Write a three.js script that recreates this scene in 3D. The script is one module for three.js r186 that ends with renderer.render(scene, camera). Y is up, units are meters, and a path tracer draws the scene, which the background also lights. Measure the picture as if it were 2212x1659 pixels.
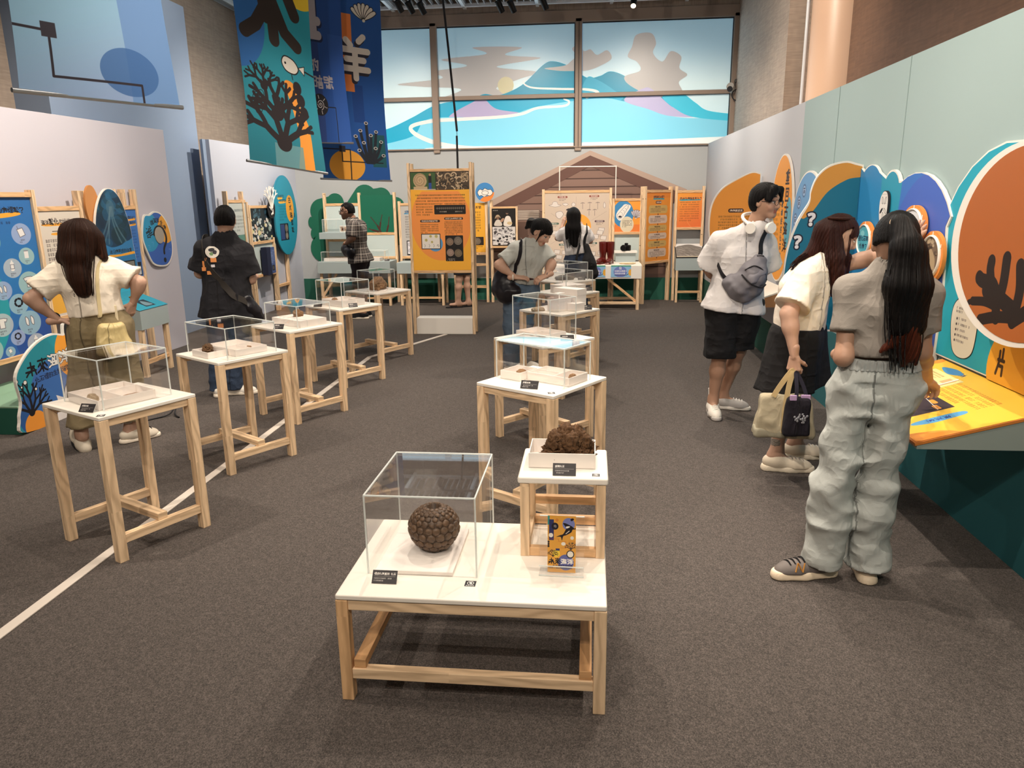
import * as THREE from 'three';
import { mergeGeometries, toCreasedNormals, mergeVertices } from 'three/addons/utils/BufferGeometryUtils.js';
import { RoundedBoxGeometry } from 'three/addons/geometries/RoundedBoxGeometry.js';
import { RectAreaLightUniformsLib } from 'three/addons/lights/RectAreaLightUniformsLib.js';

// ---------------------------------------------------------------- camera, sky, exposure, lights
const scene = new THREE.Scene();
const camera = new THREE.PerspectiveCamera(54.808, 2212 / 1659, 0.05, 60);
camera.position.set(0, 1.62, 0);
camera.quaternion.setFromRotationMatrix(new THREE.Matrix4().makeBasis(
  new THREE.Vector3(0.99569, -0.012768, -0.091876), new THREE.Vector3(-0.009991, 0.969957, -0.24307), new THREE.Vector3(0.092219, 0.24294, 0.965648)));
const renderer = new THREE.WebGLRenderer({ antialias: true });
renderer.toneMapping = THREE.LinearToneMapping;
renderer.toneMappingExposure = 0.45;
renderer.shadowMap.enabled = true;
RectAreaLightUniformsLib.init();
scene.background = new THREE.Color(0.25, 0.4, 0.55);
const WARM = new THREE.Color(1, 0.87, 0.73), COOL = new THREE.Color(0.62, 0.8, 1);
// ceiling spotlights, several added out of view as fill: [x, z, target x, y, z, candela, cone degrees]
const SPOTS = [
  [-0.9, -4.6, -0.35, 0.3, -2.2, 40, 38], [1.0, -4.2, -0.3, 0.3, -2.3, 34, 38],
  [-3.4, -2.6, -2.2, 0.5, -3.6, 52, 44], [-0.9, -3.2, -2.2, 0.6, -4.6, 46, 36],
  [-0.9, -5.6, -2.2, 0.6, -5.6, 62, 34], [-0.9, -7.2, -2.15, 0.6, -7.2, 46, 34],
  [1.0, -5.4, -0.2, 0.6, -3.9, 42, 32], [1.0, -7.0, -0.2, 0.6, -5.6, 48, 34], [-0.9, -8.6, -0.1, 0.6, -7.4, 46, 34],
  [-2.6, -6.4, -4.7, 1.2, -6.2, 85, 48], [-2.6, -9.6, -4.7, 1.2, -10.6, 85, 48], [-2.6, -4.6, -4.7, 1.2, -5.0, 55, 46],
  [-0.4, -3.6, 1.9, 1.0, -3.2, 56, 46], [-0.4, -5.6, 1.9, 1.0, -4.9, 58, 46], [-0.4, -7.6, 1.9, 1.2, -7.2, 60, 46], [0.2, -9.6, 1.9, 1.2, -9.6, 44, 46],
  [-3.0, -9.4, -3.4, 1.0, -12.1, 66, 50], [-0.9, -9.4, -1.0, 1.0, -12.1, 66, 50], [0.9, -9.4, 0.9, 1.0, -12.1, 78, 50],
  [-1.7, -6.6, -1.7, 1.2, -9.0, 56, 30], [0.9, -2.2, 1.2, 0.2, -4.4, 44, 56], [-0.6, -1.2, -0.6, 0, -0.6, 16, 60],
  [-1.9, 1.2, -1.2, 0.3, -3.0, 46, 50], [1.0, 1.2, 0.2, 0.3, -2.8, 46, 50], [-0.4, 1.6, -0.4, 1.4, -7.0, 56, 40],  // three fill spots added behind the camera, aimed forward
  [0.2, -7.4, 2.6, 3.3, -8.9, 55, 40], [-2.6, -8.4, -5.0, 3.3, -8.8, 30, 50],
];

// ---------------------------------------------------------------- small tools
function rng(seed) { let a = seed >>> 0; return () => { a = (a + 0x6d2b79f5) | 0; let t = Math.imul(a ^ (a >>> 15), 1 | a); t = (t + Math.imul(t ^ (t >>> 7), 61 | t)) ^ t; return ((t ^ (t >>> 14)) >>> 0) / 4294967296; }; }
const rnd = rng(20240713);
const hash = (x, y, z) => { let h = (x * 374761393 + y * 668265263 + z * 1274126177) | 0; h = Math.imul(h ^ (h >>> 13), 1274126177); return ((h ^ (h >>> 16)) >>> 0) / 4294967296; };
function noise(x, y = 0, z = 0) {
  const i = Math.floor(x), j = Math.floor(y), k = Math.floor(z); let u = x - i, v = y - j, w = z - k;
  u = u * u * (3 - 2 * u); v = v * v * (3 - 2 * v); w = w * w * (3 - 2 * w);
  const L = (a, b, t) => a + (b - a) * t;
  return L(L(L(hash(i, j, k), hash(i + 1, j, k), u), L(hash(i, j + 1, k), hash(i + 1, j + 1, k), u), v), L(L(hash(i, j, k + 1), hash(i + 1, j, k + 1), u), L(hash(i, j + 1, k + 1), hash(i + 1, j + 1, k + 1), u), v), w) * 2 - 1;
}
const clamp = (x, a, b) => Math.min(b, Math.max(a, x)), R = (d) => d * Math.PI / 180;
const V = (x, y, z) => new THREE.Vector3(x, y, z);
const used = {};
function numbered(n) { const k = used[n] = (used[n] ?? -1) + 1; return k ? n + '_' + String(k).padStart(3, '0') : n; }
function tag(o, label, category, group) { o.userData.label = label; o.userData.category = category; if (group) o.userData.group = group; return o; }
function thing(name, label, category, pos = [0, 0, 0], turn = 0, group) {
  const o = new THREE.Group(); o.name = numbered(name); o.position.set(...pos); o.rotation.y = turn; scene.add(o);
  return tag(o, label, category, group);
}
function obj(name, geo, mat, parent = scene) {
  const g = Array.isArray(geo) ? merge(geo) : geo, m = new THREE.Mesh(g, mat);
  m.name = parent === scene ? numbered(name) : name; m.castShadow = m.receiveShadow = true; parent.add(m); return m;
}
const struct = (name, geo, mat) => { const m = obj(name, geo, mat); m.userData.kind = 'structure'; return m; };
function copy(src, pos, turn, label, group) {
  const c = src.clone(); c.userData = { ...src.userData }; c.name = numbered(src.name.replace(/_\d{3}$/, '')); c.position.set(...pos); c.rotation.y = turn; scene.add(c);
  if (label) c.userData.label = label; if (group) c.userData.group = group; return c;
}
const T = (g, x, y, z) => g.translate(x, y, z);
function prep(g) { g = g.index ? g.toNonIndexed() : g; for (const k of Object.keys(g.attributes)) if (!['position', 'normal', 'uv', 'color'].includes(k)) g.deleteAttribute(k); if (!g.attributes.uv) boxUV(g); return g; }
function merge(list) { const a = list.map(prep), c = a.some((g) => g.attributes.color); if (c) for (const g of a) if (!g.attributes.color) g.setAttribute('color', new THREE.BufferAttribute(new Float32Array(g.attributes.position.count * 3).fill(1), 3)); return a.length > 1 ? mergeGeometries(a, false) : a[0]; }
// uv in metres, u along the given axis (0 x, 1 y, 2 z) where the face allows it
function boxUV(g, axis = 0, ou = 0, ov = 0) {
  const p = g.attributes.position, n = g.attributes.normal, uv = new Float32Array(p.count * 2);
  for (let i = 0; i < p.count; i++) {
    const q = [p.getX(i), p.getY(i), p.getZ(i)], m = [Math.abs(n.getX(i)), Math.abs(n.getY(i)), Math.abs(n.getZ(i))];
    const d = m[0] > m[1] && m[0] > m[2] ? 0 : m[1] > m[2] ? 1 : 2, r = [0, 1, 2].filter((k) => k !== d);
    const a = r.includes(axis) ? axis : r[0], b = r.find((k) => k !== a);
    uv[2 * i] = q[a] + ou; uv[2 * i + 1] = q[b] + ov;
  }
  g.setAttribute('uv', new THREE.BufferAttribute(uv, 2)); return g;
}
function bx(w, h, d, x, y, z, bev = 0.002, axis = 0) {
  const b = Math.min(bev, w / 2.2, h / 2.2, d / 2.2);
  let g = b > 0 ? new RoundedBoxGeometry(w, h, d, 1, b) : new THREE.BoxGeometry(w, h, d);
  g = g.index ? g.toNonIndexed() : g; boxUV(g, axis, rnd() * 7, rnd() * 7); return g.translate(x, y, z);
}
// a timber of square section from a to b
function beam(a, b, w, h = w, bev = 0.002) {
  const A = V(...a), B = V(...b), L = A.distanceTo(B), g = bx(L, h, w, 0, 0, 0, bev, 0);
  const x = B.clone().sub(A).normalize(), up = Math.abs(x.y) > 0.9 ? V(0, 0, 1) : V(0, 1, 0), z = V().crossVectors(x, up).normalize(), y = V().crossVectors(z, x);
  return g.applyMatrix4(new THREE.Matrix4().makeBasis(x, y, z).setPosition(A.add(B).multiplyScalar(0.5)));
}
function tube(pts, r, seg = 0, rad = 8, closed = false) { const c = new THREE.CatmullRomCurve3(pts.map((p) => V(...p)), closed); return new THREE.TubeGeometry(c, seg || pts.length * 6, r, rad, closed); }
function cyl(r1, r2, h, x, y, z, n = 24) { return new THREE.CylinderGeometry(r1, r2, h, n).translate(x, y, z); }
// flat board with an outline: printed front face (uv 0..1 over its box), plain edge and back.  Lies in xy, front at z = t
function shapeOf(pts) { const s = new THREE.Shape(); pts.forEach((p, i) => i ? s.lineTo(p[0], p[1]) : s.moveTo(p[0], p[1])); return s; }
function face(shape, z = 0, seg = 24) {
  const g = new THREE.ShapeGeometry(shape, seg); g.computeBoundingBox(); const b = g.boundingBox, p = g.attributes.position, uv = g.attributes.uv;
  for (let i = 0; i < p.count; i++) uv.setXY(i, (p.getX(i) - b.min.x) / (b.max.x - b.min.x), (p.getY(i) - b.min.y) / (b.max.y - b.min.y));
  return g.translate(0, 0, z);
}
const slab = (shape, t, seg = 24) => new THREE.ExtrudeGeometry(shape, { depth: t, bevelEnabled: false, curveSegments: seg });
function ell(cx, cy, rx, ry, n = 48, tilt = 0) { return Array.from({ length: n }, (_, i) => { const a = i / n * 2 * Math.PI, x = rx * Math.cos(a), y = ry * Math.sin(a); return [cx + x * Math.cos(tilt) - y * Math.sin(tilt), cy + x * Math.sin(tilt) + y * Math.cos(tilt)]; }); }
function smoothPts(pts, n = 8, closed = true) { const c = new THREE.CatmullRomCurve3(pts.map((p) => V(p[0], p[1], 0)), closed, 'catmullrom', 0.5); return c.getPoints(pts.length * n).map((p) => [p.x, p.y]); }

// ---------------------------------------------------------------- textures and materials
function canvas(w, h, draw) { const c = document.createElement('canvas'); c.width = w; c.height = h; const g = c.getContext('2d'); g.lineJoin = g.lineCap = 'round'; draw(g, w, h); return c; }
function tex(c) { const t = new THREE.CanvasTexture(c); t.colorSpace = THREE.SRGBColorSpace; t.wrapS = t.wrapT = THREE.RepeatWrapping; t.anisotropy = 8; return t; }
function dataTex(n, m, f, srgb = true) {
  const d = new Uint8Array(n * m * 4); for (let y = 0; y < m; y++) for (let x = 0; x < n; x++) { const c = f(x, y); const o = (y * n + x) * 4; d[o] = c[0]; d[o + 1] = c[1]; d[o + 2] = c[2]; d[o + 3] = 255; }
  const t = new THREE.DataTexture(d, n, m); t.magFilter = THREE.LinearFilter; t.wrapS = t.wrapT = THREE.RepeatWrapping; if (srgb) t.colorSpace = THREE.SRGBColorSpace; t.needsUpdate = true; return t;
}
const mat = (color, o = {}) => new THREE.MeshPhysicalMaterial({ color, roughness: 0.6, ...o });
const print = (w, h, draw, o = {}) => new THREE.MeshPhysicalMaterial({ map: tex(canvas(w, h, draw)), roughness: 0.5, ...o });
const woodT = dataTex(512, 256, (x, y) => {       // 1 m by 0.5 m of pale pine, grain along u
  const u = x / 512, v = y / 256, wv = v * 26 + 1.3 * noise(u * 3, v * 7, 3) + 0.4 * noise(u * 9, v * 14, 8);
  let k = 0.5 + 0.5 * Math.sin(wv * 6.283); k = Math.pow(k, 2.2);
  const fine = noise(u * 40, v * 420, 1) * 0.5 + noise(u * 14, v * 160, 5) * 0.5;
  let s = 1 - 0.13 * k - 0.05 * fine, kn = 0;
  for (const [a, b] of [[0.2, 0.3], [0.72, 0.62], [0.45, 0.9]]) { const d = Math.hypot((u - a) * 1.5, (v - b) * 0.8); kn = Math.max(kn, clamp(1.6 - d * 130, 0, 1)); }
  s *= 1 - 0.4 * kn; return [241 * s, 209 * Math.pow(s, 1.12), 170 * Math.pow(s, 1.25)];
});
const wood = (tint) => new THREE.MeshPhysicalMaterial({ map: woodT, color: tint, roughness: 0.62, bumpMap: woodT, bumpScale: 0.0006 });
const M = {
  wood: wood(0xffffff), wood2: wood(0xf6e6d2), wood3: wood(0xe6cfb4),
  white: mat(0xf1ece4, { roughness: 0.45 }), top: mat(0xf3ece1, { roughness: 0.38 }), edge: mat(0xc9c6bf, { roughness: 0.6 }), paper: mat(0xf4efe6, { roughness: 0.8 }), box: mat(0xeee6df, { roughness: 0.75 }),
  pane: new THREE.MeshPhysicalMaterial({ color: 0xffffff, roughness: 0.015, transmission: 1, thickness: 0, ior: 1.49 }),
  rim: new THREE.MeshPhysicalMaterial({ color: 0xf2f6f4, roughness: 0.25, transmission: 0.35, thickness: 0 }),
  black: mat(0x17151a, { roughness: 0.7 }), blackMetal: mat(0x121214, { roughness: 0.45, metalness: 0.4 }), steel: mat(0xb9bcc0, { roughness: 0.35, metalness: 0.9 }), grey: mat(0xa6b3b4, { roughness: 0.65 }),
};

const wrinkT = dataTex(512, 512, (x, y) => { const u = x / 512, v = y / 512, per = (f, a, b, c) => { let r = 0; for (const [i, j] of [[0, 0], [1, 0], [0, 1], [1, 1]]) r += noise((u - i) * f * a, (v - j) * f * b, c) * (i ? u : 1 - u) * (j ? v : 1 - v); return r; }; const k = 1 - Math.abs(per(7, 1, 1.6, 3)) * 3, q = 1 - Math.abs(per(15, 1.5, 1, 6)) * 3; const s = 255 * clamp(0.35 + 0.4 * Math.max(0, k) + 0.2 * Math.max(0, q) + 0.05 * (hash(x, y, 1) - 0.5), 0, 1); return [s, s, s]; }, false); wrinkT.repeat.set(1.7, 1.7);
const strandT = dataTex(512, 64, (x, y) => { const a = noise(x * 0.5, y * 0.03, 2) * 0.5 + noise(x * 0.16, y * 0.05, 5) * 0.5; const s = clamp(175 + 110 * a, 0, 255); return [s, s, s]; }); strandT.repeat.set(5, 1.2);
// ---------------------------------------------------------------- brush lettering: strokes on a 10 by 10 grid, two digits per point
const G = {
  '未': '2383 0696 5059 5627 2709 5673 7399', '來': '1191 5059 3315 15 3347 7355 7396 5528 2809 5578 7899', '海': '0122 0425 0928 4132 3192 4338 4388 8388 8388 3898 2696 6264 6667', '洋': '0122 0425 0928 4152 8071 3393 4585 2797 6369',
  '化': '3015 1503 2329 8454 5158 5898 9896', '石': '0191 4119 3548 3585 8588 4888', '裡': '2031 0343 4305 2529 2647 5090 5055 5595 9095 5292 7079 5797 4999', '的': '2112 1219 1242 4249 1545 1949 6152 6392 9289 8979 6577',
  '生': '3114 2383 5059 2686 0999', '態': '2003 0343 1318 1343 4348 1545 5052 5292 5355 5595 8071 1819 1839 3949 4947 6768 8899', '暗': '0108 0131 3138 0434 0838 7071 4292 6264 8384 3595 5659 5696 9699 5999 5797', '號': '0103 0141 4143 0343 0545 2729 2749 4947 6061 6191 5263 6292 5359 6494 6669 8688 9998',
  '誰': '2031 0343 1333 0444 0646 0708 0749 4748 5145 7081 5258 5292 5494 5696 5898 7278', '讓': '2031 0242 0444 0646 0749 7071 4292 5363 7383 5494 4696 6567 8587 4898 6879 8899', '病': '5061 2292 2208 0416 3393 4449 4494 9498 6465 6557 6586', '魚': '4022 4181 8162 2286 2226 2486 5256 2686 1819 3839 5859 7889',
  '酸': '0141 0248 0242 4248 0848 0646 2124 3134 7062 6282 5464 8494 6657 5788 8859 6699', '挑': '1019 0333 0735 5049 4919 7079 7999 2353 4546 9384 7495', '戰': '0131 4171 0345 0345 0545 2329 0749 5393 7079 7999 9263 8849', '兒': '2114 1415 4121 6191 9195 1525 6585 3619 6669 6999 9997', '迷': '1021 0424 2426 0728 2899 5161 4393 6268 6347 6398', '航': '2011 1119 1142 4249 1545 2323 2727 7071 5292 6366 6649 6393 9399', '的_': '',
  '重': '7012 0292 2375 2326 2376 7376 4246 2585 5059 1787 0999', '回': '1119 1191 9199 1999 3336 3373 7376 3676', '古': '0292 5055 1585 1519 8589 1989', '片': '3135 3519 6064 2484 3676 7679', '是': '2124 2181 8184 2484 2383 0696 5659 5787 2719 1999', '嗎': '0128 0131 3138 4147 4191 4393 6167 4595 9598 8898', '水': '5059 1343 4309 9155 5599', '?': '2211 2171 7174 7455 5556 5859', 'Q': '2181 8188 2128 2888 6699', '珊': '0242 0545 0949 2229 5159 5171 7179 5575 8191 9199', '瑚': '0141 0444 0848 2128 4373 5158 4573 7079 7191 9199', '請': '2031 0343 0545 0949 5193 7056 4494 5659 5696 9699', '勿': '2006 2282 8278 5219 7239', '觸': '2010 1131 1119 1939 5091 5155 6293 6399', '摸': '1019 0333 4191 5458 5494 8499 3797',
};
function glyph(g, ch, x, y, s, w, color, sx = 1) {
  const k = G[ch]; if (!k) return; g.strokeStyle = color; g.lineWidth = w; const e = s / 9.5;
  g.beginPath();
  for (const st of k.split(' ')) for (let i = 0; i + 1 < st.length; i += 2) { const px = x + st[i] * e * sx, py = y + st[i + 1] * e; i ? g.lineTo(px, py) : g.moveTo(px, py); }
  g.stroke();
}
function word(g, t, x, y, s, w, color, step = 1.12, dy = 0) { [...t].forEach((c, i) => glyph(g, c, x + i * s * step, y + i * dy, s, w, color)); }
function column(g, t, x, y, s, w, color, step = 1.12, dx = 0) { [...t].forEach((c, i) => glyph(g, c, x + i * dx, y + i * s * step, s, w, color)); }
// small print that is too small to read: rows of tiny strokes
function small(g, x, y, w, rows, s, lead, color, seed = 1, last = 0.6) {
  const q = rng(seed); g.strokeStyle = color; g.lineWidth = s * 0.13;
  for (let r = 0; r < rows; r++) {
    const n = Math.floor((r === rows - 1 ? last : 1) * w / (s * 1.1));
    for (let c = 0; c < n; c++) {
      if (q() < 0.06) continue; const X = x + c * s * 1.1, Y = y + r * lead; g.beginPath();
      const k = 2 + Math.floor(q() * 3); for (let i = 0; i < k; i++) { const yy = Y + (i + 0.2) / k * s; g.moveTo(X + q() * s * 0.2, yy); g.lineTo(X + s * (0.75 + q() * 0.2), yy); }
      const xx = X + s * (0.3 + q() * 0.4); g.moveTo(xx, Y); g.lineTo(xx + s * (q() - 0.5) * 0.4, Y + s); g.stroke();
    }
  }
}
function title(g, x, y, n, s, color, seed) { const q = rng(seed); const k = Object.keys(G).filter((c) => G[c].length > 30); for (let i = 0; i < n; i++) glyph(g, k[Math.floor(q() * k.length)], x + i * s * 1.1, y, s, s * 0.12, color); }
const disc = (g, x, y, r, c, ry = r) => { g.fillStyle = c; g.beginPath(); g.ellipse(x, y, r, ry, 0, 0, 7); g.fill(); };
const rect = (g, x, y, w, h, c, r = 0) => { g.fillStyle = c; g.beginPath(); g.roundRect(x, y, w, h, r); g.fill(); };
function poly(g, pts, fill, stroke, lw = 2, open) { g.beginPath(); pts.forEach((p, i) => i ? g.lineTo(p[0], p[1]) : g.moveTo(p[0], p[1])); if (!open) g.closePath(); if (fill) { g.fillStyle = fill; g.fill(); } if (stroke) { g.strokeStyle = stroke; g.lineWidth = lw; g.stroke(); } }
function line(g, pts, c, w) { poly(g, pts, null, c, w, true); }
function curve(g, pts, fill, stroke, lw = 2, open) { poly(g, smoothPts(pts, 8, !open), fill, stroke, lw, open); }
// branching coral drawn as thick rounded strokes
function coral(g, x, y, s, color, seed, n = 5, w = 0.09) {
  const q = rng(seed); g.strokeStyle = color;
  const grow = (px, py, a, l, lw, d) => { const mx = px + Math.cos(a) * l * 0.5 + (q() - 0.5) * l * 0.25, my = py - Math.sin(a) * l * 0.5, ex = px + Math.cos(a) * l, ey = py - Math.sin(a) * l; g.lineWidth = lw; g.beginPath(); g.moveTo(px, py); g.quadraticCurveTo(mx, my, ex, ey); g.stroke(); if (d) { const k = 2 + (q() < 0.4 ? 1 : 0); for (let i = 0; i < k; i++) grow(ex, ey, a + (i - (k - 1) / 2) * 0.75 + (q() - 0.5) * 0.3, l * (0.6 + q() * 0.2), lw * 0.78, d - 1); } };
  for (let i = 0; i < n; i++) grow(x, y, Math.PI * (0.5 + (i - (n - 1) / 2) * 0.62 / n * 1.3), s * (0.36 + 0.1 * q()), s * w, 3 > i % 2 + 2 ? 2 : 2);
  disc(g, x, y - s * 0.03, s * w * 1.4, color);
}
// ribbed spiral and shell emblems
function spiral(g, x, y, r, c, lw, turns = 2.2) { g.strokeStyle = c; g.lineWidth = lw; g.beginPath(); for (let i = 0; i <= 80; i++) { const t = i / 80, a = t * turns * 6.283, q = r * Math.pow(t, 1.1); const X = x + Math.cos(a) * q, Y = y + Math.sin(a) * q; i ? g.lineTo(X, Y) : g.moveTo(X, Y); } g.stroke(); }
function scallop(g, x, y, s, fill, ink) { for (let i = -3; i <= 3; i++) { g.save(); g.translate(x, y); g.rotate(i * 0.3); g.fillStyle = fill; g.strokeStyle = ink; g.lineWidth = s * 0.04; g.beginPath(); g.moveTo(0, 0); g.quadraticCurveTo(-s * 0.24, -s * 0.6, -s * 0.09, -s); g.quadraticCurveTo(0, -s * 1.1, s * 0.12, -s); g.quadraticCurveTo(s * 0.2, -s * 0.6, 0, 0); g.fill(); g.stroke(); g.restore(); } disc(g, x, y, s * 0.1, fill); }
function ammonite(g, x, y, r, c = '#8a7f74', ink = '#2a2420') { disc(g, x, y, r, c); for (let i = 0; i < 26; i++) { const a = i / 26 * 6.283; line(g, [[x + Math.cos(a) * r * 0.55, y + Math.sin(a) * r * 0.55], [x + Math.cos(a + 0.15) * r * 0.97, y + Math.sin(a + 0.15) * r * 0.97]], ink, r * 0.03); } spiral(g, x, y, r * 0.98, ink, r * 0.05, 3); }
function blotches(g, w, h, cols, n, seed, s0 = 0.03, s1 = 0.12) { const q = rng(seed); for (let i = 0; i < n; i++) { const x = q() * w, y = q() * h, r = w * (s0 + (s1 - s0) * q()); curve(g, Array.from({ length: 6 }, (_, k) => [x + Math.cos(k * 1.047) * r * (0.6 + q() * 0.6), y + Math.sin(k * 1.047) * r * (0.4 + q() * 0.5)]), cols[Math.floor(q() * cols.length)]); } }
// ---------------------------------------------------------------- the room: x along the back wall, the photograph looks towards -z
const carpetT = dataTex(1024, 1024, (x, y) => {
  let s = 0.5 + 0.3 * noise(x * 0.55, y * 0.45, 1) + 0.22 * noise(x * 0.24, y * 0.2, 2) + 0.06 * noise(x * 0.05, y * 0.08, 4);
  const fl = hash(x >> 1, y >> 1, 7); if (fl > 0.975) s += 0.45; if (fl < 0.02) s -= 0.5; if (hash(x >> 2, y >> 1, 3) > 0.992) s -= 0.6;
  s = 0.55 + 0.85 * clamp(s, -0.1, 1.2); return [81 * s, 74 * s, 70 * s];
});
carpetT.repeat.set(1.05, 1.05);
const floorM = new THREE.MeshPhysicalMaterial({ map: carpetT, bumpMap: carpetT, bumpScale: 0.003, roughness: 0.97 });
struct('floor', bx(9.4, 0.2, 18, -1.3, -0.1, -4, 0), floorM);
const wallM = (c, o) => mat(c, { roughness: 0.82, ...o });
const boardT = dataTex(256, 512, (x, y) => { const s = 1 + 0.05 * noise(x * 0.9, y * 0.02, 2) + 0.04 * noise(x * 0.25, y * 0.01, 5) + 0.03 * noise(x * 0.05, y * 0.05, 7); return [168 * s, 152 * s, 138 * s]; });
const beige = new THREE.MeshPhysicalMaterial({ map: boardT, roughness: 0.75 });
const lilac = wallM(0xc6c3cd), greige = wallM(0xb2b6b8), bluewall = wallM(0x8fa2bd), tealgrey = wallM(0x9db2b3), lilacR = wallM(0xbabcc2), green = wallM(0x1d5b4b), darkteal = wallM(0x1b5f66);
// outer shell
struct('wall_left', bx(0.2, 4.9, 18, -5.45, 2.35, -4, 0, 1), beige);
struct('wall_behind', bx(9.4, 4.9, 0.2, -1.3, 2.35, 4.6, 0, 1), wallM(0x9a938b));
struct('wall_right', bx(0.2, 4.9, 12.6, 2.75, 2.35, -2.0, 0, 1), new THREE.MeshPhysicalMaterial({ map: boardT, color: 0xb08f78, roughness: 0.7 }));
struct('wall_right_far', bx(0.3, 4.9, 2.95, 2.42, 2.35, -10.715, 0, 1), beige);
struct('trim_1', bx(0.3, 4.9, 1.0, 3.3, 2.35, -8.77, 0, 1), wallM(0x3c2e29));   // dark recess beside the column
struct('column', new THREE.CylinderGeometry(0.38, 0.38, 4.6, 64).translate(2.80, 2.3, -8.85), wallM(0xdcb699, { roughness: 0.4 }));
struct('trim_2', new THREE.CylinderGeometry(0.02, 0.02, 4.5, 12).translate(2.45, 2.25, -9.16), mat(0xdcdfe4, { roughness: 0.3 }));
// back wall below the windows
struct('wall_back', bx(7.6, 2.39, 0.2, -1.35, 1.195, -12.25, 0), greige);
struct('baseboard_back', bx(6.6, 0.355, 0.012, -1.35, 0.1775, -12.144, 0), green);
// high window band: frame members, printed translucent film panes
const frameM = mat(0x9c8a7c, { roughness: 0.5 });
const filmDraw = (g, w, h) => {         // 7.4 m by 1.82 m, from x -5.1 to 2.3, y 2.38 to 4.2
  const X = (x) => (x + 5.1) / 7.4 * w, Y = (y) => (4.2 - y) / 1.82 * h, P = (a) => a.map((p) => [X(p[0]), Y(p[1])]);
  const s = g.createLinearGradient(0, 0, 0, h); s.addColorStop(0, '#a9d3e8'); s.addColorStop(0.22, '#b5dbee'); s.addColorStop(0.5, '#ddf6fb'); s.addColorStop(1, '#cdeffa'); g.fillStyle = s; g.fillRect(0, 0, w, h);  // sky gradient also paints in the daylight brightness behind the film
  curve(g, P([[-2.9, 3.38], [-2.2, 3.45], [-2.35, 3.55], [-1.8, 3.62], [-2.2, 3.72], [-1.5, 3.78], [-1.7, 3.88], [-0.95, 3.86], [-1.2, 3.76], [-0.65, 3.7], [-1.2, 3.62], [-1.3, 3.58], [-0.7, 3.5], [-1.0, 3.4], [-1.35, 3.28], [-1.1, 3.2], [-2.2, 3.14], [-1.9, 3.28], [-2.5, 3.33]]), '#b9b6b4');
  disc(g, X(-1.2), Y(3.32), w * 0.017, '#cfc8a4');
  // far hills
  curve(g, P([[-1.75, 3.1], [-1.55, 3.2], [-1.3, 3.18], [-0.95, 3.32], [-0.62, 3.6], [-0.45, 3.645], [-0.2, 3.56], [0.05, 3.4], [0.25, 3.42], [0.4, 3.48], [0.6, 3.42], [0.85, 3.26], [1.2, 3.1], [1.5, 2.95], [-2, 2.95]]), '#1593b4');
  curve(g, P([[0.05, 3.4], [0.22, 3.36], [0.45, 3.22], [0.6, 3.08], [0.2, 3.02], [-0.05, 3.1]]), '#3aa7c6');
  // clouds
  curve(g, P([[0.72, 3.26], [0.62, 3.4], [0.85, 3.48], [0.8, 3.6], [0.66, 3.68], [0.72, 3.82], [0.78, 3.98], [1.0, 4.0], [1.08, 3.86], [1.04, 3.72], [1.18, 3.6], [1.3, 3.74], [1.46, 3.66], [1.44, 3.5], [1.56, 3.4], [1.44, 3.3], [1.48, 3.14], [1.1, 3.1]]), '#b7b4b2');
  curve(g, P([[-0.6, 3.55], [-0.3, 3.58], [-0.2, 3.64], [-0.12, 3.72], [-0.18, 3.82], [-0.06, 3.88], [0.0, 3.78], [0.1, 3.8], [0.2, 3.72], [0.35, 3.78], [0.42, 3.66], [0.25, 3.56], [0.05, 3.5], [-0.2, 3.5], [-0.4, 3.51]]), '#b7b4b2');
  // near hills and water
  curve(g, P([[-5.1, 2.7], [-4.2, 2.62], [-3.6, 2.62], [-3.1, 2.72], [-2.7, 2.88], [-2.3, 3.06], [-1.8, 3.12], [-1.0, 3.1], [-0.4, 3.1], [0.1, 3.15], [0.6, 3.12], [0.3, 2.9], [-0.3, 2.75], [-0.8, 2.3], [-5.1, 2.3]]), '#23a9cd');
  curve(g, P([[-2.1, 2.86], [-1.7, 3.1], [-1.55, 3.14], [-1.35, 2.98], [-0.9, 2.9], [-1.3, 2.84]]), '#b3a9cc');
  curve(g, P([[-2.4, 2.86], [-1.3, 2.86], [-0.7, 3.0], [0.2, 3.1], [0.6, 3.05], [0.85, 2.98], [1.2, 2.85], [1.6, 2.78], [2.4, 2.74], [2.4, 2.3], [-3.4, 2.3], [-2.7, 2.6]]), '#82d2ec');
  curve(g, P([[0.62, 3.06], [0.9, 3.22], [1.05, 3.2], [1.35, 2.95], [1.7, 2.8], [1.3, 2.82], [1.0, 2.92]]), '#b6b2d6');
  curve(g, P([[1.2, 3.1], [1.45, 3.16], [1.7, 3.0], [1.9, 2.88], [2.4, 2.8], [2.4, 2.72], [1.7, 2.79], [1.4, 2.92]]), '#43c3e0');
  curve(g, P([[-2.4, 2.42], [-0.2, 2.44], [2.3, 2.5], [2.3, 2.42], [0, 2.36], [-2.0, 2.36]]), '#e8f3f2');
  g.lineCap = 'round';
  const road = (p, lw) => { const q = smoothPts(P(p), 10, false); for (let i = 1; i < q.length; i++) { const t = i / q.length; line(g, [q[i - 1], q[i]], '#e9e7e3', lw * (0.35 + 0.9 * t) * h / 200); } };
  road([[-0.85, 3.42], [-0.93, 3.36], [-0.8, 3.28], [-0.4, 3.25], [0.05, 3.23], [0.22, 3.18], [0.05, 3.12]], 4);
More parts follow.
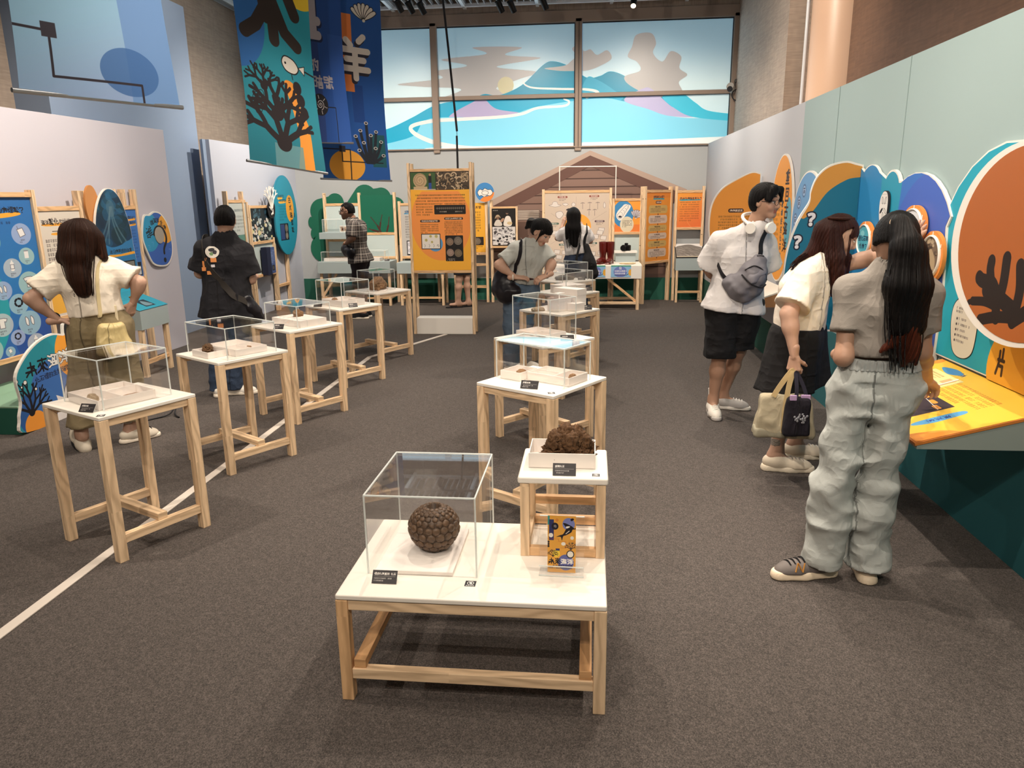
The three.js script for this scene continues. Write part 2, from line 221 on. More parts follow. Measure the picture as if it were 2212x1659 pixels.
  road([[-0.3, 3.1], [-0.22, 3.06], [-0.3, 3.0], [-0.7, 2.98], [-0.95, 2.9], [-1.3, 2.86], [-1.9, 2.84], [-2.4, 2.82], [-2.72, 2.74], [-2.6, 2.6], [-2.2, 2.46], [-1.6, 2.39], [-0.6, 2.41], [0.6, 2.42]], 7);
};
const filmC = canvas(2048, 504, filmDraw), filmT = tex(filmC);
const cols = [[-5.1, -3.68], [-3.56, -2.36], [-2.25, -0.14], [-0.02, 2.2]], rows = [[2.4, 3.115], [3.175, 4.17]];
const win = [];
{
  let n = 0;
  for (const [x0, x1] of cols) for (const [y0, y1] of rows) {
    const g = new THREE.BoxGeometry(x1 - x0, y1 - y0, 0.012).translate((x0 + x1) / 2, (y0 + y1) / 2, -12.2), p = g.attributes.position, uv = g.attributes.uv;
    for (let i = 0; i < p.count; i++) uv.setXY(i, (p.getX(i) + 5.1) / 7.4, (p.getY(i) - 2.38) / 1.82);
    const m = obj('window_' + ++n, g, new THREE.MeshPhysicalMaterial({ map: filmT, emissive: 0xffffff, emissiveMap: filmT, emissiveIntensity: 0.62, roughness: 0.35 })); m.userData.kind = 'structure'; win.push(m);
    obj('seal', [bx(x1 - x0, 0.02, 0.03, (x0 + x1) / 2, y1 + 0.004, -12.19, 0.002), bx(0.02, y1 - y0, 0.03, x1 + 0.004, (y0 + y1) / 2, -12.19, 0.002)], mat(0x27333c, { roughness: 0.5 }), m);
  }
  const fr = struct('window_frame', bx(8, 0.16, 0.16, -1.35, 4.26, -12.2, 0.004), frameM);
  for (const x of [-5.16, -3.62, -2.305, -0.08, 2.26]) obj('mullion', bx(x < -3 ? 0.12 : x > 2 ? 0.11 : 0.1, 1.9, 0.16, x, 3.28, -12.2, 0.006, 1), frameM, fr);
  obj('mullion', bx(0.012, 1.8, 0.01, -0.075, 3.28, -12.115, 0.002, 1), mat(0x5d5049), fr);
  for (const [x0, x1] of cols) obj('transom', bx(x1 - x0 + 0.01, 0.06, 0.13, (x0 + x1) / 2, 3.145, -12.2, 0.006), frameM, fr);
  obj('sill', bx(7.6, 0.02, 0.18, -1.35, 2.39, -12.2, 0.004), frameM, fr);
  const wl = new THREE.RectAreaLight(new THREE.Color(0.7, 0.88, 1), 1.6, 6.2, 1.7); wl.position.set(-0.9, 3.3, -12.08); wl.lookAt(-0.9, 3.0, 0); scene.add(wl);
}
struct('wall_back_upper', bx(8, 0.6, 0.2, -1.35, 4.6, -12.25, 0), beige);
// ceiling: dark deck with a pale grid and thin slats below it
const ceil = struct('ceiling', bx(9.4, 0.12, 18, -1.3, 4.72, -4, 0), mat(0x0b0b0e, { roughness: 0.9 }));
const barM = mat(0xe6eef6, { roughness: 0.5 });
for (let i = 0; i < 8; i++) obj('grid_bar', bx(0.05, 0.05, 16.6, -5.1 + i * 1.1, 4.43, -3.9, 0.004, 2), barM, ceil);
for (let i = 0; i < 11; i++) obj('grid_bar', bx(8, 0.05, 0.05, -1.4, 4.43, 3.2 - i * 1.52, 0.004), barM, ceil);
const sl = obj('slat', Array.from({ length: 84 }, (_, i) => new THREE.BoxGeometry(0.014, 0.05, 16.4).translate(-5.3 + i * 0.098, 4.46, -3.9)), mat(0xb0b2b6, { roughness: 0.5 }), ceil); sl.userData.kind = 'stuff';
// partitions on the left
function wallStrip(name, a, b, h, t, m, y0 = 0) { const dx = b[0] - a[0], dz = b[1] - a[1], L = Math.hypot(dx, dz), g = bx(L, h, t, 0, y0 + h / 2, t / 2, 0.002); g.rotateY(Math.atan2(-dz, dx)).translate((a[0] + b[0]) / 2, 0, (a[1] + b[1]) / 2); return struct(name, g, m); }
wallStrip('partition_near', [-4.605, -8.2], [-4.8, -4.9], 2.4, 0.08, lilac);
wallStrip('partition_far', [-4.66, -12.15], [-4.74, -9.5], 2.4, 0.13, wallM(0xbfc4d2));
struct('trim_4', bx(0.02, 2.4, 0.13, -4.8, 1.2, -9.485, 0.002, 1), bluewall);
struct('pillar_blue', bx(0.4, 4.0, 2.75, -5.2, 2.0, -8.35, 0.002, 1), bluewall);
// right-hand partition: two paint colours, darker skirting paint below
struct('partition_right_far', bx(0.09, 2.04, 5.15, 1.955, 1.38, -9.575, 0.002), lilacR);
struct('partition_right', bx(0.09, 1.8, 9, 1.955, 1.5, -2.5, 0.002), tealgrey);
struct('baseboard_right_far', bx(0.09, 0.36, 5.15, 1.955, 0.18, -9.575, 0.001), green);
struct('baseboard_right', bx(0.09, 0.6, 9, 1.955, 0.3, -2.5, 0.001), darkteal);
struct('trim_5', bx(0.004, 1.8, 0.006, 1.909, 1.5, -4.86, 0), wallM(0x8ca09f)); struct('trim_6', bx(0.004, 1.8, 0.006, 1.909, 1.5, -6.1, 0), wallM(0x8ca09f));
// ---------------------------------------------------------------- display tables in two rows
const TW = 0.485, TH = 0.705, LG = 0.044;
function makeTable(name, label) {
  const t = thing(name, label, 'table'), a = TW / 2 - LG / 2, m = M.wood;
  obj('tabletop', bx(TW, 0.018, TW, 0, TH - 0.009, 0, 0.004), M.top, t);
  for (const sx of [-1, 1]) for (const sz of [-1, 1]) obj('leg', bx(LG, TH - 0.018, LG, sx * a, (TH - 0.018) / 2, sz * a, 0.003, 1), [M.wood, M.wood2][(sx + sz) & 1], t);
  for (const sz of [-1, 1]) { obj('top_rail', bx(TW - 2 * LG, 0.034, 0.03, 0, TH - 0.035, sz * a, 0.002), m, t); obj('low_rail', bx(TW - 2 * LG, 0.042, 0.034, 0, 0.107, sz * a, 0.002), m, t); }
  obj('stretcher', bx(0.05, 0.034, TW - 0.03, 0, 0.145, 0, 0.002, 2), m, t);
  return t;
}
const TL = [[-2.22, -3.272, 63], [-2.19, -4.40, 57], [-2.172, -5.45, 57], [-2.15, -6.53, 56], [-2.13, -7.63, 58]];
const TR = [[-0.199, -3.74, 147], [-0.25, -4.94, 47], [-0.184, -6.262, 50], [-0.16, -7.47, 50], [-0.18, -8.58, 48]];
const nth = ['nearest', 'second', 'third', 'fourth', 'farthest'];
const proto = makeTable('display_table', '');
[...TL, ...TR].forEach(([x, z, d], i) => {
  const row = i < 5 ? 'row along the white floor strip' : 'row behind the low table', k = i % 5;
  const lab = `${nth[k]} square pine display table with white top in the ${row}`;
  if (i) copy(proto, [x, 0, z], R(d), lab); else { proto.position.set(x, 0, z); proto.rotation.y = R(d); proto.userData.label = lab; }
});
// place something on a table: local x, z on its top
function on(tb, lx, lz, up = 0) { const a = R(tb[2]), c = Math.cos(a), s = Math.sin(a); return [tb[0] + lx * c + lz * s, TH + up, tb[1] - lx * s + lz * c]; }
function makeCase(name, label, w, h, d, pos, turn) {
  const t = thing(name, label, 'display case', pos, turn), q = 0.005;
  obj('top_pane', new THREE.BoxGeometry(w, q, d).translate(0, h - q / 2, 0), M.pane, t);
  for (const s of [-1, 1]) { obj('side_pane', new THREE.BoxGeometry(q, h - q, d).translate(s * (w - q) / 2, (h - q) / 2, 0), M.pane, t); obj('side_pane', new THREE.BoxGeometry(w - 2 * q, h - q, q).translate(0, (h - q) / 2, s * (d - q) / 2), M.pane, t); }
  const e = [], r = 0.0055;
  for (const s of [-1, 1]) { e.push(bx(w, r, r, 0, h, s * d / 2, 0.001), bx(r, r, d, s * w / 2, h, 0, 0.001)); for (const u of [-1, 1]) e.push(bx(r, h, r, s * w / 2, h / 2, u * d / 2, 0.001)); }
  obj('polished_edge', e, M.rim, t); return t;
}
function makeTray(name, label, w, h, d, cells, pos, turn, group) {      // white card specimen box with dividers
  const t = thing(name, label, 'specimen box', pos, turn, group), q = 0.004;
  obj('base', bx(w, q, d, 0, q / 2, 0, 0.001), M.box, t);
  for (const s of [-1, 1]) { obj('wall', bx(q, h, d, s * (w - q) / 2, h / 2, 0, 0.001), M.box, t); obj('wall', bx(w - 2 * q, h, q, 0, h / 2, s * (d - q) / 2, 0.001), M.box, t); }
  for (const [dx, dz, len, ax] of cells) obj('divider', ax ? bx(len, h * 0.9, 0.003, dx, h * 0.45 + q, dz, 0.001) : bx(0.003, h * 0.9, len, dx, h * 0.45 + q, dz, 0.001), M.box, t);
  return t;
}
// a lump of rock: displaced sphere with ridges
function lump(rx, ry, rz, seed, amp = 0.18, f = 4, cut = true, det = 24) {
  const g = mergeVertices(new THREE.IcosahedronGeometry(1, det).deleteAttribute('uv').deleteAttribute('normal'), 1e-4), p = g.attributes.position;
  for (let i = 0; i < p.count; i++) {
    const x = p.getX(i), y = p.getY(i), z = p.getZ(i); let k = 0, a = amp, q = f;
    for (let o = 0; o < 3; o++) { k += a * (1 - 2 * Math.abs(noise(x * q + seed, y * q, z * q))); a *= 0.5; q *= 2.1; }
    let yy = y * (1 + k); if (cut && yy < -0.55) yy = -0.55; p.setXYZ(i, x * (1 + k) * rx, yy * ry, z * (1 + k) * rz);
  }
  g.computeVertexNormals(); g.computeBoundingBox(); g.translate(0, -g.boundingBox.min.y, 0); return g;
}
const rockM = (c, o) => { const t = dataTex(128, 128, (x, y) => { const s = 0.8 + 0.25 * noise(x * 0.12, y * 0.12, 3) + 0.18 * noise(x * 0.4, y * 0.4, 6); return [255 * clamp(s, 0, 1), 250 * clamp(s, 0, 1), 240 * clamp(s, 0, 1)]; }); t.repeat.set(20, 20); return new THREE.MeshPhysicalMaterial({ color: c, map: t, roughness: 0.85, ...o }); };
const tanRock = rockM(0xb58c66), brownRock = rockM(0x7a5a3c), paleRock = rockM(0xd8c3a8);
function fossil(name, label, g, m, pos, turn = 0, group) { const o = obj(name, g, m); o.position.set(...pos); o.rotation.y = turn; return tag(o, label, 'fossil', group); }
// black caption cards leaning back on a clear wedge
const cardM = print(256, 128, (g, w, h) => { g.fillStyle = '#1c171a'; g.fillRect(0, 0, w, h); title(g, 24, 20, 4, 26, '#efe9e2', 4); line(g, [[24, 58], [232, 58]], '#b9b2ac', 2); small(g, 24, 72, 160, 2, 12, 22, '#d8d2cb', 7); }, { roughness: 0.55 });
const cardM2 = print(256, 128, (g, w, h) => { g.fillStyle = '#1c171a'; g.fillRect(0, 0, w, h); title(g, 18, 22, 6, 24, '#efe9e2', 9); word(g, '化石', 190, 22, 24, 3, '#efe9e2'); line(g, [[18, 58], [238, 58]], '#b9b2ac', 2); small(g, 18, 72, 190, 2, 13, 22, '#d8d2cb', 17); });
const cardM3 = print(256, 128, (g, w, h) => { g.fillStyle = '#1c171a'; g.fillRect(0, 0, w, h); word(g, '珊瑚化石', 24, 20, 24, 3, '#efe9e2'); line(g, [[24, 58], [232, 58]], '#b9b2ac', 2); small(g, 24, 72, 170, 2, 13, 22, '#d8d2cb', 27); });
function makeCard(label, pos, turn, m = cardM, w = 0.078, h = 0.042) {
  const t = thing('caption_card', label, 'label', pos, turn), th = R(38);
  const P = face(shapeOf([[-w / 2, 0], [w / 2, 0], [w / 2, h], [-w / 2, h]]), 0.0012).rotateX(-th).translate(0, 0.001, 0.012);
  obj('printed_face', P, m, t);
  obj('backing', bx(w, h, 0.002, 0, h / 2, 0, 0.0005).rotateX(-th).translate(0, 0.001, 0.012), M.rim, t);
  obj('clear_wedge', bx(w * 0.9, 0.003, 0.03, 0, 0.0015, -0.006, 0.0005), M.rim, t);
  return t;
}
const stickerM = print(128, 128, (g, w, h) => { g.fillStyle = '#17151a'; g.fillRect(0, 0, w, h); g.strokeStyle = '#f2efe9'; g.lineWidth = 7; g.beginPath(); g.arc(64, 52, 38, 0, 7); g.stroke(); disc(g, 66, 56, 15, '#f2efe9'); for (const a of [-0.6, -0.2, 0.2, 0.6]) line(g, [[66, 56], [66 + Math.sin(a) * 28, 56 - Math.cos(a) * 28]], '#f2efe9', 6); line(g, [[38, 26], [90, 78]], '#f2efe9', 6); [...'請勿觸摸'].forEach((c, i) => glyph(g, c, 14 + i * 26, 98, 20, 3, '#f2efe9')); });
function sticker(label, pos, turn, s = 0.034) { const o = obj('notice_sticker', face(shapeOf([[-s / 2, -s / 2], [s / 2, -s / 2], [s / 2, s / 2], [-s / 2, s / 2]])).rotateX(-Math.PI / 2), stickerM); o.position.set(pos[0], pos[1] + 0.0006, pos[2]); o.rotation.y = turn; tag(o, label, 'sticker', 'no-touch stickers'); return o; }
{ // row along the floor strip
  const [a, b, c, d, e] = TL;
  makeCase('acrylic_case', 'clear acrylic case on the display table nearest the sea-themed standee', 0.335, 0.235, 0.335, on(a, 0.0, -0.01), R(a[2]));
  makeTray('specimen_box', 'open white divided box on the table in front of the woman with hands on hips', 0.27, 0.045, 0.3, [[-0.02, 0, 0.29, 0], [0.06, -0.03, 0.15, 1]], on(a, -0.03, -0.01), R(a[2] - 4));
  fossil('fossil', 'long flat orange-tan fossil blade in the nearest divided box', lump(0.055, 0.01, 0.013, 4, 0.2, 3, true, 12), tanRock, on(a, 0.05, 0.05, 0.006), R(a[2] - 20));
  fossil('fossil', 'small rounded grey-tan fossil in the nearest divided box', lump(0.024, 0.026, 0.02, 8, 0.15, 2, true, 12), paleRock, on(a, -0.12, -0.02, 0.006), 0.5);
  makeCard('caption card on the nearest floor-strip table, facing the front', on(a, -0.21, 0.1), R(a[2] - 70));
  sticker('small no-touch sticker on the corner of the nearest floor-strip table', on(a, -0.215, 0.215), R(a[2] - 45));
  makeCase('acrylic_case', 'clear acrylic case in front of the man in black tee', 0.335, 0.19, 0.45, on(b, 0.0, 0.0), R(b[2]));
  makeTray('specimen_box', 'wide white box with four cells on the second floor-strip table', 0.22, 0.042, 0.34, [[0, 0, 0.21, 1], [-0.0, 0.08, 0.17, 0]], on(b, 0.03, 0.0), R(b[2]));
  makeTray('specimen_box', 'small white box holding an arched fossil on second floor-strip table', 0.13, 0.04, 0.18, [], on(b, -0.15, 0.0), R(b[2]));
  fossil('fossil', 'grey-brown arched fossil on the second floor-strip table', lump(0.06, 0.03, 0.026, 14, 0.25, 3, true, 14), brownRock, on(b, -0.15, -0.02, 0.02), R(b[2] + 60));
  fossil('fossil', 'small brown fossil chip in a cell of the second floor-strip table', lump(0.018, 0.016, 0.014, 21, 0.2, 3, true, 8), tanRock, on(b, 0.08, 0.06, 0.006));
  makeCase('acrylic_case', 'clear acrylic case with the small shell fossil on the white block', 0.30, 0.165, 0.4, on(c, 0.02, -0.01), R(c[2]));
  { const t = thing('white_block', 'solid white display block on the third floor-strip table', 'display block', on(c, 0.03, -0.01), R(c[2])); obj('block', bx(0.24, 0.05, 0.36, 0, 0.025, 0, 0.002), M.box, t); obj('groove', bx(0.002, 0.051, 0.361, -0.06, 0.0256, 0, 0), M.edge, t); }
  fossil('fossil', 'small knobbly orange-brown shell fossil on the white block', lump(0.034, 0.03, 0.024, 31, 0.3, 3, true, 14), tanRock, on(c, 0.05, -0.05, 0.05), 1);
  makeCard('caption card at the edge of the third floor-strip table', on(c, -0.21, 0.07), R(c[2] - 60));
  makeCase('acrylic_case', 'clear acrylic case over a white box in the fourth floor-strip place', 0.31, 0.225, 0.36, on(d, 0.0, 0.0), R(d[2]));
  makeTray('specimen_box', 'white box with shelves on the fourth floor-strip table', 0.25, 0.055, 0.3, [[0.0, 0.02, 0.24, 1], [0.04, 0.09, 0.13, 0]], on(d, 0.0, 0.0), R(d[2]));
  fossil('fossil', 'small reddish fossil in the white box on the fourth floor-strip table', lump(0.035, 0.03, 0.026, 41, 0.25, 3, true, 12), tanRock, on(d, -0.05, -0.06, 0.01), 2);
  makeCard('first of two caption cards on the fourth floor-strip table, nearer the middle', on(d, -0.06, 0.21), R(d[2] - 25)); makeCard('caption card at the outer corner of the fourth floor-strip table', on(d, -0.22, -0.08), R(d[2] - 60));
  makeCase('acrylic_case', 'small clear acrylic case around the big tan rock fossil', 0.30, 0.21, 0.24, on(e, 0.0, -0.02), R(e[2]));
  fossil('fossil', 'big lumpy tan rock fossil on the farthest floor-strip table', lump(0.15, 0.075, 0.08, 53, 0.16, 1.6, true, 24), rockM(0xb48f6d), on(e, 0.02, -0.02, 0.008), R(e[2] + 40));
  tag(obj('base_sheet', bx(0.3, 0.008, 0.2, 0, 0.004, 0, 0.001).rotateY(R(e[2] + 40)).translate(...on(e, 0.02, -0.02)), M.box), 'white base sheet beneath the big tan rock fossil', 'sheet');
}
{ // row behind the low table
  const [a, b, c, d, e] = TR, q = R(a[2] - 90);
  const A = [a[0], a[1], a[2] - 90];
  makeCase('acrylic_case', 'clear acrylic case behind the coral pedestal, sky reflected on its lid', 0.235, 0.2, 0.43, on(A, 0.02, -0.01), q);
  makeTray('specimen_box', 'white box with one undivided cell in the case behind the coral pedestal', 0.15, 0.045, 0.13, [], on(A, -0.03, -0.13), q);
  makeTray('specimen_box', 'white three-cell box in the case behind the coral pedestal', 0.17, 0.045, 0.26, [[0, 0.03, 0.165, 1], [-0.0, -0.06, 0.14, 0]], on(A, 0.03, 0.075), q);
  fossil('fossil', 'tan shell chip in the undivided cell behind the coral pedestal', lump(0.026, 0.018, 0.02, 61, 0.25, 3, true, 10), tanRock, on(A, -0.01, -0.13, 0.008), 1);
  fossil('fossil', 'tan curled shell chip in the right cell behind the coral pedestal', lump(0.02, 0.018, 0.016, 63, 0.25, 3, true, 10), tanRock, on(A, 0.06, 0.15, 0.008), 1);
  makeCard('caption card on the table just behind the coral pedestal', on(A, -0.19, 0.06), R(-12), cardM, 0.09, 0.045);
  sticker('small no-touch sticker on the front corner behind the coral pedestal', on(A, -0.2, 0.2), q - 0.8);
  makeCase('acrylic_case', 'tall clear case on the second table behind the coral pedestal', 0.24, 0.28, 0.36, on(b, 0.0, -0.0), R(b[2]));
  makeTray('specimen_box', 'white four-cell box in the tall case', 0.2, 0.045, 0.28, [[0, 0, 0.19, 1], [0, 0.07, 0.13, 0]], on(b, -0.01, -0.02), R(b[2]));
  makeCard('caption card at the right of the tall case', on(b, 0.02, 0.2), R(8), cardM, 0.09, 0.045);
  for (const [x, z, w, h, dd, l] of [[-0.06, 0.05, 0.15, 0.11, 0.13, 'white lidded box with a small card box on it, on the third table'], [0.11, 0.02, 0.12, 0.17, 0.26, 'tallest plain white box on the third table of the right row'], [0.03, 0.15, 0.12, 0.065, 0.1, 'low white box in front on the third table of the right row']]) { const t = thing('card_box', l, 'box', on(c, x, z), R(c[2])); obj('body', bx(w, h * 0.72, dd, 0, h * 0.36, 0, 0.002), M.box, t); obj('lid', bx(w + 0.004, h * 0.3, dd + 0.004, 0, h * 0.85, 0, 0.002), M.box, t); }
  { const t = thing('card_box', 'tiny white box standing on the lidded box', 'box', on(c, -0.06, 0.05, 0.11), R(c[2])); obj('body', bx(0.08, 0.025, 0.05, 0, 0.0125, 0, 0.002), M.box, t); obj('lid', bx(0.083, 0.012, 0.053, 0, 0.031, 0, 0.002), M.box, t); }
  makeCard('caption card on the table of stacked white boxes', on(c, 0.12, 0.2), R(10), cardM, 0.085, 0.045);
  fossil('fossil', 'pale flat fossil beside the stacked white boxes', lump(0.05, 0.02, 0.03, 71, 0.2, 3, true, 10), paleRock, on(c, -0.2, -0.06), 0.4);
  makeCase('acrylic_case', 'clear acrylic case under the hands of the bending woman', 0.4, 0.21, 0.4, on(d, -0.02, 0.0), R(d[2]));
  for (const [x, z, w, h, dd, l] of [[-0.08, 0.04, 0.16, 0.08, 0.2, 'long white box in the case under the bending woman'], [0.1, 0.0, 0.14, 0.07, 0.24, 'flat white box at the far side in the case under the bending woman']]) { const t = thing('card_box', l, 'box', on(d, x, z), R(d[2])); obj('body', bx(w, h * 0.7, dd, 0, h * 0.35, 0, 0.002), M.box, t); obj('lid', bx(w + 0.004, h * 0.3, dd + 0.004, 0, h * 0.85, 0, 0.002), M.box, t); }
  makeCard('nearer of two caption cards by the case of the bending woman', on(d, 0.02, 0.2), R(10), cardM, 0.085, 0.045); makeCard('caption card at the right edge by the case of the bending woman', on(d, 0.2, 0.13), R(14), cardM, 0.085, 0.045);
  makeCase('acrylic_case', 'farthest clear case in the right row, near the long-haired woman', 0.34, 0.2, 0.36, on(e, 0.0, 0.0), R(e[2]));
  fossil('fossil', 'flat grey fossil slab in the farthest case of the right row', lump(0.1, 0.03, 0.06, 81, 0.2, 2, true, 14), rockM(0x6f6a66), on(e, 0, -0.02, 0.0), 0.4);
  makeCard('caption card in the farthest case of the right row', on(e, 0.1, 0.15), R(10), cardM, 0.085, 0.045);
}
// ---------------------------------------------------------------- low table in front with the sea-urchin fossil
{
  const yaw = R(-0.7), cx = -0.343, cz = -2.372, W = 0.872, D = 0.585, H = 0.39, c = thing('low_display_table', 'low wide pine table with white top in the foreground', 'table', [cx, 0, cz], yaw), g = 0.04, a = W / 2 - g / 2, b = D / 2 - g / 2;
  obj('tabletop', bx(W, 0.02, D, 0, H - 0.01, 0, 0.006), M.top, c);
  for (const sx of [-1, 1]) for (const sz of [-1, 1]) obj('leg', bx(g, H - 0.02, g, sx * a, (H - 0.02) / 2, sz * b, 0.003, 1), sx > 0 ? M.wood : M.wood2, c);
  for (const sz of [-1, 1]) { obj('top_rail', bx(W - 2 * g, 0.036, 0.03, 0, H - 0.038, sz * b, 0.002), M.wood, c); obj('low_rail', bx(W - 2 * g, 0.036, 0.034, 0, 0.1, sz * b, 0.002), M.wood, c); }
  for (const sx of [-1, 1]) obj('side_rail', bx(0.04, 0.032, D - 0.02, sx * (a - g / 2 - 0.025), 0.134, 0, 0.002, 2), M.wood3, c);
  makeCase('acrylic_case', 'large clear acrylic case over the sea urchin fossil in the foreground', 0.372, 0.283, 0.432, [-0.523, H, -2.445], yaw);
  tag(obj('base_plate', bx(0.268, 0.014, 0.345, 0, 0.007, 0, 0.002).rotateY(yaw).translate(-0.553, H, -2.403), M.box), 'white base plate under the sea urchin fossil', 'plate');
  // the fossil: a hollow globe built of rows of knobs
  const u = thing('urchin_fossil', 'dark brown globe-shaped sea urchin fossil covered in round knobs', 'fossil', [-0.517, H + 0.014, -2.41], 0.3);
  const um = new THREE.MeshPhysicalMaterial({ vertexColors: true, roughness: 0.5 }), pieces = [], q = rng(5);
  const tint = (gg, k) => { const n = gg.attributes.position, col = new Float32Array(n.count * 3); for (let i = 0; i < n.count; i++) { const s = k * (0.8 + 0.5 * noise(n.getX(i) * 260, n.getY(i) * 260, n.getZ(i) * 260)); col[3 * i] = 0.125 * s; col[3 * i + 1] = 0.07 * s; col[3 * i + 2] = 0.036 * s; } gg.setAttribute('color', new THREE.BufferAttribute(col, 3)); return gg; };
  const prof = []; for (let i = 0; i <= 24; i++) { const t = -1.32 + i / 24 * 2.48; prof.push(new THREE.Vector2(0.085 * Math.cos(t), 0.082 + 0.084 * Math.sin(t))); } prof.push(new THREE.Vector2(0.022, 0.158), new THREE.Vector2(0.02, 0.13), new THREE.Vector2(0.001, 0.12));
  obj('shell', tint(new THREE.LatheGeometry(prof, 48), 0.75), um, u);
  const rowsT = [[-1.05, 11, 0.012], [-0.74, 15, 0.014], [-0.42, 17, 0.0155], [-0.1, 17, 0.016], [0.2, 18, 0.015], [0.47, 19, 0.0125], [0.68, 18, 0.0105], [0.86, 17, 0.0085], [1.02, 14, 0.0078], [1.16, 12, 0.0085]];
  rowsT.forEach(([t, n, r], ri) => { for (let i = 0; i < n; i++) { const a = (i + (ri & 1) * 0.5 + (q() - 0.5) * 0.25) / n * 6.283, s = r * (0.85 + 0.3 * q()), k = new THREE.SphereGeometry(1, 12, 9), p = k.attributes.position; for (let j = 0; j < p.count; j++) { const m = 1 + 0.1 * noise(p.getX(j) * 3 + i, p.getY(j) * 3 + ri, p.getZ(j) * 3); let zz = p.getZ(j) * m; const rr = Math.hypot(p.getX(j), p.getY(j)); if (zz > 0.5 && rr < 0.5) zz -= 0.12; p.setXYZ(j, p.getX(j) * m * s, p.getY(j) * m * s * 0.92, zz * s * 0.55); } k.computeVertexNormals(); const out = V(Math.cos(t) * Math.sin(a), Math.sin(t), Math.cos(t) * Math.cos(a)); k.applyQuaternion(new THREE.Quaternion().setFromUnitVectors(V(0, 0, 1), out)); k.translate(out.x * 0.085, 0.082 + out.y * 0.084 - (t > 1 ? 0.002 : 0), out.z * 0.085); obj('knob', tint(k, 0.75 + 0.6 * q()), um, u); } });
  makeCard('caption card at the front left of the low table', [-0.64, H, -2.175], yaw, cardM2, 0.084, 0.044);
  sticker('square no-touch sticker at the front edge of the low table', [-0.355, H, -2.185], yaw, 0.036);
  // pedestal with coral
  const p = thing('pedestal', 'small pine pedestal with white top standing on the low table', 'pedestal', [-0.056, H, -2.54], yaw), pw = 0.296, pd = 0.3, ph = 0.3;
  obj('top', bx(pw + 0.016, 0.026, pd + 0.01, 0, ph - 0.013, 0, 0.008), M.top, p);
  for (const sx of [-1, 1]) for (const sz of [-1, 1]) obj('leg', bx(0.032, ph - 0.026, 0.032, sx * (pw / 2 - 0.016), (ph - 0.026) / 2, sz * (pd / 2 - 0.016), 0.002, 1), M.wood, p);
  for (const sx of [-1, 1]) obj('side_rail', bx(0.026, 0.032, pd - 0.064, sx * (pw / 2 - 0.016), 0.017, 0, 0.002, 2), M.wood, p);
  for (const sz of [-1, 1]) obj('foot_rail', bx(pw - 0.064, 0.032, 0.026, 0, 0.017, sz * (pd / 2 - 0.016), 0.002), M.wood2, p);
  obj('middle_rail', bx(pw - 0.064, 0.032, 0.026, 0, 0.1, -(pd / 2 - 0.016), 0.002), M.wood2, p);
  makeTray('specimen_box', 'open white box with dark coral on the pedestal', 0.236, 0.056, 0.165, [], [-0.062, H + ph, -2.558], yaw);
  fossil('coral_fossil', 'rough brown branching coral lump in the white box on the pedestal', coralLump(), rockM(0x6a4a2c), [-0.04, H + ph + 0.006, -2.56], 0.4);
  makeCard('caption card at the front of the coral pedestal', [-0.053, H + ph, -2.415], yaw, cardM3, 0.08, 0.045);
  sticker('no-touch sticker on the pedestal top', [0.056, H + ph, -2.418], yaw, 0.026);
  // leaflet in a clear stand
  const f = thing('leaflet_stand', 'clear acrylic leaflet stand on the low table before the pedestal', 'stand', [-0.058, H, -2.275], R(-2));
  obj('foot', bx(0.15, 0.005, 0.06, 0, 0.0025, -0.006, 0.001), M.pane, f); obj('back_pane', bx(0.15, 0.195, 0.004, 0, 0.1, -0.012, 0.001).rotateX(R(-4)), M.pane, f); obj('front_lip', bx(0.15, 0.03, 0.003, 0, 0.016, 0.014, 0.001), M.pane, f);
  obj('polished_edge', [bx(0.15, 0.003, 0.005, 0, 0.197, -0.026, 0.001), bx(0.15, 0.004, 0.004, 0, 0.003, 0.024, 0.001), bx(0.15, 0.003, 0.004, 0, 0.032, 0.014, 0.001)], M.rim, f);
  const lf = obj('leaflet', [face(shapeOf([[-0.047, 0], [0.047, 0], [0.047, 0.2], [-0.047, 0.2]]), 0.001)], print(256, 512, (g, w, h) => {
    g.fillStyle = '#dea03f'; g.fillRect(0, 0, w, h); rect(g, 0, 4, 18, 80, '#2f9088'); rect(g, 12, 36, 44, 186, '#2d3263'); disc(g, 66, 96, 32, '#1b1626'); spiral(g, 66, 96, 14, '#dcd5d0', 2); disc(g, 30, 178, 20, '#e9e2d6'); g.strokeStyle = '#b3452f'; g.lineWidth = 4; g.beginPath(); g.arc(84, 40, 9, 0, 7); g.stroke();
    disc(g, 190, 74, 56, '#777fb8'); curve(g, [[140, 70], [160, 66], [216, 90], [240, 108], [256, 106], [252, 116], [226, 122], [214, 146], [170, 172], [142, 184], [130, 222], [118, 190], [78, 192], [110, 176], [140, 164], [160, 130], [168, 108]], '#17121a'); curve(g, [[168, 96], [196, 92], [200, 100], [172, 112]], '#efe8df'); line(g, [[166, 160], [196, 134]], '#efe8df', 6); curve(g, [[206, 30], [222, 20], [238, 26], [228, 40], [212, 44]], '#1b1626');
    disc(g, 222, 196, 16, '#e6e0d6'); disc(g, 144, 252, 20, '#e6e0d6', 16); coral(g, 212, 300, 70, '#2d2430', 3, 5, 0.08); coral(g, 50, 368, 60, '#17121a', 5, 4, 0.08); disc(g, 80, 340, 34, '#e8c83e'); coral(g, 50, 368, 58, '#17121a', 5, 4, 0.08);
    for (const [x, y] of [[8, 238], [8, 258], [8, 278]]) disc(g, x, y, 10, '#17121a'); line(g, [[12, 210], [100, 210], [100, 232], [168, 232], [168, 290], [120, 290]], '#b3452f', 2); line(g, [[190, 224], [246, 224], [246, 256]], '#b3452f', 2); rect(g, 74, 296, 36, 20, '#2d3263');
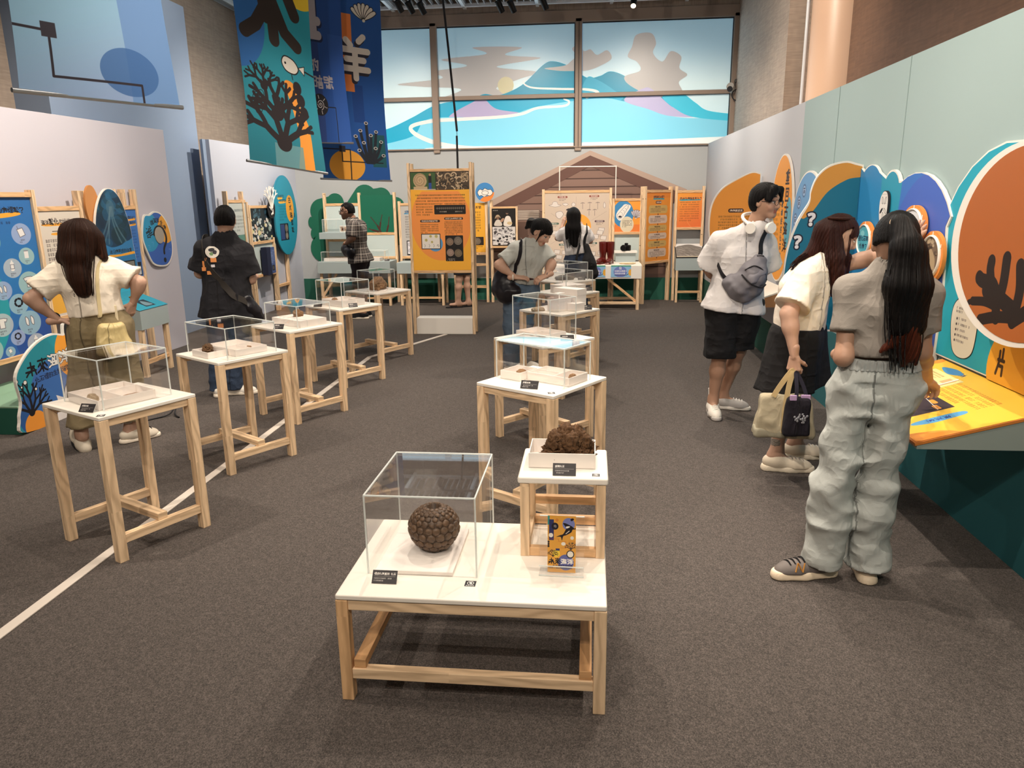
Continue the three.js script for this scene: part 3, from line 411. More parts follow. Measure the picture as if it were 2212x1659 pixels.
    disc(g, 168, 420, 72, '#5b62a0'); disc(g, 208, 344, 36, '#17121a'); disc(g, 208, 344, 28, '#e9e2d6');
    word(g, '未來', 10, 386, 50, 8, '#17121a', 1.14); word(g, '海洋', 124, 386, 50, 8, '#f2ece4', 1.2); word(g, '化石裡的生態暗號', 50, 444, 20, 3, '#2b2540'); small(g, 80, 470, 150, 1, 9, 12, '#3a2c3a', 9, 1); small(g, 10, 466, 40, 1, 9, 12, '#3a2c3a', 11, 1);
  })); lf.position.set(-0.058, H + 0.006, -2.272); lf.rotation.set(R(-4), R(-2), 0, 'YXZ'); tag(lf, 'yellow exhibition leaflet with an orca in the clear stand', 'leaflet');
}
function coralLump() {
  const q = rng(77), a = [lump(0.075, 0.045, 0.05, 9, 0.35, 3.2, true, 20)];
  for (let i = 0; i < 46; i++) { const an = q() * 6.283, r = Math.sqrt(q()), s = 0.012 + q() * 0.012; a.push(lump(s, s * 1.25, s, i * 3, 0.4, 2.4, false, 5).translate(Math.cos(an) * r * 0.07, 0.012 + (1 - r * r) * 0.04 + q() * 0.006, Math.sin(an) * r * 0.045)); }
  return a;
}
// white cable strip taped along the carpet
tag(obj('floor_strip', [bx(0.052, 0.008, 7.6, -2.235, 0.004, -3.75, 0.003, 2), beam([-2.235, 0.004, -7.53], [-1.66, 0.004, -8.9], 0.05, 0.008)], mat(0xd9cfc4, { roughness: 0.55 })), 'white cable strip running along the carpet under the tables', 'cable strip');
tag(obj('power_cable', tube([[-3.35, 0.006, -5.1], [-3.28, 0.006, -5.2], [-3.2, 0.02, -5.3], [-3.18, 0.1, -5.4], [-3.16, 0.02, -5.3], [-3.1, 0.006, -5.25]], 0.006), M.black), 'short black cable lying near the left display tables', 'cable');
// ---------------------------------------------------------------- printed boards in pine frames
function panel(parent, x0, x1, y0, y1, m, z = 0, name = 'printed_panel') {
  obj(name, face(shapeOf([[x0, y0], [x1, y0], [x1, y1], [x0, y1]]), z + 0.006), m, parent);
  obj('backing', bx(x1 - x0, y1 - y0, 0.01, (x0 + x1) / 2, (y0 + y1) / 2, z, 0.001), M.edge, parent);
}
function stand(name, label, cat, pos, turn, o, group) {
  const t = thing(name, label, cat, pos, turn, group), pw = o.pw ?? 0.04, pd = o.pd ?? 0.06;
  for (const [x, y0, y1, z = 0] of o.posts ?? []) obj('post', bx(pw, y1 - y0, pd, x, (y0 + y1) / 2, z, 0.003, 1), M.wood, t);
  for (const [x0, x1, y, z = 0, h = 0.04] of o.rails ?? []) obj('rail', bx(x1 - x0, h, pd * 0.8, (x0 + x1) / 2, y, z, 0.003), M.wood2, t);
  for (const [x0, x1, y0, y1, m, z = 0.01] of o.boards ?? []) panel(t, x0, x1, y0, y1, m, z);
  for (const [a, b] of o.braces ?? []) obj('brace', beam(a, b, 0.03, 0.035), M.wood, t);
  return t;
}
const bg = (g, w, h, c) => { g.fillStyle = c; g.fillRect(0, 0, w, h); };
// ---- the two-sided kiosk in the aisle
const ammoM = print(640, 1024, (g, w, h) => {
  bg(g, w, h, '#fbb83c'); disc(g, 320, 520, 330, '#f79a4c', 400); rect(g, 0, 0, w, 186, '#1b1512'); rect(g, 6, 6, 270, 176, '#3d5c33'); ammonite(g, 108, 88, 74, '#c8ac86', '#7a5c40'); rect(g, 36, 150, 150, 30, '#c8ac86'); rect(g, 200, 40, 34, 80, '#16161a'); rect(g, 202, 112, 30, 70, '#2a4c9a'); disc(g, 218, 30, 12, '#b58a68'); rect(g, 6, 176, 270, 8, '#cfc8c0');
  g.save(); g.beginPath(); g.rect(282, 6, 352, 176); g.clip(); bg(g, w, 186, '#4a3c2e'); const q = rng(3); for (let i = 0; i < 60; i++) { const x = 282 + q() * 352, y = q() * 186, r = 12 + q() * 26; g.strokeStyle = ['#b59c7c', '#8a7355', '#cbb596', '#2c241c'][i % 4]; g.lineWidth = 6 + q() * 8; g.beginPath(); g.arc(x, y, r, q() * 6, q() * 6 + 2.4); g.stroke(); } g.restore();
  poly(g, [[0, 186], [0, 178], [320, 190], [640, 182], [640, 200], [0, 200]], '#fbb83c');
  small(g, 50, 232, 550, 4, 15, 30, '#5a3d16', 4, 1); small(g, 54, 352, 190, 4, 15, 27, '#5a3d16', 5, 0.8);
  rect(g, 252, 340, 344, 96, '#17110f', 10); line(g, [[270, 374], [580, 374]], '#b7a48c', 3); for (let i = 0; i < 14; i++) line(g, [[284 + i * 22, 362], [284 + i * 22, 386]], '#e6dccd', 2); small(g, 310, 404, 90, 1, 12, 20, '#e6dccd', 8, 1); small(g, 480, 404, 80, 1, 12, 20, '#e6dccd', 9, 1);
  rect(g, 92, 492, 218, 26, '#3a1a12', 13); title(g, 108, 496, 9, 18, '#f3e7d8', 31); small(g, 92, 536, 214, 5, 14, 21, '#7a4a24', 11, 0.4);
  rect(g, 358, 468, 206, 26, '#3a1a12', 13); title(g, 372, 472, 9, 18, '#f3e7d8', 33); small(g, 358, 510, 206, 8, 14, 18, '#7a4a24', 12, 0.7);
  disc(g, 252, 742, 82, '#5a9ad0'); rect(g, 96, 636, 214, 164, '#1b1512', 8); rect(g, 104, 644, 198, 148, '#efe8e0'); for (const [x, y, r] of [[200, 664, 15], [262, 664, 18], [150, 704, 16], [214, 724, 13]]) { disc(g, x, y, r, '#d9cf8a'); spiral(g, x, y, r * 0.8, '#8a7a4a', 2); } for (const x of [130, 180, 230]) curve(g, [[x, 748], [x + 8, 762], [x, 780]], null, '#8a7f76', 4, true); spiral(g, 276, 762, 16, '#8a7f76', 4, 1.2);
  rect(g, 362, 656, 196, 272, '#120e0f', 8); ammonite(g, 412, 722, 40, '#a08672'); ammonite(g, 502, 712, 44, '#8f8478'); ammonite(g, 414, 836, 40, '#b59a8c'); ammonite(g, 502, 842, 42, '#8a7a62'); small(g, 376, 900, 90, 2, 10, 14, '#d8cfc6', 19, 1);
});
{
  const t = stand('info_kiosk', 'tall free-standing pine frame with orange ammonite board and white plinth', 'information board', [-1.682, 0, -8.95], 0, {
    pw: 0.034, pd: 0.034, posts: [[-0.37, 0.0, 2.04], [0.37, 0.0, 2.04], [-0.37, 0.0, 2.04, -0.19], [0.37, 0.0, 2.04, -0.19]],
    rails: [[-0.353, 0.353, 1.955, 0, 0.032], [-0.353, 0.353, 0.768, 0, 0.032], [-0.353, 0.353, 1.955, -0.19, 0.032], [-0.353, 0.353, 0.768, -0.19, 0.032]], boards: [[-0.352, 0.352, 0.786, 1.938, ammoM, 0.004]] });
  obj('back_panel', bx(0.704, 1.15, 0.01, 0, 1.362, -0.19, 0.001), mat(0xe7a23c), t);
  obj('plinth', bx(0.7, 0.2, 0.2, 0, 0.1, -0.095, 0.003), M.white, t);
  tag(obj('hanging_rod', tube([[-1.488, 2.40, -9.14], [-1.56, 3.3, -9.14], [-1.658, 4.40, -9.14]], 0.013), M.black), 'slanting black rod hanging from the ceiling above the ammonite kiosk', 'rod');
  tag(obj('kiosk_mast', [cyl(0.012, 0.012, 0.42, -1.492, 2.14, -9.14), cyl(0.003, 0.003, 0.06, -1.49, 2.375, -9.14)], M.black), 'short black upright mast rising behind the ammonite kiosk', 'rod');
}
// ---- hanging banners: cloth sheet with rods top and bottom
function banner(label, A, B, H, lean, draw, cw = 384, ch = 1024, bulge = 0.02) {
  const a = V(...A), b = V(...B), u = b.clone().sub(a), w = u.length(), n = V(-u.z, 0, u.x).normalize().multiplyScalar(-1), nx = 12, ny = 24, pos = [], uv = [], idx = [];
  if (n.dot(V(0, 1.6, 0).sub(a)) < 0) n.negate();
  for (let j = 0; j <= ny; j++) for (let i = 0; i <= nx; i++) { const s = i / nx, t = j / ny, p = a.clone().addScaledVector(u, s); p.y += t * H; p.addScaledVector(n, bulge * Math.sin(t * 5 + s * 2) * (1 - t) * 2 + lean * (1 - t) * (1 - t)); pos.push(p.x, p.y, p.z); uv.push(s, t); }
  for (let j = 0; j < ny; j++) for (let i = 0; i < nx; i++) { const k = j * (nx + 1) + i; idx.push(k, k + 1, k + nx + 2, k, k + nx + 2, k + nx + 1); }
  const g = new THREE.BufferGeometry(); g.setAttribute('position', new THREE.Float32BufferAttribute(pos, 3)); g.setAttribute('uv', new THREE.Float32BufferAttribute(uv, 2)); g.setIndex(idx); g.computeVertexNormals();
  const t = thing('hanging_banner', label, 'banner'), P = (j, i) => { const k = (j * (nx + 1) + i) * 3; return [pos[k], pos[k + 1], pos[k + 2]]; };
  const cl = obj('cloth', g, print(cw, ch, (c, W, Hh) => draw(c, W, Hh, (s, h) => [s * W, Hh * (1 - h / H)], Hh / H), { side: THREE.DoubleSide, roughness: 0.8 }), t); cl.userData.label = 'printed cloth';
  const ext = (p, q, k) => p.map((v, i) => v + (q[i] - v) * k);
  const [bl, br, tl, tr] = [P(0, 0), P(0, nx), P(ny, 0), P(ny, nx)];
  obj('bottom_rod', beamTube(ext(bl, br, -0.04), ext(bl, br, 1.02), 0.011), M.steel, t); obj('top_rod', beamTube(ext(tl, tr, -0.02), ext(tl, tr, 1.02), 0.011), M.steel, t);
  for (const e of [tl, tr]) obj('hanging_wire', beamTube(e, [e[0], 4.42, e[2]], 0.002), M.blackMetal, t);
  return t;
}
function beamTube(a, b, r) { return new THREE.TubeGeometry(new THREE.LineCurve3(V(...a), V(...b)), 1, r, 10, false); }
banner('pale blue hanging banner with a black square and line and dark blue oval', [-2.433, 2.1, -3.211], [-2.115, 2.1, -3.912], 1.5, 0, (g, w, h, P, m) => {
  const s = g.createLinearGradient(0, 0, w * 0.7, h); s.addColorStop(0, '#7fb6c6'); s.addColorStop(0.75, '#8db6d4'); s.addColorStop(1, '#93a9d2'); g.fillStyle = s; g.fillRect(0, 0, w, h);
  g.fillStyle = '#6f95c8'; g.fillRect(w * 0.66, 0, w * 0.34, h); const c = P(0.67, 0.135); g.globalAlpha = 0.8; disc(g, ...c, w * 0.2, '#3a64a0', m * 0.11); g.globalAlpha = 1;
  line(g, [P(0, 0.265), P(0.19, 0.262), P(0.19, 0.075), P(0.737, 0.082), P(0.737, 0.0)], '#2c2630', m * 0.011); const q = P(0.149, 0.297); rect(g, q[0], q[1], w * 0.085, m * 0.062, '#33303a');
}, 512, 1024);
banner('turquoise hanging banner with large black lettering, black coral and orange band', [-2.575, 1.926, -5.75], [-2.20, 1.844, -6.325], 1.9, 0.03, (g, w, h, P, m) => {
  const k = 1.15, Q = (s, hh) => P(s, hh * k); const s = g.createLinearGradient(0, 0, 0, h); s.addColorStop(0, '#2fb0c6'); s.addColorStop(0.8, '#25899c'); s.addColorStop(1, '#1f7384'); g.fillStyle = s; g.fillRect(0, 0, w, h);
  disc(g, ...Q(-0.05, 0.92), w * 0.42, '#2f6fb8', m * 0.38); disc(g, ...Q(0.88, 1.25), w * 0.28, '#f6d23c', m * 0.2);
  curve(g, [Q(0.55, 0.57), Q(0.7, 0.56), Q(0.75, 0.4), Q(0.83, 0.3), Q(0.84, 0.1), Q(0.82, -0.03), Q(0.62, -0.03), Q(0.67, 0.2), Q(0.62, 0.4)], '#f09a3a'); g.globalAlpha = 0.85; const r = Q(0.32, 0.15); rect(g, r[0], r[1], w * 0.38, m * 0.2, '#6f9aa0'); g.globalAlpha = 1;
  const z = Q(0.1, 1.42); glyph(g, '來', z[0], z[1], m * 0.72, m * 0.1, '#352c28', 0.72);
  coral(g, ...Q(0.45, 0.15), m * 0.42, '#241b1f', 12, 4, 0.12); coral(g, ...Q(0.4, 0.34), m * 0.3, '#241b1f', 4, 3, 0.14); coral(g, ...Q(0.26, 0.5), m * 0.2, '#241b1f', 19, 3, 0.12); g.strokeStyle = '#241b1f'; g.lineWidth = 3; for (const [a, b] of [[0.14, 0.42], [0.2, 0.44], [0.16, 0.35]]) { g.beginPath(); g.ellipse(...Q(a, b), w * 0.04, m * 0.04, 0.4, 0, 7); g.stroke(); }
  line(g, [Q(0.66, 0.69), Q(0.68, 0.6)], '#1c171a', 4); line(g, [Q(0.7, 0.7), Q(1, 0.66)], '#1c171a', 7); for (const [a, b] of [[0.73, 0.55], [0.76, 0.47], [0.79, 0.39]]) disc(g, ...Q(a, b), w * 0.06, '#241b1f', m * 0.05);
  curve(g, [Q(0.55, 0.7), Q(0.6, 0.745), Q(0.72, 0.73), Q(0.78, 0.68), Q(0.72, 0.64), Q(0.6, 0.65)], '#efe8de', '#1c171a', 5); poly(g, [Q(0.78, 0.69), Q(0.87, 0.71), Q(0.86, 0.65)], '#efe8de', '#1c171a', 3); disc(g, ...Q(0.6, 0.7), 5, '#1c171a');
});
banner('navy blue hanging banner with grey lettering and a black ammonite emblem', [-2.82, 2.19, -7.44], [-2.46, 2.21, -8.04], 1.9, 0, (g, w, h, P, m) => {
  const k = 1.2, Q = (s, hh) => P(s, hh * k); bg(g, w, h, '#1f4f9c'); g.fillStyle = '#23407f'; g.fillRect(w * 0.3, 0, w * 0.22, h); g.fillStyle = '#2a58a8'; g.fillRect(w * 0.72, h * 0.45, w * 0.28, h);
  const c = '#b9b3bb', z = Q(-0.02, 1.28); glyph(g, '海', z[0] - w * 0.12, z[1] + m * 0.02, m * 0.62, m * 0.085, '#14264f', 0.86); glyph(g, '海', z[0] - w * 0.14, z[1], m * 0.62, m * 0.085, c, 0.86);
  const a = Q(0.12, 0.66); glyph(g, '裡', a[0], a[1], m * 0.12, m * 0.018, c); glyph(g, '的', a[0] + m * 0.15, a[1] - 4, m * 0.12, m * 0.018, c); glyph(g, '石', a[0] - m * 0.15, a[1], m * 0.12, m * 0.018, c);
  const b = Q(0.16, 0.52); [...'生態暗號'].forEach((ch, i) => glyph(g, ch, b[0] - m * 0.14 + i * m * 0.145, b[1] - i * 3, m * 0.12, m * 0.017, c));
  disc(g, ...Q(0.45, 0.3), m * 0.105, '#1c1a20'); spiral(g, ...Q(0.45, 0.3), m * 0.05, '#d8d2d4', 4); for (let i = 0; i < 6; i++) { const p = Q(0.45, 0.3), an = i * 1.05 + 0.3; line(g, [[p[0] + Math.cos(an) * m * 0.06, p[1] + Math.sin(an) * m * 0.06], [p[0] + Math.cos(an) * m * 0.09, p[1] + Math.sin(an) * m * 0.09]], '#d8d2d4', 4); }
  line(g, [Q(0.1, 0.31), Q(0.4, 0.31)], '#16161c', 6); line(g, [Q(0.55, 0.285), Q(0.74, 0.285), Q(0.74, 0)], '#16161c', 5);
});
banner('blue hanging banner with white lettering, shell emblem and tube sponges', [-2.87, 1.86, -8.316], [-2.28, 1.84, -8.91], 2.05, 0, (g, w, h, P, m) => {
  const k = 1.08, Q = (s, hh) => P(s, hh * k); bg(g, w, h, '#245aa8'); g.fillStyle = '#2b66b4'; g.fillRect(0, 0, w * 0.4, h); const r = Q(0.5, 0.95); rect(g, r[0], r[1], w * 0.17, m * 0.4, '#1e4a92');
  const g1 = Q(0.74, 0.47); rect(g, g1[0], g1[1], w * 0.22, m * 0.36, '#1f5a62'); const o = Q(0.36, 1.62); rect(g, o[0], o[1], w * 0.19, m * 0.8, '#ee8a4a');
  const z = Q(0.34, 1.42); glyph(g, '洋', z[0] - m * 0.12, z[1] + m * 0.03, m * 0.46, m * 0.07, '#32303c', 1); glyph(g, '洋', z[0] - m * 0.1, z[1], m * 0.46, m * 0.066, '#ece4da', 1);
  scallop(g, ...Q(0.74, 1.58), m * 0.17, '#e9e2d6', '#1c171a');
  disc(g, ...Q(0.35, 0.14), w * 0.26, '#f0a93f', m * 0.17); line(g, [Q(0.02, 0.3), Q(0.28, 0.3), Q(0.28, 0.18), Q(0.9, 0.18)], '#191721', 6); line(g, [Q(0.28, 0.3), Q(0.4, 0.3), Q(0.4, 0)], '#191721', 6); const n = Q(0.24, 0.335); rect(g, n[0], n[1], w * 0.09, m * 0.065, '#2a2b36');
  for (const [x, y] of [[0.5, 0.44], [0.58, 0.5], [0.68, 0.58], [0.62, 0.38], [0.74, 0.46], [0.83, 0.5], [0.9, 0.4], [0.8, 0.33], [0.92, 0.26], [0.54, 0.3]]) { curve(g, [Q(0.7 + (x - 0.7) * 0.25, 0.18), Q(0.7 + (x - 0.7) * 0.7, 0.18 + (y - 0.18) * 0.5), Q(x, y)], null, '#222833', m * 0.034, true); disc(g, ...Q(x, y), m * 0.024, '#cfc8c2', m * 0.018); disc(g, ...Q(x, y), m * 0.014, '#222833', m * 0.01); }
});
// ---- painted house gable and trees: flat cut boards fixed to the back wall
{
  const t = thing('house_mural', 'brown gabled house cut from board on the back wall behind tool panel', 'wall mural', [0, 0, -12.142]);
  const out = [[-1.431, 1.608], [0.113, 2.329], [1.619, 1.723], [1.619, 1.63], [0.114, 2.255], [-1.44, 1.5]];
  obj('wall_board', slab(shapeOf([[-1.44, 0.36], [1.42, 0.36], [1.42, 1.73], [0.114, 2.27], [-1.44, 1.52]]), 0.004), mat(0x735a50), t);
  for (let i = 0; i < 13; i++) { const y = 0.47 + i * 0.125, k = clamp((2.2 - y) * 2, 0.02, 9), x0 = Math.max(-1.43, 0.114 - k), x1 = Math.min(1.41, 0.114 + k); obj('siding_plank', bx(x1 - x0, 0.108, 0.005, (x0 + x1) / 2, y, 0.006, 0.001), mat([0x86695d, 0x82665b, 0x896d62][i % 3]), t); obj('plank_line', bx(x1 - x0, 0.017, 0.004, (x0 + x1) / 2, y + 0.0625, 0.005, 0), mat(0x4a332c), t); }  // dark lines between planks are drawn, part of the mural
  obj('gable_band', slab(shapeOf([[-1.43, 1.5], [0.114, 2.26], [1.60, 1.64], [1.42, 1.53], [0.114, 2.10], [-1.3, 1.38]]), 0.004).translate(0, 0, 0.008), mat(0x67483f), t);  // darker brown band below the roof trim
  obj('roof_trim', slab(shapeOf(out), 0.006).translate(0, 0, 0.01), mat(0xb39c8e), t);
  const s = obj('shutter', Array.from({ length: 5 }, (_, i) => bx(0.62, 0.018, 0.004, -1.0, 1.3 + i * 0.03, 0.012, 0.001)), mat(0xc4b5a8), t); s.userData.label = 'pale slatted shutter'; obj('shutter_back', bx(0.66, 0.17, 0.003, -1.0, 1.36, 0.0095, 0), mat(0x7c6a60), t);
  obj('door', [bx(0.36, 0.75, 0.005, -1.05, 0.88, 0.012, 0.001), bx(0.2, 0.75, 0.005, -0.74, 0.88, 0.012, 0.001)], mat(0x5f463c), t);
}
const treeM = mat(0x12674f, { roughness: 0.7 });
function cutTree(label, pts) { const t = thing('tree_cutout', label, 'wall mural', [0, 0, -12.145]); obj('crown', slab(shapeOf(smoothPts(pts, 6)), 0.008), treeM, t); return t; }
const bumps = (list) => { const p = []; for (const [cx, cy, r, a0, a1] of list) for (let i = 0; i <= 8; i++) { const a = R(a0 + (a1 - a0) * i / 8); p.push([cx + r * Math.cos(a), cy + r * Math.sin(a)]); } return p; };
{
  const t = thing('tree_cutout', 'dark green tree cutout rising behind the left shelf', 'wall mural', [0, 0, -12.145]); obj('crown', slab(shapeOf([[-3.75, 0.9], ...bumps([[-3.72, 1.5, 0.14, 250, 130], [-3.52, 1.68, 0.19, 150, 40], [-3.25, 1.66, 0.16, 110, 10], [-3.02, 1.52, 0.15, 120, -20]]), [-2.86, 0.9]]), 0.008), treeM, t);
  const t2 = thing('tree_cutout', 'dark green rounded tree cutout at the left end of the back wall', 'wall mural', [0, 0, -12.145]); obj('crown', slab(shapeOf([[-3.9, 0.7], ...bumps([[-4.25, 0.86, 0.24, 260, 120], [-4.34, 1.1, 0.13, 230, 130], [-4.38, 1.28, 0.12, 240, 130], [-4.25, 1.46, 0.2, 210, 110], [-4.02, 1.6, 0.14, 140, 20]]), [-3.85, 1.5]]), 0.008), treeM, t2);
}
// ---- left shelf stand on the back wall
const greyBd = mat(0xc5d2d0), twigM = print(512, 512, (g, w, h) => { bg(g, w, h, '#12674f'); for (const p of [[[300, 512], [250, 420], [150, 300]], [[280, 470], [300, 380], [330, 270]], [[260, 500], [170, 480], [110, 460]], [[390, 512], [420, 420], [440, 300]]]) for (let i = 1; i < 3; i++) line(g, [p[i - 1], p[i]], '#4c2a22', i === 1 ? 26 : 12); });
{
  const t = stand('shelf_stand', 'pine shelf stand with grey shelves on the back wall beside the tree', 'shelf', [0, 0, -11.88], 0, {
    posts: [[-4.11, 0, 1.74], [-3.54, 0.7, 1.74], [-2.97, 0, 1.74]], rails: [[-4.09, -3.56, 1.56], [-3.52, -2.99, 1.1], [-4.09, -3.56, 1.0], [-4.09, -2.99, 0.72]], boards: [[-4.09, -3.56, 1.02, 1.54, greyBd], [-3.52, -2.99, 1.12, 1.7, twigM], [-3.52, -2.99, 0.72, 1.08, greyBd], [-4.09, -3.56, 0.72, 0.98, greyBd]], braces: [[[-4.08, 0.16, 0.42], [-3.85, 0.5, 0.42]]] });
  obj('upper_shelf', bx(0.56, 0.1, 0.42, -3.8, 1.09, 0.24, 0.003), M.grey, t); obj('lower_shelf', bx(1.16, 0.18, 0.46, -3.55, 0.603, 0.26, 0.003), M.grey, t);
  for (const x of [-4.09, -3.0]) { obj('leg', bx(0.04, 0.51, 0.04, x, 0.256, 0.44, 0.002, 1), M.wood, t); obj('low_rail', bx(0.03, 0.03, 0.4, x, 0.12, 0.22, 0.002, 2), M.wood, t); }
  obj('low_rail', bx(1.05, 0.03, 0.03, -3.545, 0.12, 0.44, 0.002), M.wood2, t);
  makeCase('acrylic_case', 'clear case on the grey upper shelf by the plaid shirt man', 0.34, 0.2, 0.26, [-3.86, 1.14, -11.6], 0);
  const ph = thing('framed_photo', 'small white framed photo of a brown specimen on the upper shelf', 'picture', [-3.72, 1.141, -11.56], 0); obj('frame', bx(0.13, 0.1, 0.012, 0, 0.05, 0, 0.001), M.white, ph); obj('photo', face(shapeOf([[-0.05, 0.015], [0.05, 0.015], [0.05, 0.085], [-0.05, 0.085]]), 0.007), print(64, 48, (g, w, h) => { bg(g, w, h, '#b59c86'); disc(g, 32, 28, 20, '#5a3624', 14); }), ph);
  makeCase('acrylic_case', 'long low clear case on the left of the lower grey shelf', 0.46, 0.15, 0.3, [-3.84, 0.693, -11.58], 0);
  makeTray('specimen_box', 'white box in the low case on the lower grey shelf', 0.4, 0.05, 0.2, [[0, 0, 0.19, 0]], [-3.85, 0.693, -11.58], 0);
  makeCase('acrylic_case', 'clear case on the right of the lower grey shelf', 0.3, 0.16, 0.26, [-3.22, 0.693, -11.58], 0);
  makeTray('specimen_box', 'white box in the right case on the lower grey shelf', 0.18, 0.05, 0.2, [], [-3.24, 0.693, -11.58], 0);
  makeCard('dark caption card at the right end of the lower grey shelf', [-3.04, 0.693, -11.5], 0, cardM, 0.085, 0.04);
}
// ---- grey text stand, yellow stand and round shell sign beside the kiosk
const greyTextM = print(512, 640, (g, w, h) => { bg(g, w, h, '#bdb9b4'); title(g, 60, 60, 9, 36, '#1c4f7a', 41); rect(g, 50, 96, 300, 10, '#2f8fc0'); small(g, 60, 130, 390, 9, 20, 32, '#5a5550', 42); rect(g, 70, 440, 370, 190, '#1f1c20', 8); rect(g, 82, 452, 346, 160, '#e3dfe2'); blotches(g, 500, 640, [], 0, 1); for (let i = 0; i < 8; i++) ammonite(g, 110 + (i % 4) * 90, 490 + Math.floor(i / 4) * 80, 26, '#cfcad0', '#8a8590'); });
{
  const t = stand('text_stand', 'grey text board in pine frame half hidden behind the kiosk', 'information board', [0, 0, -11.9], 0, { posts: [[-2.9, 0, 1.6], [-2.3, 0, 1.6]], rails: [[-2.88, -2.32, 1.55], [-2.88, -2.32, 0.72]], boards: [[-2.88, -2.32, 0.74, 1.53, greyTextM]] });
  obj('table_box', bx(0.76, 0.17, 0.42, -2.5, 0.585, 0.24, 0.003), M.grey, t);
  for (const x of [-2.82, -2.16]) for (const z of [0.1, 0.42]) obj('leg', bx(0.04, 0.5, 0.04, x, 0.25, z, 0.002, 1), M.wood, t);
  obj('low_rail', bx(0.62, 0.03, 0.03, -2.49, 0.12, 0.42, 0.002), M.wood2, t);
}
const yellowTextM = print(384, 640, (g, w, h) => { bg(g, w, h, '#efae36'); title(g, 40, 40, 8, 34, '#4a2c14', 51); small(g, 40, 110, 310, 9, 22, 34, '#7a5420', 52); rect(g, 200, 440, 160, 110, '#2a201a', 6); blotches(g, 0, 0, [], 0, 1); ammonite(g, 280, 495, 44, '#8a7a68'); small(g, 210, 560, 140, 2, 14, 22, '#7a5420', 53); });
const shellSignM = print(256, 256, (g, w, h) => { bg(g, w, h, '#3f86c4'); curve(g, [[60, 256], [110, 190], [170, 180], [256, 130], [256, 256]], '#ee8a3c'); curve(g, [[28, 130], [60, 90], [100, 100], [128, 76], [170, 96], [212, 96], [236, 140], [200, 176], [160, 170], [120, 190], [80, 170], [50, 176]], '#efe8e0', '#2a2426', 6); g.strokeStyle = '#2a2426'; g.lineWidth = 5; g.beginPath(); g.ellipse(132, 136, 46, 28, 0, 0, 7); g.stroke(); });
{
  stand('yellow_stand', 'yellow text board in ladder-like pine frame right of the kiosk', 'information board', [0, 0, -11.85], 0, { posts: [[-2.02, 0, 1.6], [-1.5, 0, 1.6], [-1.42, 0, 1.6]], rails: [[-2.0, -1.52, 0.775], [-2.0, -1.52, 0.6], [-2.0, -1.52, 0.25]], boards: [[-2.0, -1.52, 0.8, 1.56, yellowTextM]] });
  const s = thing('round_sign', 'round blue and orange sign with a white oyster above the photo panel', 'sign', [-1.51, 1.72, -11.79], 0); obj('disc', new THREE.CylinderGeometry(0.148, 0.148, 0.016, 48).rotateX(Math.PI / 2), M.edge, s); obj('printed_face', face(shapeOf(ell(0, 0, 0.145, 0.145)), 0.009), shellSignM, s);
}
const oldPhotoM = print(384, 576, (g, w, h) => { bg(g, w, h, '#120c0c'); small(g, 20, 16, 90, 1, 12, 14, '#d8d0c8', 61, 1); curve(g, [[40, 250], [60, 190], [100, 170], [140, 190], [160, 250]], '#d8cfc4'); disc(g, 96, 150, 22, '#7a5a48'); curve(g, [[50, 150], [70, 100], [110, 96], [140, 140], [110, 150], [90, 130]], '#b59c80'); curve(g, [[190, 240], [210, 150], [250, 110], [300, 140], [310, 250]], '#e6ddd2'); disc(g, 246, 70, 20, '#8a6a58'); curve(g, [[130, 190], [170, 150], [200, 160], [170, 200]], '#b08a70'); disc(g, 280, 220, 40, '#cfb68c', 24); rect(g, 10, 280, 364, 286, '#d8d4d2'); blotches(g, 364, 240, ['#4a4648', '#7a7678', '#a8a4a6', '#2a2628', '#e6e2e0'], 50, 63, 0.03, 0.09); g.clearRect(0, 0, 0, 0); g.save(); g.translate(10, 300); blotches(g, 364, 260, ['#3a3638', '#8a8688', '#b8b4b6', '#2a2628', '#e6e2e0'], 70, 65, 0.03, 0.1); g.restore(); bgTop(g); });
function bgTop(g) { g.fillStyle = '#120c0c'; g.fillRect(0, 0, 384, 12); g.fillRect(0, 270, 384, 12); g.fillRect(0, 564, 384, 12); g.fillRect(0, 0, 8, 576); g.fillRect(376, 0, 8, 576); rect(g, 8, 12, 368, 258, '#120c0c'); curve(g, [[40, 262], [60, 190], [100, 170], [140, 190], [160, 262]], '#d8cfc4'); disc(g, 96, 150, 22, '#7a5a48'); curve(g, [[48, 158], [70, 104], [112, 98], [142, 146], [112, 128], [80, 132]], '#b59c80'); curve(g, [[190, 262], [210, 150], [250, 112], [300, 140], [314, 262]], '#e6ddd2'); disc(g, 246, 72, 20, '#8a6a58'); disc(g, 248, 60, 21, '#241a18', 14); curve(g, [[130, 196], [170, 150], [200, 158], [170, 206]], '#b08a70'); disc(g, 286, 226, 42, '#cfb68c', 24); small(g, 20, 24, 90, 1, 12, 14, '#d8d0c8', 61, 1); }
stand('photo_stand', 'black panel with two old photographs in a pine frame', 'photo panel', [0, 0, -11.82], 0, { pw: 0.03, posts: [[-1.425, 0.86, 1.5], [-1.02, 0, 1.5]], rails: [[-1.41, -1.035, 1.485, 0, 0.03], [-1.41, -1.035, 0.88, 0, 0.03]], boards: [[-1.41, -1.035, 0.9, 1.47, oldPhotoM]] });
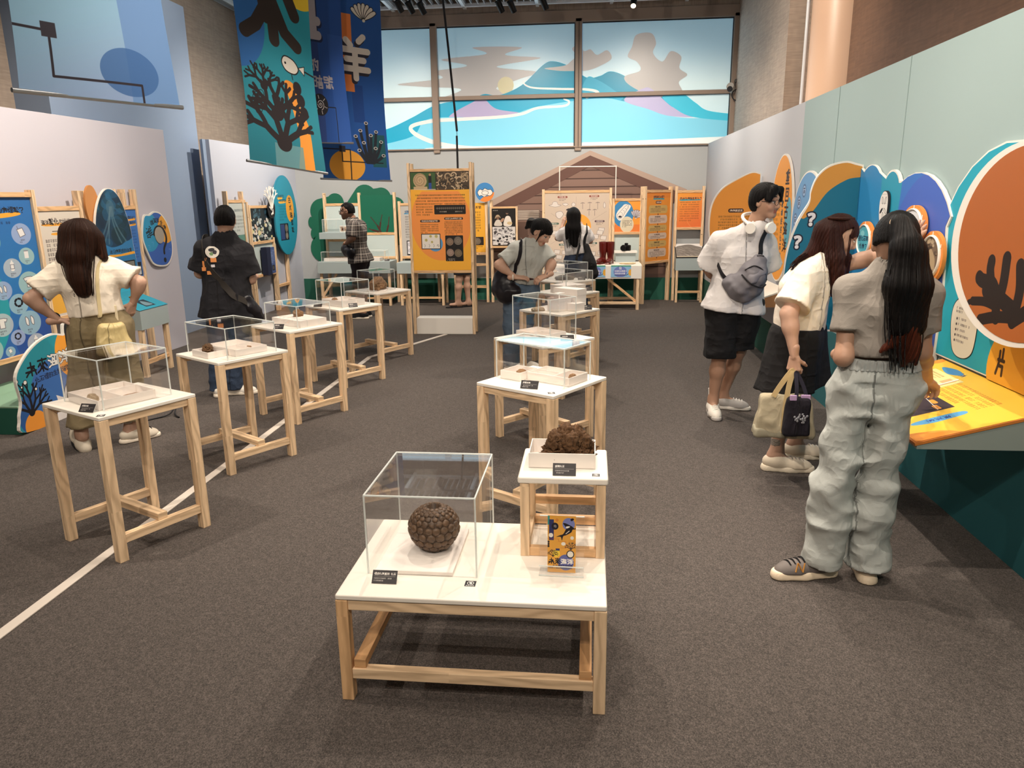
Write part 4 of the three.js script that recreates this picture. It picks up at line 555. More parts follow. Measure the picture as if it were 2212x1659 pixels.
// ---- tool panel, shell panel, worktable with boots and camera
const toolM = print(900, 1024, (g, w, h) => {
  bg(g, w, h, '#cdbbaa'); for (const [x, y, c] of [[180, 44, '#8a4a3a'], [620, 36, '#8a4a3a'], [60, 440, '#3a5a4a'], [700, 410, '#5a4248'], [200, 760, '#3a5a52'], [600, 740, '#3a5a52']]) { rect(g, x, y, 140, 30, c, 15); title(g, x + 24, y + 6, 5, 17, '#efe6dc', x); small(g, x + 20, y + 44, 100, 2, 10, 16, '#6a5a50', x + 1, 0.8); }
  g.setLineDash([2, 12]); line(g, [[440, 60], [440, 330]], '#6a5a50', 4); line(g, [[90, 300], [260, 420]], '#6a5a50', 4); line(g, [[860, 280], [660, 410]], '#6a5a50', 4); line(g, [[90, 760], [260, 650]], '#6a5a50', 4); g.setLineDash([]);
  disc(g, 460, 500, 190, '#f0a23c'); const ink = '#4a4048', wt = '#dcd3cc';
  curve(g, [[60, 180], [100, 170], [120, 130], [170, 130], [190, 170], [230, 180], [150, 205]], wt, ink, 3); curve(g, [[250, 160], [300, 150], [330, 170], [290, 190]], wt, ink, 3); curve(g, [[380, 160], [410, 140], [430, 180], [390, 200]], wt, ink, 3); curve(g, [[160, 290], [230, 270], [260, 320], [210, 380], [165, 350]], wt, ink, 4); curve(g, [[300, 250], [350, 230], [370, 300], [330, 340], [345, 280]], '#2c262c', ink, 3);
  for (const [x, y, l] of [[530, 150, 90], [630, 145, 110], [740, 145, 100], [620, 250, 90], [700, 250, 90]]) { line(g, [[x, y], [x, y + l]], ink, 4); line(g, [[x - 26, y + 6], [x, y - 4], [x + 26, y + 4]], ink, 6); } curve(g, [[830, 140], [850, 190], [836, 230], [820, 200]], wt, ink, 3);
  for (const [x, y] of [[760, 520], [680, 620], [790, 640], [740, 560], [110, 560], [140, 850], [250, 860], [170, 930], [330, 940], [640, 880], [760, 870], [700, 950]]) { poly(g, [[x, y], [x + 80, y + 8], [x + 70, y + 70], [x - 8, y + 58]], wt, ink, 3); small(g, x + 10, y + 84, 60, 1, 9, 10, '#6a5a50', x + y, 1); }
});
const shellM = print(512, 576, (g, w, h) => {
  bg(g, w, h, '#ef9d3a'); g.fillStyle = '#e8803a'; g.fillRect(0, 440, w, 136); disc(g, 170, 240, 210, '#3a86bc', 250); g.fillStyle = '#ef9d3a'; g.fillRect(0, 0, w, 0);
  curve(g, [[30, 280], [60, 190], [140, 110], [200, 60], [290, 70], [320, 110], [250, 220], [160, 340], [90, 360]], '#efe9e2'); curve(g, [[50, 270], [90, 220], [220, 90], [280, 80], [250, 150], [150, 300], [90, 330]], null, '#2a2c3a', 5); for (let i = 0; i < 4; i++) curve(g, [[120 + i * 42, 210 - i * 36], [160 + i * 36, 230 - i * 42], [150 + i * 40, 270 - i * 44]], null, '#2a2c3a', 4, true); disc(g, 110, 292, 34, '#2a2c3a', 20);
  g.save(); g.translate(430, 320); g.rotate(0.25); scallop(g, 0, 0, 150, '#c9c2c8', '#2a2c3a'); g.restore(); disc(g, 250, 440, 138, '#ddd2b8', 150); small(g, 160, 360, 200, 5, 20, 28, '#4a443e', 71, 0.5);
});
const recipeM = print(512, 800, (g, w, h) => {
  bg(g, w, h, '#e9963a'); g.fillStyle = '#e68a38'; g.fillRect(0, 0, w, 60); rect(g, 148, 66, 230, 16, '#3fa0b4'); title(g, 150, 36, 7, 30, '#2c2438', 81); rect(g, 200, 96, 120, 34, '#5a2a1e', 16); title(g, 216, 103, 5, 19, '#efe2d2', 82);
  const ys = [150, 300, 430, 550, 670]; [[150, 110, 1, 3], [300, 110, 0, 3], [440, 88, 1, 2], [558, 84, 0, 2], [668, 0, 1, 2]].forEach(() => 0);
  let y = 146; for (const [hh, c, n] of [[108, '#cfae6a', 3], [108, '#d9c4b4', 3], [84, '#cfae6a', 2], [84, '#d9c4b4', 2], [84, '#cfae6a', 2], [112, '#d9c4b4', 4]]) { rect(g, 60, y, 392, hh - 12, c, 36); title(g, 190, y + 10, 6, 18, '#3a2a24', y); small(g, 96, y + 36, 320, n, 11, 17, '#5f4c40', y + 3, 0.7); y += hh; disc(g, 256, y - 2, 10, '#6a2f20'); y += 8; }
});
const orangeTextM = print(400, 480, (g, w, h) => { const s = g.createLinearGradient(0, 0, w * 0.4, h); s.addColorStop(0, '#f0a03a'); s.addColorStop(1, '#e8763a'); g.fillStyle = s; g.fillRect(0, 0, w, h); curve(g, [[30, 96], [120, 88], [250, 92], [360, 88], [366, 104], [200, 108], [60, 110]], '#3fa0b4'); title(g, 40, 60, 8, 36, '#2c2438', 91); glyph(g, '?', 360, 62, 34, 5, '#2c2438'); small(g, 40, 124, 330, 9, 16, 32, '#8a4a24', 92); curve(g, [[170, 400], [200, 440], [240, 480]], null, '#f0b46a', 3, true); });
stand('tool_panel', 'large beige panel of fieldwork tools on the back wall', 'information board', [0, 0, -11.78], 0, { posts: [[-0.6, 0, 1.75], [0.43, 0, 1.76]], rails: [[-0.58, 0.41, 1.71]], boards: [[-0.58, 0.41, 0.66, 1.69, toolM]] });
{
  const t = stand('shell_panel', 'orange panel with fossil shells above a small grey display niche', 'information board', [0, 0, -11.78], 0, { posts: [[0.475, 0.0, 1.6], [0.9, 0, 1.77]], rails: [[0.495, 0.88, 1.58], [0.495, 0.88, 1.08]], boards: [[0.495, 0.88, 1.1, 1.56, shellM], [0.495, 0.88, 0.66, 1.06, greyBd, -0.02]] });
  const r = thing('white_riser', 'white riser step carrying the black camera', 'riser', [0.66, 0.662, -11.55], 0); obj('top', bx(0.34, 0.03, 0.2, 0, 0.15, 0, 0.002), M.white, r); obj('front', bx(0.3, 0.135, 0.16, 0, 0.0675, -0.01, 0.002), M.grey, r);
}
stand('recipe_panel', 'tall orange step-by-step panel angled between shell panel and text panel', 'information board', [0.918, 0, -11.613], R(47), { posts: [[0.02, 0, 1.77], [0.66, 0, 1.77]], rails: [[0.04, 0.64, 1.7], [0.04, 0.64, 0.63]], boards: [[0.04, 0.64, 0.65, 1.68, recipeM]] });
stand('text_board_stand', 'orange gradient text panel in pine frame at the right corner', 'information board', [0, 0, -12.05], 0, { posts: [[1.45, 0, 1.77], [1.865, 0, 1.77]], rails: [[1.47, 1.845, 1.69], [1.47, 1.845, 1.13]], boards: [[1.47, 1.845, 1.15, 1.67, orangeTextM]] });
{
  const t = thing('worktable', 'white fronted pine worktable under the tool panel', 'table', [0, 0, 0]);
  obj('top', bx(1.36, 0.02, 0.6, 0.19, 0.652, -11.3, 0.003), M.top, t); obj('front_panel', bx(1.36, 0.19, 0.02, 0.19, 0.555, -11.0, 0.003), M.white, t); obj('side_panel', bx(0.02, 0.19, 0.58, 0.86, 0.555, -11.3, 0.003), M.white, t);
  for (const x of [-0.44, 0.82]) for (const z of [-11.02, -11.56]) obj('leg', bx(0.045, 0.64, 0.045, x, 0.32, z, 0.003, 1), M.wood, t);
  for (const z of [-11.02, -11.56]) obj('low_rail', bx(1.22, 0.04, 0.03, 0.19, 0.1, z, 0.002), M.wood, t);
  obj('brace', beam([0.38, 0.46, -11.04], [0.8, 0.12, -11.04], 0.03, 0.035), M.wood2, t); obj('brace', beam([0.0, 0.46, -11.04], [-0.42, 0.12, -11.04], 0.03, 0.035), M.wood2, t);
  const qM = print(320, 180, (g, w, h) => { bg(g, w, h, '#8fc0e6'); g.fillStyle = '#3f9a78'; g.fillRect(0, 0, w, 18); disc(g, 150, 100, 108, '#6f7fc4', 84); disc(g, 310, 110, 30, '#f0b03a', 50); glyph(g, 'Q', 128, 22, 40, 8, '#f2eef0'); title(g, 56, 74, 7, 26, '#f2eef0', 101); title(g, 60, 112, 6, 26, '#f2eef0', 102); line(g, [[60, 150], [250, 150], [280, 130]], '#2a2c4a', 8); });
  for (const [x, l] of [[0.2, 'blue question card on the worktable front, behind the black shoulder bag'], [0.57, 'blue question card under the camera on the worktable front']]) { const c = thing('question_card', l, 'card', [x, 0.57, -10.988], 0); obj('printed_face', face(shapeOf([[-0.145, -0.085], [0.145, -0.085], [0.145, 0.085], [-0.145, 0.085]]), 0.0035), qM, c); obj('backing', bx(0.29, 0.17, 0.005, 0, 0, 0, 0.001), M.paper, c); }
  const bootM = mat(0x5c150e, { roughness: 0.22, clearcoat: 0.6 });
  const bootG = () => { const pr = [], s = []; for (let i = 0; i <= 14; i++) { const y = i / 14 * 0.32; pr.push([y, 0.05 + 0.012 * (y / 0.32) - 0.01 * Math.exp(-Math.pow((y - 0.1) / 0.05, 2))]); } const pts = pr.map(([y, r]) => new THREE.Vector2(r, y)); return [new THREE.LatheGeometry([...pts, new THREE.Vector2(0.055, 0.318), new THREE.Vector2(0.048, 0.2)], 24), new THREE.SphereGeometry(1, 20, 12).scale(0.045, 0.05, 0.105).translate(0, 0.045, 0.075), bx(0.09, 0.02, 0.24, 0, 0.01, 0.05, 0.008)]; };
  for (const [x, z, a, l] of [[0.31, -11.2, -0.5, 'dark red rubber boot on the left of the pair'], [0.42, -11.2, -0.25, 'dark red rubber boot on the right of the pair']]) { const b = obj('rubber_boot', bootG(), bootM); b.position.set(x, 0.662, z); b.rotation.y = a; tag(b, l, 'boot', 'rubber boots'); }
  const cm = thing('camera', 'black camera with lens standing on the white riser', 'camera', [0.67, 0.827, -11.53], R(-25)); obj('body', [bx(0.13, 0.085, 0.05, 0, 0.045, 0, 0.01), bx(0.05, 0.035, 0.045, 0, 0.1, 0, 0.012), bx(0.03, 0.08, 0.065, 0.055, 0.045, 0.012, 0.01)], M.blackMetal, cm); obj('lens', [new THREE.CylinderGeometry(0.04, 0.038, 0.08, 24).rotateX(Math.PI / 2).translate(-0.012, 0.045, 0.06), new THREE.TorusGeometry(0.04, 0.005, 8, 24).translate(-0.012, 0.045, 0.1)], M.blackMetal, cm);
  for (const [x, z, a, l, c] of [[-0.2, -11.25, 0.2, 'open grey notebook on the left of the worktable', 0x9aa3a6], [0.66, -11.12, -0.1, 'cream work gloves lying on the worktable below the camera', 0xe3c79c]]) { const s = c === 0x9aa3a6 ? [bx(0.24, 0.012, 0.18, 0, 0.006, 0, 0.004)] : [lump(0.09, 0.01, 0.03, 5, 0.3, 3, true, 8), lump(0.07, 0.01, 0.025, 7, 0.3, 3, true, 8).rotateY(0.5).translate(0.05, 0.006, 0.02)]; const o = obj(c === 0x9aa3a6 ? 'notebook' : 'work_gloves', s, mat(c, { roughness: 0.85 })); o.position.set(x, 0.662, z); o.rotation.y = a; tag(o, l, c === 0x9aa3a6 ? 'notebook' : 'gloves'); }
  tag(obj('rod_stand', [beamTube([-0.35, 1.73, -11.7], [-0.35, 2.075, -11.7], 0.008), beamTube([0.5, 1.6, -11.7], [0.5, 2.07, -11.7], 0.008), beamTube([-0.358, 2.075, -11.7], [0.508, 2.07, -11.7], 0.008)], M.white), 'thin white rod frame rising above the tool panel', 'frame');
}
{ // lectern in the right corner
  const t = thing('lectern', 'grey lectern on pine legs with a sloping grey hillside photo', 'lectern', [1.668, 0, -11.97]), sd = new THREE.Shape(); sd.moveTo(0.17, 0.5); sd.lineTo(0.17, 0.69); sd.lineTo(-0.11, 0.885); sd.lineTo(-0.11, 0.5); sd.closePath();
  obj('box', slab(sd, 0.43).rotateY(-Math.PI / 2).translate(0.215, 0, 0), M.grey, t); // side profile runs along z
  const ang = Math.atan2(0.195, 0.28), ph = face(shapeOf([[-0.205, 0.008], [0.205, 0.008], [0.205, 0.33], [-0.205, 0.33]]), 0.008).rotateX(-Math.PI / 2 + ang).translate(0, 0.698, 0.17);
  obj('photo_frame', bx(0.43, 0.012, 0.341, 0, 0, 0, 0.002).rotateX(ang).translate(0, 0.7895, 0.033), M.black, t);
  obj('photo', ph, print(384, 300, (g, w, h) => { bg(g, w, h, '#e3e0de'); curve(g, [[0, 90], [90, 40], [200, 20], [290, 50], [384, 110], [384, 300], [0, 300]], '#7d7771'); const q = rng(8); for (let i = 0; i < 160; i++) { const x = q() * 384, y = 70 + q() * 220; line(g, [[x, y], [x + 40 + q() * 60, y + 20 + q() * 26]], ['#5a5550', '#98918a', '#b3aca4', '#3f3b38'][i % 4], 1 + q() * 3); } g.fillStyle = '#cfc2a8'; g.fillRect(0, 284, w, 16); }), t);
  for (const x of [-0.19, 0.19]) for (const z of [0.15, -0.2]) obj('leg', bx(0.036, 0.5, 0.036, x, 0.25, z, 0.002, 1), M.wood, t);
  for (const z of [0.15, -0.2]) obj('low_rail', bx(0.344, 0.034, 0.026, 0, 0.165, z, 0.002), M.wood2, t);
}
// ---------------------------------------------------------------- left wall, near partition.  Local x runs away from the camera
const LW = [-4.6, 0, 0], L90 = Math.PI / 2, lx = (z) => -z;
const iconM = print(512, 900, (g, w, h) => {
  const s = g.createLinearGradient(0, 0, 0, h); s.addColorStop(0, '#2f6cb0'); s.addColorStop(0.5, '#2a76b8'); s.addColorStop(1, '#2f62ac'); g.fillStyle = s; g.fillRect(0, 0, w, h); disc(g, 60, 600, 210, '#2a9aa8', 320); disc(g, 420, 830, 150, '#274f9a');
  curve(g, [[40, 90], [200, 96], [400, 84], [430, 100], [300, 116], [60, 118]], '#f0a93a'); title(g, 60, 54, 10, 34, '#17141c', 111); glyph(g, '?', 430, 56, 34, 5, '#17141c'); small(g, 150, 136, 220, 1, 14, 16, '#17305a', 112, 1);
  const C = [[200, 240, 84], [420, 210, 62], [60, 200, 60], [90, 330, 56], [430, 340, 50], [180, 390, 66], [330, 400, 56], [60, 460, 56], [420, 500, 70], [250, 520, 54], [130, 600, 72], [330, 610, 60], [440, 610, 48], [60, 720, 62], [210, 710, 66], [380, 730, 72], [120, 840, 70], [290, 800, 46], [400, 860, 60], [230, 870, 30]];
  C.forEach(([x, y, r], i) => { g.globalAlpha = 0.85; disc(g, x, y, r, ['#a9c6c2', '#a7b4d6', '#bfc3c8', '#9fc0cc'][i % 4]); g.globalAlpha = 1; const ink = '#5b5a66', k = r / 60; g.save(); g.translate(x, y - 8 * k); g.scale(k, k);
    if (i % 6 === 0) { rect(g, -12, -30, 24, 56, '#e9e6e4', 8); rect(g, -5, -40, 10, 12, '#e9e6e4'); g.strokeStyle = ink; g.lineWidth = 3; g.strokeRect(-12, -14, 24, 26); } else if (i % 6 === 1) { poly(g, [[-24, -18], [10, -26], [24, 14], [-10, 26]], '#e9e6e4', ink, 3); line(g, [[-16, -18], [-20, -36]], ink, 3); } else if (i % 6 === 2) { poly(g, [[-30, -20], [-12, -26], [12, -26], [30, -20], [22, -4], [14, -8], [14, 26], [-14, 26], [-14, -8], [-22, -4]], '#e9e6e4', ink, 3); } else if (i % 6 === 3) { curve(g, [[-20, -24], [-6, -10], [-8, 20], [-20, 10]], '#e9e6e4', ink, 3); curve(g, [[8, -24], [22, -10], [20, 20], [8, 10]], '#e9e6e4', ink, 3); } else if (i % 6 === 4) { rect(g, -16, -28, 32, 50, '#e9e6e4', 4); rect(g, -18, -34, 36, 8, '#8a8a94', 3); } else { g.strokeStyle = '#17141c'; g.lineWidth = 12; g.setLineDash([14, 12]); g.beginPath(); g.arc(0, -2, 22, 0, 7); g.stroke(); g.setLineDash([]); }
    g.restore(); small(g, x - 18 * k, y + 30 * k, 36 * k, 2, 8 * k, 12 * k, '#4a4a58', i + 120, 0.6); });
});
stand('icon_board', 'tall blue board of round litter icons in pine frame at the left edge', 'information board', LW, L90, { posts: [[lx(-5.0), 0.2, 1.74, 0.05], [lx(-5.93), 0.2, 1.74, 0.05]], rails: [[lx(-5.02), lx(-5.91), 1.7, 0.05], [lx(-5.02), lx(-5.91), 0.42, 0.05]], boards: [[lx(-5.02), lx(-5.91), 0.44, 1.68, iconM, 0.05]] });
const creamM = print(512, 800, (g, w, h) => { bg(g, w, h, '#ddd3c6'); curve(g, [[-20, 480], [80, 400], [260, 390], [350, 470], [460, 480], [540, 430], [540, 820], [-20, 820]], '#f0b447'); g.fillStyle = '#d9d0c6'; g.fillRect(0, 780, w, 20); curve(g, [[40, 96], [200, 92], [420, 96], [440, 108], [100, 112]], '#f0a93a'); word(g, '海洋', 40, 64, 40, 5, '#241c1c'); word(g, '酸化', 130, 54, 52, 7, '#241c1c'); word(g, '的挑戰', 248, 62, 42, 5, '#241c1c'); curve(g, [[140, 166], [300, 160], [460, 166], [470, 180], [180, 182]], '#f0a93a'); word(g, '魚兒迷航', 230, 130, 46, 5, '#241c1c'); line(g, [[150, 152], [220, 152]], '#241c1c', 5); small(g, 56, 212, 400, 12, 24, 34, '#554a44', 131, 0.7); });
stand('cream_board', 'cream and yellow ocean acidification text board in pine frame', 'information board', LW, L90, { posts: [[lx(-5.99), 0, 1.74], [lx(-6.58), 0, 1.74], [lx(-6.66), 0, 1.74]], rails: [[lx(-6.01), lx(-6.56), 1.585], [lx(-6.01), lx(-6.56), 0.64]], boards: [[lx(-6.01), lx(-6.56), 0.66, 1.565, creamM]] });
{
  const t = thing('oval_board', 'large oval board with a dark blue octopus photograph on left partition', 'information board', LW, L90), cx = lx(-6.95), o = smoothPts([[cx - 0.3, 0.72], [cx - 0.31, 1.2], [cx - 0.26, 1.5], [cx - 0.14, 1.7], [cx, 1.765], [cx + 0.14, 1.69], [cx + 0.25, 1.45], [cx + 0.28, 1.2], [cx + 0.28, 0.72]], 6);
  obj('board', slab(shapeOf(o), 0.02).translate(0, 0, 0.06), M.white, t);
  obj('printed_face', face(shapeOf(o.map(([x, y]) => [cx + (x - cx) * 0.98, 1.24 + (y - 1.24) * 0.985])), 0.082), print(512, 900, (g, w, h) => { bg(g, w, h, '#123a58'); g.globalAlpha = 0.6; blotches(g, w, 420, ['#1d5a80', '#0c2438', '#163c50', '#2a6a90', '#0e2c30'], 60, 141, 0.05, 0.2); g.globalAlpha = 0.5; g.strokeStyle = '#6f8a96'; for (const [a, b, c] of [[250, 200, 180], [260, 230, 330], [240, 240, 120], [270, 250, 400], [250, 210, 60]]) { g.lineWidth = 16; g.beginPath(); g.moveTo(a, 140); g.quadraticCurveTo(b, 260, c, 420); g.stroke(); } disc(g, 250, 150, 50, '#5b7684', 66); g.globalAlpha = 1; curve(g, [[-20, 430], [80, 410], [200, 450], [320, 440], [420, 410], [540, 430], [540, 940], [-20, 940]], '#2f7ab0'); curve(g, [[160, 510], [300, 512], [470, 500], [480, 520], [200, 530]], '#f0a93a'); title(g, 170, 470, 8, 32, '#17202c', 142); rect(g, 210, 570, 260, 190, '#15171c', 4); blotches(g, 0, 0, [], 0, 1); g.save(); g.translate(220, 580); g.beginPath(); g.rect(0, 0, 130, 150); g.clip(); blotches(g, 130, 150, ['#5a7078', '#8a9a90', '#3a4a50', '#a89a90'], 30, 143, 0.08, 0.3); g.restore(); rect(g, 356, 580, 104, 150, '#8a8a84'); small(g, 364, 590, 88, 7, 10, 18, '#4a4a48', 144); small(g, 40, 560, 150, 10, 16, 28, '#1c3d60', 145); }), t);
  const d = obj('orange_lobe', slab(shapeOf(ell(lx(-6.72), 1.6, 0.1, 0.19)), 0.02).translate(0, 0, 0.03), mat(0xc98a50), t); d.userData.label = 'tan orange side lobe';
  stand('blue_text_board', 'narrow blue text board between octopus oval and question-mark sign', 'information board', LW, L90, { posts: [[lx(-7.15), 0.5, 1.76, -0.02], [lx(-7.3), 0.5, 1.76, -0.02], [lx(-7.46), 0, 1.76]], rails: [[lx(-7.24), lx(-7.44), 1.58], [lx(-7.24), lx(-7.44), 0.86]], boards: [[lx(-7.235), lx(-7.44), 0.88, 1.56, print(200, 640, (g, w, h) => { bg(g, w, h, '#3a72bc'); for (const y of [60, 110]) { curve(g, [[20, y + 20], [90, y + 28], [170, y + 18], [174, y + 38], [30, y + 44]], '#f0a93a'); title(g, 24, y, 5, 28, '#1d2436', y); } small(g, 24, 190, 150, 11, 16, 28, '#1f4a86', 152); rect(g, 20, 500, 164, 130, '#1a2030'); rect(g, 28, 510, 80, 80, '#6f86b8'); rect(g, 116, 540, 56, 80, '#cfd6dc'); }), 0.01]] });
}
function signShape(o, k) { return shapeOf(o.map(([x, y]) => [x * k, y * k])); }
{
  const o = smoothPts([[-0.26, 0.1], [-0.2, 0.24], [-0.1, 0.25], [0, 0.28], [0.12, 0.25], [0.22, 0.14], [0.26, -0.02], [0.24, -0.17], [0.14, -0.27], [0, -0.28], [-0.14, -0.24], [-0.22, -0.12], [-0.27, -0.0]], 6);
  const t = thing('question_sign', 'blue cloud-shaped wall sign with a black question mark and round mirror', 'sign', [-4.62, 1.24, -7.83], L90); obj('board', slab(shapeOf(o.map(([x, y]) => [x * 1.06, y * 1.06])), 0.015), M.white, t);
  obj('printed_face', face(shapeOf(o), 0.0165), print(512, 544, (g, w, h) => { bg(g, w, h, '#3a66bc'); g.fillStyle = '#2f9ac8'; g.beginPath(); g.ellipse(110, 190, 190, 200, 0, 0, 7); g.fill(); disc(g, 430, 170, 150, '#f0a93a', 150); g.save(); g.translate(60, 200); g.rotate(-0.35); glyph(g, '誰', 0, -40, 112, 10, '#14121a'); g.restore(); [[150, 80, -0.3], [210, 56, -0.1], [270, 50, 0.05], [340, 74, 0.3], [398, 118, 0.5]].forEach(([x, y, a], i) => { g.save(); g.translate(x, y); g.rotate(a); glyph(g, '讓海洋生病'[i], 0, 0, 54, 7, '#14121a'); g.restore(); }); g.strokeStyle = '#14121a'; g.lineWidth = 34; g.beginPath(); g.moveTo(200, 220); g.bezierCurveTo(220, 110, 400, 120, 420, 260); g.bezierCurveTo(420, 340, 340, 340, 348, 420); g.stroke(); disc(g, 348, 494, 26, '#14121a'); g.globalAlpha = 0.5; for (const [x, y] of [[60, 320], [440, 380], [470, 300], [130, 290]]) glyph(g, '?', x, y, 50, 6, '#8ab0e4'); g.globalAlpha = 1; }), t);
  obj('mirror', new THREE.CylinderGeometry(0.088, 0.088, 0.006, 40).rotateX(Math.PI / 2).translate(0.03, 0.04, 0.02), mat(0xb8b0a4, { metalness: 0.2, roughness: 0.3 }), t);  // pale colour painted in place of what the mirror would reflect
}
{ // side lectern with teal sloping top
  const t = thing('lectern', 'grey lectern on pine legs with a teal sloping panel by left partition', 'lectern', [-4.33, 0, -6.77], L90), sd = shapeOf([[0.22, 0.46], [0.22, 0.64], [-0.26, 0.83], [-0.26, 0.46]]), a = Math.atan2(0.19, 0.48);
  obj('box', slab(sd, 0.48).rotateY(-Math.PI / 2).translate(0.24, 0, 0), M.grey, t);
  obj('printed_top', face(shapeOf([[-0.245, 0], [0.245, 0], [0.245, 0.52], [-0.245, 0.52]]), 0.004).rotateX(-Math.PI / 2 + a).translate(0, 0.641, 0.222), print(400, 424, (g, w, h) => { bg(g, w, h, '#2a92ac'); curve(g, [[40, 60], [200, 64], [220, 84], [60, 80]], '#f0a93a'); title(g, 50, 34, 6, 28, '#15303a', 161); small(g, 40, 120, 320, 6, 14, 22, '#1d6a80', 162); rect(g, 150, 280, 130, 110, '#20303c'); curve(g, [[170, 370], [200, 300], [240, 320], [262, 372]], '#6f8a94'); }), t);
  for (const x of [-0.21, 0.21]) for (const z of [0.19, -0.2]) obj('leg', bx(0.05, 0.46, 0.04, x, 0.23, z, 0.002, 1), M.wood, t);
  obj('low_rail', bx(0.38, 0.04, 0.03, 0, 0.14, 0.19, 0.002), M.wood2, t);
}
tag(obj('green_plinth', [bx(0.66, 0.2, 0.75, -4.36, 0.1, -5.15, 0.003)], green), 'dark green low plinth under the litter icon board', 'plinth');
tag(obj('plinth_cover', bx(0.66, 0.012, 0.75, -4.36, 0.206, -5.15, 0.002), mat(0x8fb59a)), 'pale green top sheet lying on the dark green plinth', 'cover');
{ // cut-out standee beside the plinth
  const z0 = -5.08, u = (z) => z0 - z, o = smoothPts([[u(-4.81), 0.01], [u(-4.76), 0.12], [u(-4.8), 0.24], [u(-4.79), 0.42], [u(-4.9), 0.54], [u(-5.04), 0.62], [u(-5.2), 0.655], [u(-5.33), 0.63], [u(-5.40), 0.62], [u(-5.42), 0.3], [u(-5.5), 0.2], [u(-5.5), 0.01]], 5);
  const t = thing('standee', 'cut-out floor standee with exhibition title, coral and large magnifying glass', 'standee', [-4.03, 0, z0], L90); obj('board', slab(shapeOf(o.map(([x, y]) => [x * 1.02, y * 1.02])), 0.02), M.white, t);
  obj('printed_face', face(shapeOf(o), 0.0215), print(640, 560, (g, w, h) => { bg(g, w, h, '#2a93a4'); disc(g, 330, 330, 200, '#3f6fb6', 190); disc(g, 560, 130, 190, '#f0a03a', 190); curve(g, [[120, 560], [160, 420], [300, 380], [420, 420], [640, 380], [640, 560]], '#e9e4e2'); disc(g, 110, 440, 110, '#2a5a9c', 130); disc(g, 230, 430, 100, '#3f72b8', 120); disc(g, 130, 520, 90, '#ef9a3a', 90);
    word(g, '未來', 116, 132, 84, 12, '#15131a', 1.12, -6); word(g, '海洋', 306, 112, 88, 18, '#17324c', 1.12, -6); word(g, '海洋', 306, 112, 88, 11, '#f2eee8', 1.12, -6); word(g, '化石裡的生態暗號', 176, 232, 36, 4.5, '#1d2440', 1.06, -3); coral(g, 110, 440, 210, '#15131a', 9, 5, 0.08); for (const [x, y, r] of [[30, 220, 13], [96, 240, 12], [64, 262, 6], [170, 300, 8]]) { disc(g, x, y, r + 4, '#15131a'); disc(g, x, y, r, '#f2eee8'); } g.strokeStyle = '#15131a'; g.lineWidth = 34; g.beginPath(); g.arc(520, 430, 120, 2.6, 5.6); g.stroke(); g.strokeStyle = '#e9e4e2'; g.lineWidth = 22; g.stroke(); disc(g, 520, 430, 100, '#2a93a4'); }), t);
  obj('handle', slab(shapeOf(smoothPts([[u(-5.36), 0.42], [u(-5.355), 0.68], [u(-5.40), 0.72], [u(-5.45), 0.68], [u(-5.45), 0.42]], 6)), 0.02).translate(0, 0, 0.004), M.black, t); obj('handle_rim', slab(shapeOf(smoothPts([[u(-5.345), 0.41], [u(-5.34), 0.69], [u(-5.40), 0.735], [u(-5.465), 0.69], [u(-5.465), 0.41]], 6)), 0.018), M.white, t);
  obj('foot', bx(0.02, 0.2, 0.1, 0, 0.1, -0.06, 0.002), M.white, t);
}
